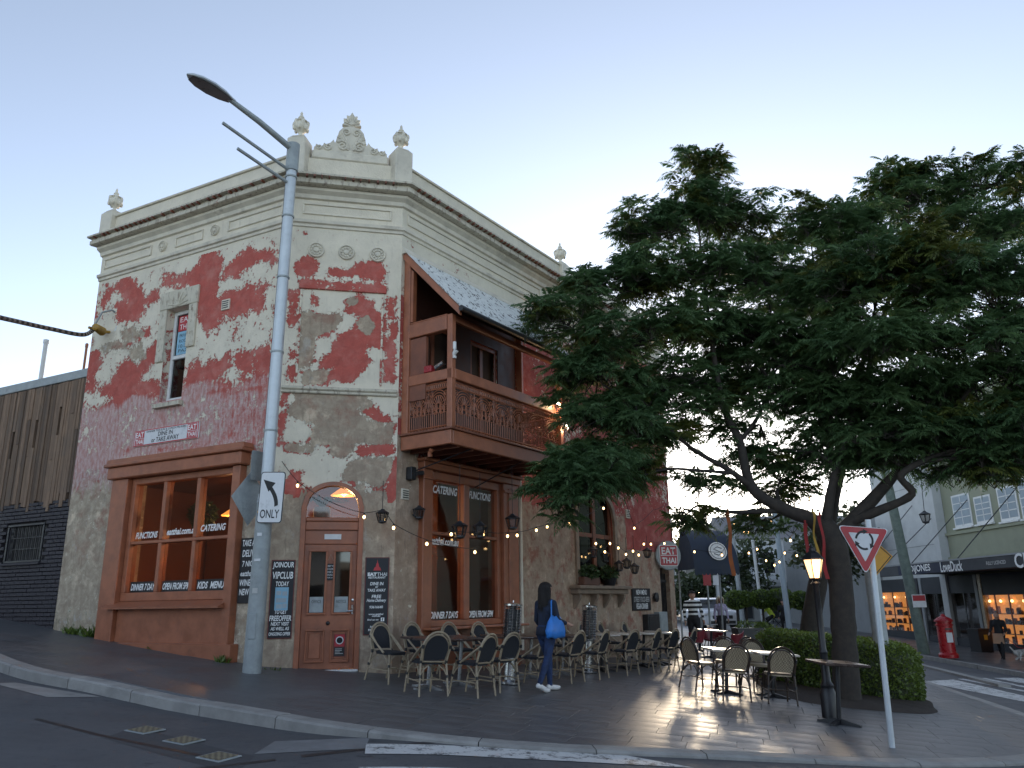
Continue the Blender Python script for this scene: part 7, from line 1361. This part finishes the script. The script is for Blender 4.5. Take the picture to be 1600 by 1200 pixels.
# ------------------------------------------------------------------ people and a dog
def capsules(segs, n=14):
    mb = MB()
    for (p0, r0, p1, r1, _) in segs:
        a, b = Vector(p0), Vector(p1); d = b-a; L = d.length; q = d.to_track_quat('Z', 'X').to_matrix().to_4x4() if L > 1e-6 else Matrix.Identity(4); q.translation = a
        prof = [(max(r0*sin(t), 1e-4 if t else 0), -r0*cos(t)) for t in np.linspace(0, pi/2, 6)]+[(r1*cos(t), L+r1*sin(t)) for t in np.linspace(0, pi/2, 6)]
        prof[0] = (0.0, -r0); prof[-1] = (0.0, L+r1); mb.lathe(prof, n, M=q)
    return mb
def flesh(name, segs, mats, voxel, parent, smooth_it=4, scale=None):
    """one continuous skin over tapered limbs; each face takes the colour of the limb or garment it belongs to"""
    me = capsules(segs).mesh(name, M['skin']); o = bpy.data.objects.new(name, me); COL.objects.link(o)
    m1 = o.modifiers.new('r', 'REMESH'); m1.mode = 'VOXEL'; m1.voxel_size = voxel; m2 = o.modifiers.new('s', 'SMOOTH'); m2.iterations = smooth_it; m2.factor = .5
    dg = bpy.context.evaluated_depsgraph_get(); nm = bpy.data.meshes.new_from_object(o.evaluated_get(dg)); bpy.data.objects.remove(o); bpy.data.meshes.remove(me)
    k = len(nm.polygons); c = np.empty(k*3); nm.polygons.foreach_get('center', c); c = c.reshape(-1, 3); best = np.full(k, 1e9); idx = np.zeros(k, np.int32)
    for (p0, r0, p1, r1, mi) in segs:
        a, b = np.array(p0), np.array(p1); ab = b-a; t = np.clip(((c-a) @ ab)/(ab @ ab+1e-9), 0, 1); d = np.linalg.norm(c-(a+t[:, None]*ab), axis=1)-(r0+(r1-r0)*t); u = d < best; best = np.where(u, d, best); idx = np.where(u, mi, idx)
    nm.materials.clear()
    for x in mats: nm.materials.append(x)
    nm.polygons.foreach_set('material_index', idx.astype(np.int32)); nm.polygons.foreach_set('use_smooth', np.ones(k, bool)); nm.name = name; nm.update(); return link(name, nm, parent)
def hand(w, d, side, mi, s_=1.0, curl=.5):
    """palm, four unequal bent fingers and a thumb leaving the side of the palm"""
    w, d = Vector(w), Vector(d).normalized(); sd = Vector(side).normalized(); pn = d.cross(sd); out = [(w, .026*s_, w+d*.055*s_, .030*s_, mi), (w+d*.05*s_-sd*.02*s_, .018*s_, w+d*.05*s_+sd*.02*s_, .018*s_, mi)]
    for k, (o_, L) in enumerate(((-.030, .062), (-.010, .075), (.010, .080), (.030, .070))): b = w+d*.08*s_+sd*o_*s_; m_ = b+d*L*.5*s_+pn*.01*curl*s_; e = m_+(d*(1-.6*curl)+pn*curl).normalized()*L*.55*s_; out += [(b, .0105*s_, m_, .010*s_, mi), (m_, .010*s_, e, .0085*s_, mi)]
    b = w+d*.025*s_+sd*.03*s_; m_ = b+(d*.6+sd*.8).normalized()*.04*s_; out += [(b, .013*s_, m_, .0115*s_, mi), (m_, .0115*s_, m_+(d+pn*.3).normalized()*.03*s_, .010*s_, mi)]; return out
def figure(H=1.66, legL=0, legR=0, armL=(.0, .1), armR=(.0, .1), sh=.17, hip=.088, mats=(0, 1, 2, 3), sleeve=True, lift=0, bulk=1.0):
    """0 skin, 1 top, 2 trousers, 3 shoes; leg values: stride forward (+) or back (-) in metres; facing +y"""
    k = H/1.66; S_ = []; b = bulk
    V_ = lambda x, y, z: Vector((x*k, y*k, z*k))
    S_ += [(V_(0, 0, .90), .135*k*b, V_(0, 0, 1.0), .125*k*b, 2), (V_(-.05, 0, .90), .11*k*b, V_(.05, 0, .90), .11*k*b, 2), (V_(0, 0, 1.0), .125*k*b, V_(0, .0, 1.14), .12*k*b, 1), (V_(0, 0, 1.14), .12*k*b, V_(0, .02, 1.28), .13*k*b, 1), (V_(-.07, .01, 1.25), .10*k*b, V_(.07, .01, 1.25), .10*k*b, 1), (V_(-sh+.03, 0, 1.355), .06*k, V_(sh-.03, 0, 1.355), .06*k, 1), (V_(-.06, .01, 1.37), .07*k, V_(.06, .01, 1.37), .07*k, 1)]
    S_ += [(V_(0, .0, 1.38), .052*k, V_(0, .02, 1.47), .048*k, 0), (V_(0, .035, 1.53), .075*k, V_(0, .02, 1.585), .088*k, 0), (V_(0, .06, 1.495), .05*k, V_(0, .065, 1.53), .06*k, 0), (V_(0, .11, 1.545), .012*k, V_(0, .125, 1.52), .015*k, 0)]
    for s_ in (-1, 1): S_ += [(V_(s_*.088, .015, 1.56), .014*k, V_(s_*.09, .01, 1.53), .012*k, 0)]
    for s_, st in ((-1, legL), (1, legR)):
        kn = V_(s_*(hip+.005), st*.55+.05, .50); an = V_(s_*hip, st-.01, .085+max(0, -st)*.22); toe = an+V_(0, .15, -.05 if st >= 0 else -.085+.0)
        if st < 0: toe = V_(s_*hip, st+.13, .035)
        S_ += [(V_(s_*hip, 0, .88), .092*k*b, kn, .060*k, 2), (kn, .060*k, kn+(an-kn)*.35, .057*k, 2), (kn+(an-kn)*.35, .057*k, an, .040*k, 2), (an+V_(0, -.035, -.03), .040*k, an+V_(0, .0, -.035), .043*k, 3), (an+V_(0, 0, -.035), .042*k, toe, .038*k, 3), (toe, .038*k, toe+V_(0, .05, -.003), .030*k, 3)]
    for s_, (yo, zo) in ((-1, armL), (1, armR)):
        sp_ = V_(s_*sh, 0, 1.345); el = V_(s_*(sh+.055), -.02+yo*.3, 1.09); wr = V_(s_*(sh+.05), .05+yo, .87+zo); S_ += [(sp_, .056*k*b, el, .045*k*b, 1), (el, .045*k*b, wr, .033*k, 1 if sleeve else 0)]; d = wr-el; S_ += hand(wr+d.normalized()*.01, d, (0, 1, .1), 0, k)
    return S_
def person(name, label, p, ang, segs, mats, voxel=.012, H=1.66, cat='person'):
    r = thing(name, label, cat, (p[0], p[1], G(p[0], p[1])+.004), ang); flesh('body', segs, mats, voxel, r); return r
def hair_mesh(mat, parent, H=1.66, length=.3, width=1.0, seed=1, fringe=False, wrap=.96):
    k = H/1.66; rg = np.random.default_rng(seed); mb = MB(); c = Vector((0, .0, 1.58))
    n = 20; rows = 14; vs = []
    for i in range(rows+1):
        t = i/rows
        for j in range(n):
            a = 1.5*pi+(j/(n-1)-.5)*pi*2*(.48 if not fringe else .70)
            if t < .35: ph = t/.35*pi/2; r = .108*sin(ph); z = 1.585+.100*cos(ph)
            else: u = (t-.35)/.65; r = (.108+.012*width*math.sin(u*2.2))*(1-.18*u*u); z = 1.585-length*u
            wv = 1+.03*sin(j*2.7+i*.6)+rg.normal(0, .008); x = r*1.02*cos(a)*wv*width**.5; y = .012+r*1.10*sin(a)*wv+(.0 if t < .35 else -.015*u)
            vs.append((x*k, y*k, z*k-(rg.uniform(0, .02) if i == rows else 0)))
    mb.add(vs, [(i*n+j, i*n+j+1, (i+1)*n+j+1, (i+1)*n+j) for i in range(rows) for j in range(n-1)])
    cap = [(max(.106*sin(t), 0), 1.585+.104*cos(t)) for t in np.linspace(pi*.42, 0, 7)]; mb.lathe([(r*k, z*k) for r, z in cap], 18, (0, .012*k, 0)); o = mb.build('hair', mat, parent, smooth=70); sd = o.modifiers.new('thick', 'SOLIDIFY'); sd.thickness = .014*k; sd.offset = -.6; return o
def eyes(parent, H=1.66, y=.098):
    k = H/1.66
    for s_ in (-1, 1): MB().sphere((s_*.032*k, y*k, 1.562*k), (.011*k, .006*k, .007*k), 8, 6).build('eye', M['black'], parent)
    MB().sphere((0, (y+.008)*k, 1.500*k), (.022*k, .008*k, .005*k), 8, 6).build('mouth', M['red_edge'], parent)
# the woman walking past the tables, seen from behind
wpn = on_ground(856, 1081); sgs = figure(1.68, .16, -.26, (.10, .05), (.16, .17), sh=.175, hip=.10, bulk=1.08); woman = person('person', 'person with long dark hair in navy jacket and jeans walking past the tables', wpn, R_(-48), sgs, [M['skin'], M['cloth_navy'], M['denim'], M['shoe_white']], .0075, 1.68)
hair_mesh(M['hair_dk'], woman, 1.68, .30, 1.0, 3)
mb = MB(); rg = np.random.default_rng(9)
for k in range(70):
    a = 1.5*pi+rg.uniform(-1.5, 1.5); r = rg.uniform(.108, .122); z1 = rg.uniform(1.20, 1.33); pts = [((r+.012*math.sin(t*5+k))*cos(a+.12*math.sin(t*4+k)), .01+(r*1.08)*sin(a)-.01*t, 1.66+(z1-1.66)*t) for t in np.linspace(.12, 1, 8)]; mb.tube(pts, [.004, .006, .007, .007, .007, .006, .004, .0015], 4)
mb.build('hair_strand', M['hair_dk'], woman)
mb = MB(); N = 24; vs = []
for (z, rx, ry) in ((1.0, .155, .135), (.93, .165, .148), (.865, .172, .158)):
    for j in range(N): a = 2*pi*j/N; vs.append((rx*cos(a)*(1+.02*sin(5*a)), ry*sin(a)*(1+.02*sin(4*a)), z))
mb.add(vs, [(i*N+j, i*N+(j+1) % N, (i+1)*N+(j+1) % N, (i+1)*N+j) for i in range(2) for j in range(N)]); o = mb.build('jacket_hem', M['cloth_navy'], woman, smooth=60); sd = o.modifiers.new('thick', 'SOLIDIFY'); sd.thickness = .012
bag = thing('shoulder_bag', 'bright blue tote bag carried on the shoulder of the dark haired person', 'bag', woman.matrix_basis @ Vector((.235, -.02, .83)), R_(-48)+.25)
secs = [(0, .20, .06), (.02, .235, .085), (.12, .24, .095), (.25, .20, .07), (.34, .14, .02)]; mb = MB(); n = 20; vs = []
for z, a_, b_ in secs:
    for j in range(n): t = 2*pi*j/n; vs.append((b_*math.copysign(abs(cos(t))**.7, cos(t))*(1+.06*sin(3*t+z*20)), a_*math.copysign(abs(sin(t))**.7, sin(t)), z+.012*sin(4*t)))
mb.add(vs, [(i*n+j, i*n+(j+1) % n, (i+1)*n+(j+1) % n, (i+1)*n+j) for i in range(len(secs)-1) for j in range(n)]+[tuple(range(n))[::-1]]); mb.build('pouch', M['blue_bag'], bag, smooth=60)
for s_ in (-1, 1): mb = MB(); mb.tube([(.0, s_*.12, .32), (-.015, s_*.09, .45), (-.05, s_*.03, .565), (-.06, 0, .58)], .012, 6); mb.build('strap', M['blue_bag'], bag)
# pedestrians coming down the footpath
def stripes():
    t = NT('black and white striped knit'); w = t.n('TexWave'); w.wave_type = 'BANDS'; w.bands_direction = 'Z'; w.inputs['Scale'].default_value = 2.3; w.inputs['Distortion'].default_value = .4; t.l(t.coord(), w.inputs[0]); return t.set(t.mix(t.ramp(w.outputs[1], .45, .55), (.70, .70, .68), (.012, .012, .014)), .85)
mp = at(1086, 1000, 25.5); man = person('person', 'man in a black and white striped jumper and dark shorts by the gate', mp, pi+.15, figure(1.76, .12, -.15, (.08, .0), (-.05, 0), sh=.2, bulk=1.15), [M['skin'], stripes(), M['cloth_black'], M['cloth_black']], .014, 1.76); hair_mesh(M['hair_dk'], man, 1.76, .06, 1.0, 5); eyes(man, 1.76)
bp2 = at(1130, 1002, 30.5); bl2 = person('person', 'blond person in a lavender jumper and dark trousers walking down the footpath', bp2, pi, figure(1.66, -.12, .14, (.08, .02), (-.05, 0)), [M['skin'], M['cloth_lav'], M['cloth_black'], M['shoe_white']], .014, 1.66); hair_mesh(M['hair_bl'], bl2, 1.66, .17, 1.3, 6, True); eyes(bl2)
# man with a dog on the far footpath
dp = np.array([18.0, 31.2]); dm_ = person('person', 'bald person in black with a tan apron leading a white dog', dp, pi*.72, figure(1.72, .18, -.2, (.1, .1), (.14, .1), sh=.19, bulk=1.15), [M['skin'], M['cloth_black'], M['cloth_black'], M['cloth_black']], .014, 1.72); eyes(dm_, 1.72)
mb = MB(); mb.prism([(-.19, .62), (.19, .62), (.17, .98), (-.17, .98)], .14, .17); mb.build('apron', M['apron'], dm_)
dg_ = thing('dog', 'small white curly dog walking beside the person in black', 'dog', (18.45, 30.7, G(18.45, 30.7)), -1.9)
ds_ = [((0, -.20, .36), .105, (0, .16, .38), .125, 0), ((0, .16, .40), .10, (0, .28, .50), .075, 0), ((0, .30, .54), .075, (0, .33, .55), .07, 0), ((0, .36, .53), .045, (0, .45, .505), .03, 0), ((0, -.28, .42), .03, (0, -.38, .56), .025, 0)]
for s_ in (-1, 1): ds_ += [((s_*.065, .29, .58), .03, (s_*.085, .28, .50), .028, 0), ((s_*.07, .14, .33), .045, (s_*.07, .13, .18), .03, 0), ((s_*.07, .13, .18), .03, (s_*.07, .15, .02), .027, 0), ((s_*.07, -.20, .34), .06, (s_*.075, -.14, .22), .036, 0), ((s_*.075, -.14, .22), .034, (s_*.075, -.25, .13), .026, 0), ((s_*.075, -.25, .13), .025, (s_*.075, -.22, .02), .026, 0)]
flesh('body', ds_, [M['wicker_white']], .011, dg_, 2); MB().sphere((0, .475, .51), .016, 8, 6).build('nose', M['black'], dg_)
for s_ in (-1, 1): MB().sphere((s_*.035, .39, .565), .012, 8, 6).build('eye', M['black'], dg_)
lc = thing('dog_lead', 'thin lead between the dog and the person in black', 'lead', (18.45, 30.7, G(18.45, 30.7)+.48)); MB().tube([(.1, -.2, 0), (-.1, .1, .08), (-.28, .35, .4)], .01, 5).build('strap', M['red_print'], lc)
bp3 = at(1226, 975, 41); bk3 = person('person', 'person in black standing by the bicycle far up the street', bp3, pi*.9, figure(1.72, .06, -.08, (.05, .05), (.0, 0), sh=.19, bulk=1.1), [M['skin'], M['cloth_black'], M['cloth_black'], M['cloth_black']], .018, 1.72); hair_mesh(M['hair_dk'], bk3, 1.72, .08, 1.0, 8)
# cyclist far up the street
cy = at(1206, 972, 44); cg = road_z(cy[0], cy[1]); bike = thing('bicycle', 'dark bicycle standing far up the street under the topiary', 'bicycle', (cy[0], cy[1], cg), R_(70))
for y in (-.52, .52): Mx = Matrix.Translation((0, y, .34)) @ Matrix.Rotation(pi/2, 4, 'Y'); mb = MB(); mb.tube([Mx @ Vector((.33*cos(a), .33*sin(a), 0)) for a in np.linspace(0, 2*pi, 22, endpoint=False)], .022, 6, closed=True); mb.build('wheel', M['rubber'], bike)
mb = MB(); mb.tube([(0, -.52, .34), (0, -.12, .85), (0, .42, .88), (0, .0, .32), (0, -.12, .85)], .022, 6); mb.tube([(0, -.52, .34), (0, 0, .32)], .02, 6); mb.tube([(0, .52, .34), (0, .42, .95)], .02, 6); mb.build('frame', M['black'], bike); mb = MB(); mb.tube([(-.25, .42, 1.02), (.25, .42, 1.02)], .018, 6); mb.build('handlebar', M['black'], bike); MB().box(-.07, .07, -.26, .0, .90, .95, ch=.02).build('saddle', M['black'], bike)
cyc = thing('person', 'cyclist in a yellow safety vest far up the street', 'person', (cy[0]-.05, cy[1], cg+.12), R_(70)+0)
sgc = [((0, -.12, .86), .13, (0, .0, 1.05), .13, 1), ((0, 0, 1.05), .14, (0, .16, 1.30), .12, 1), ((0, .2, 1.38), .05, (0, .24, 1.46), .05, 0), ((0, .27, 1.54), .10, (0, .27, 1.58), .10, 0)]
for s_ in (-1, 1): sgc += [((s_*.09, -.1, .85), .085, (s_*.1, .22, .62+.1*s_), .06, 2), ((s_*.1, .22, .62+.1*s_), .055, (s_*.1, .05, .22+.1*s_), .04, 2), ((s_*.1, .03, .2+.1*s_), .04, (s_*.1, .16, .17+.1*s_), .035, 2), ((s_*.17, .14, 1.26), .05, (s_*.2, .30, 1.06), .042, 1), ((s_*.2, .30, 1.06), .04, (s_*.22, .42, .92), .03, 0)]
flesh('body', sgc, [M['skin'], M['hivis'], M['cloth_black']], .018, cyc); MB().sphere((0, .27, 1.60), (.12, .14, .09), 12, 8).build('helmet', M['black'], cyc)
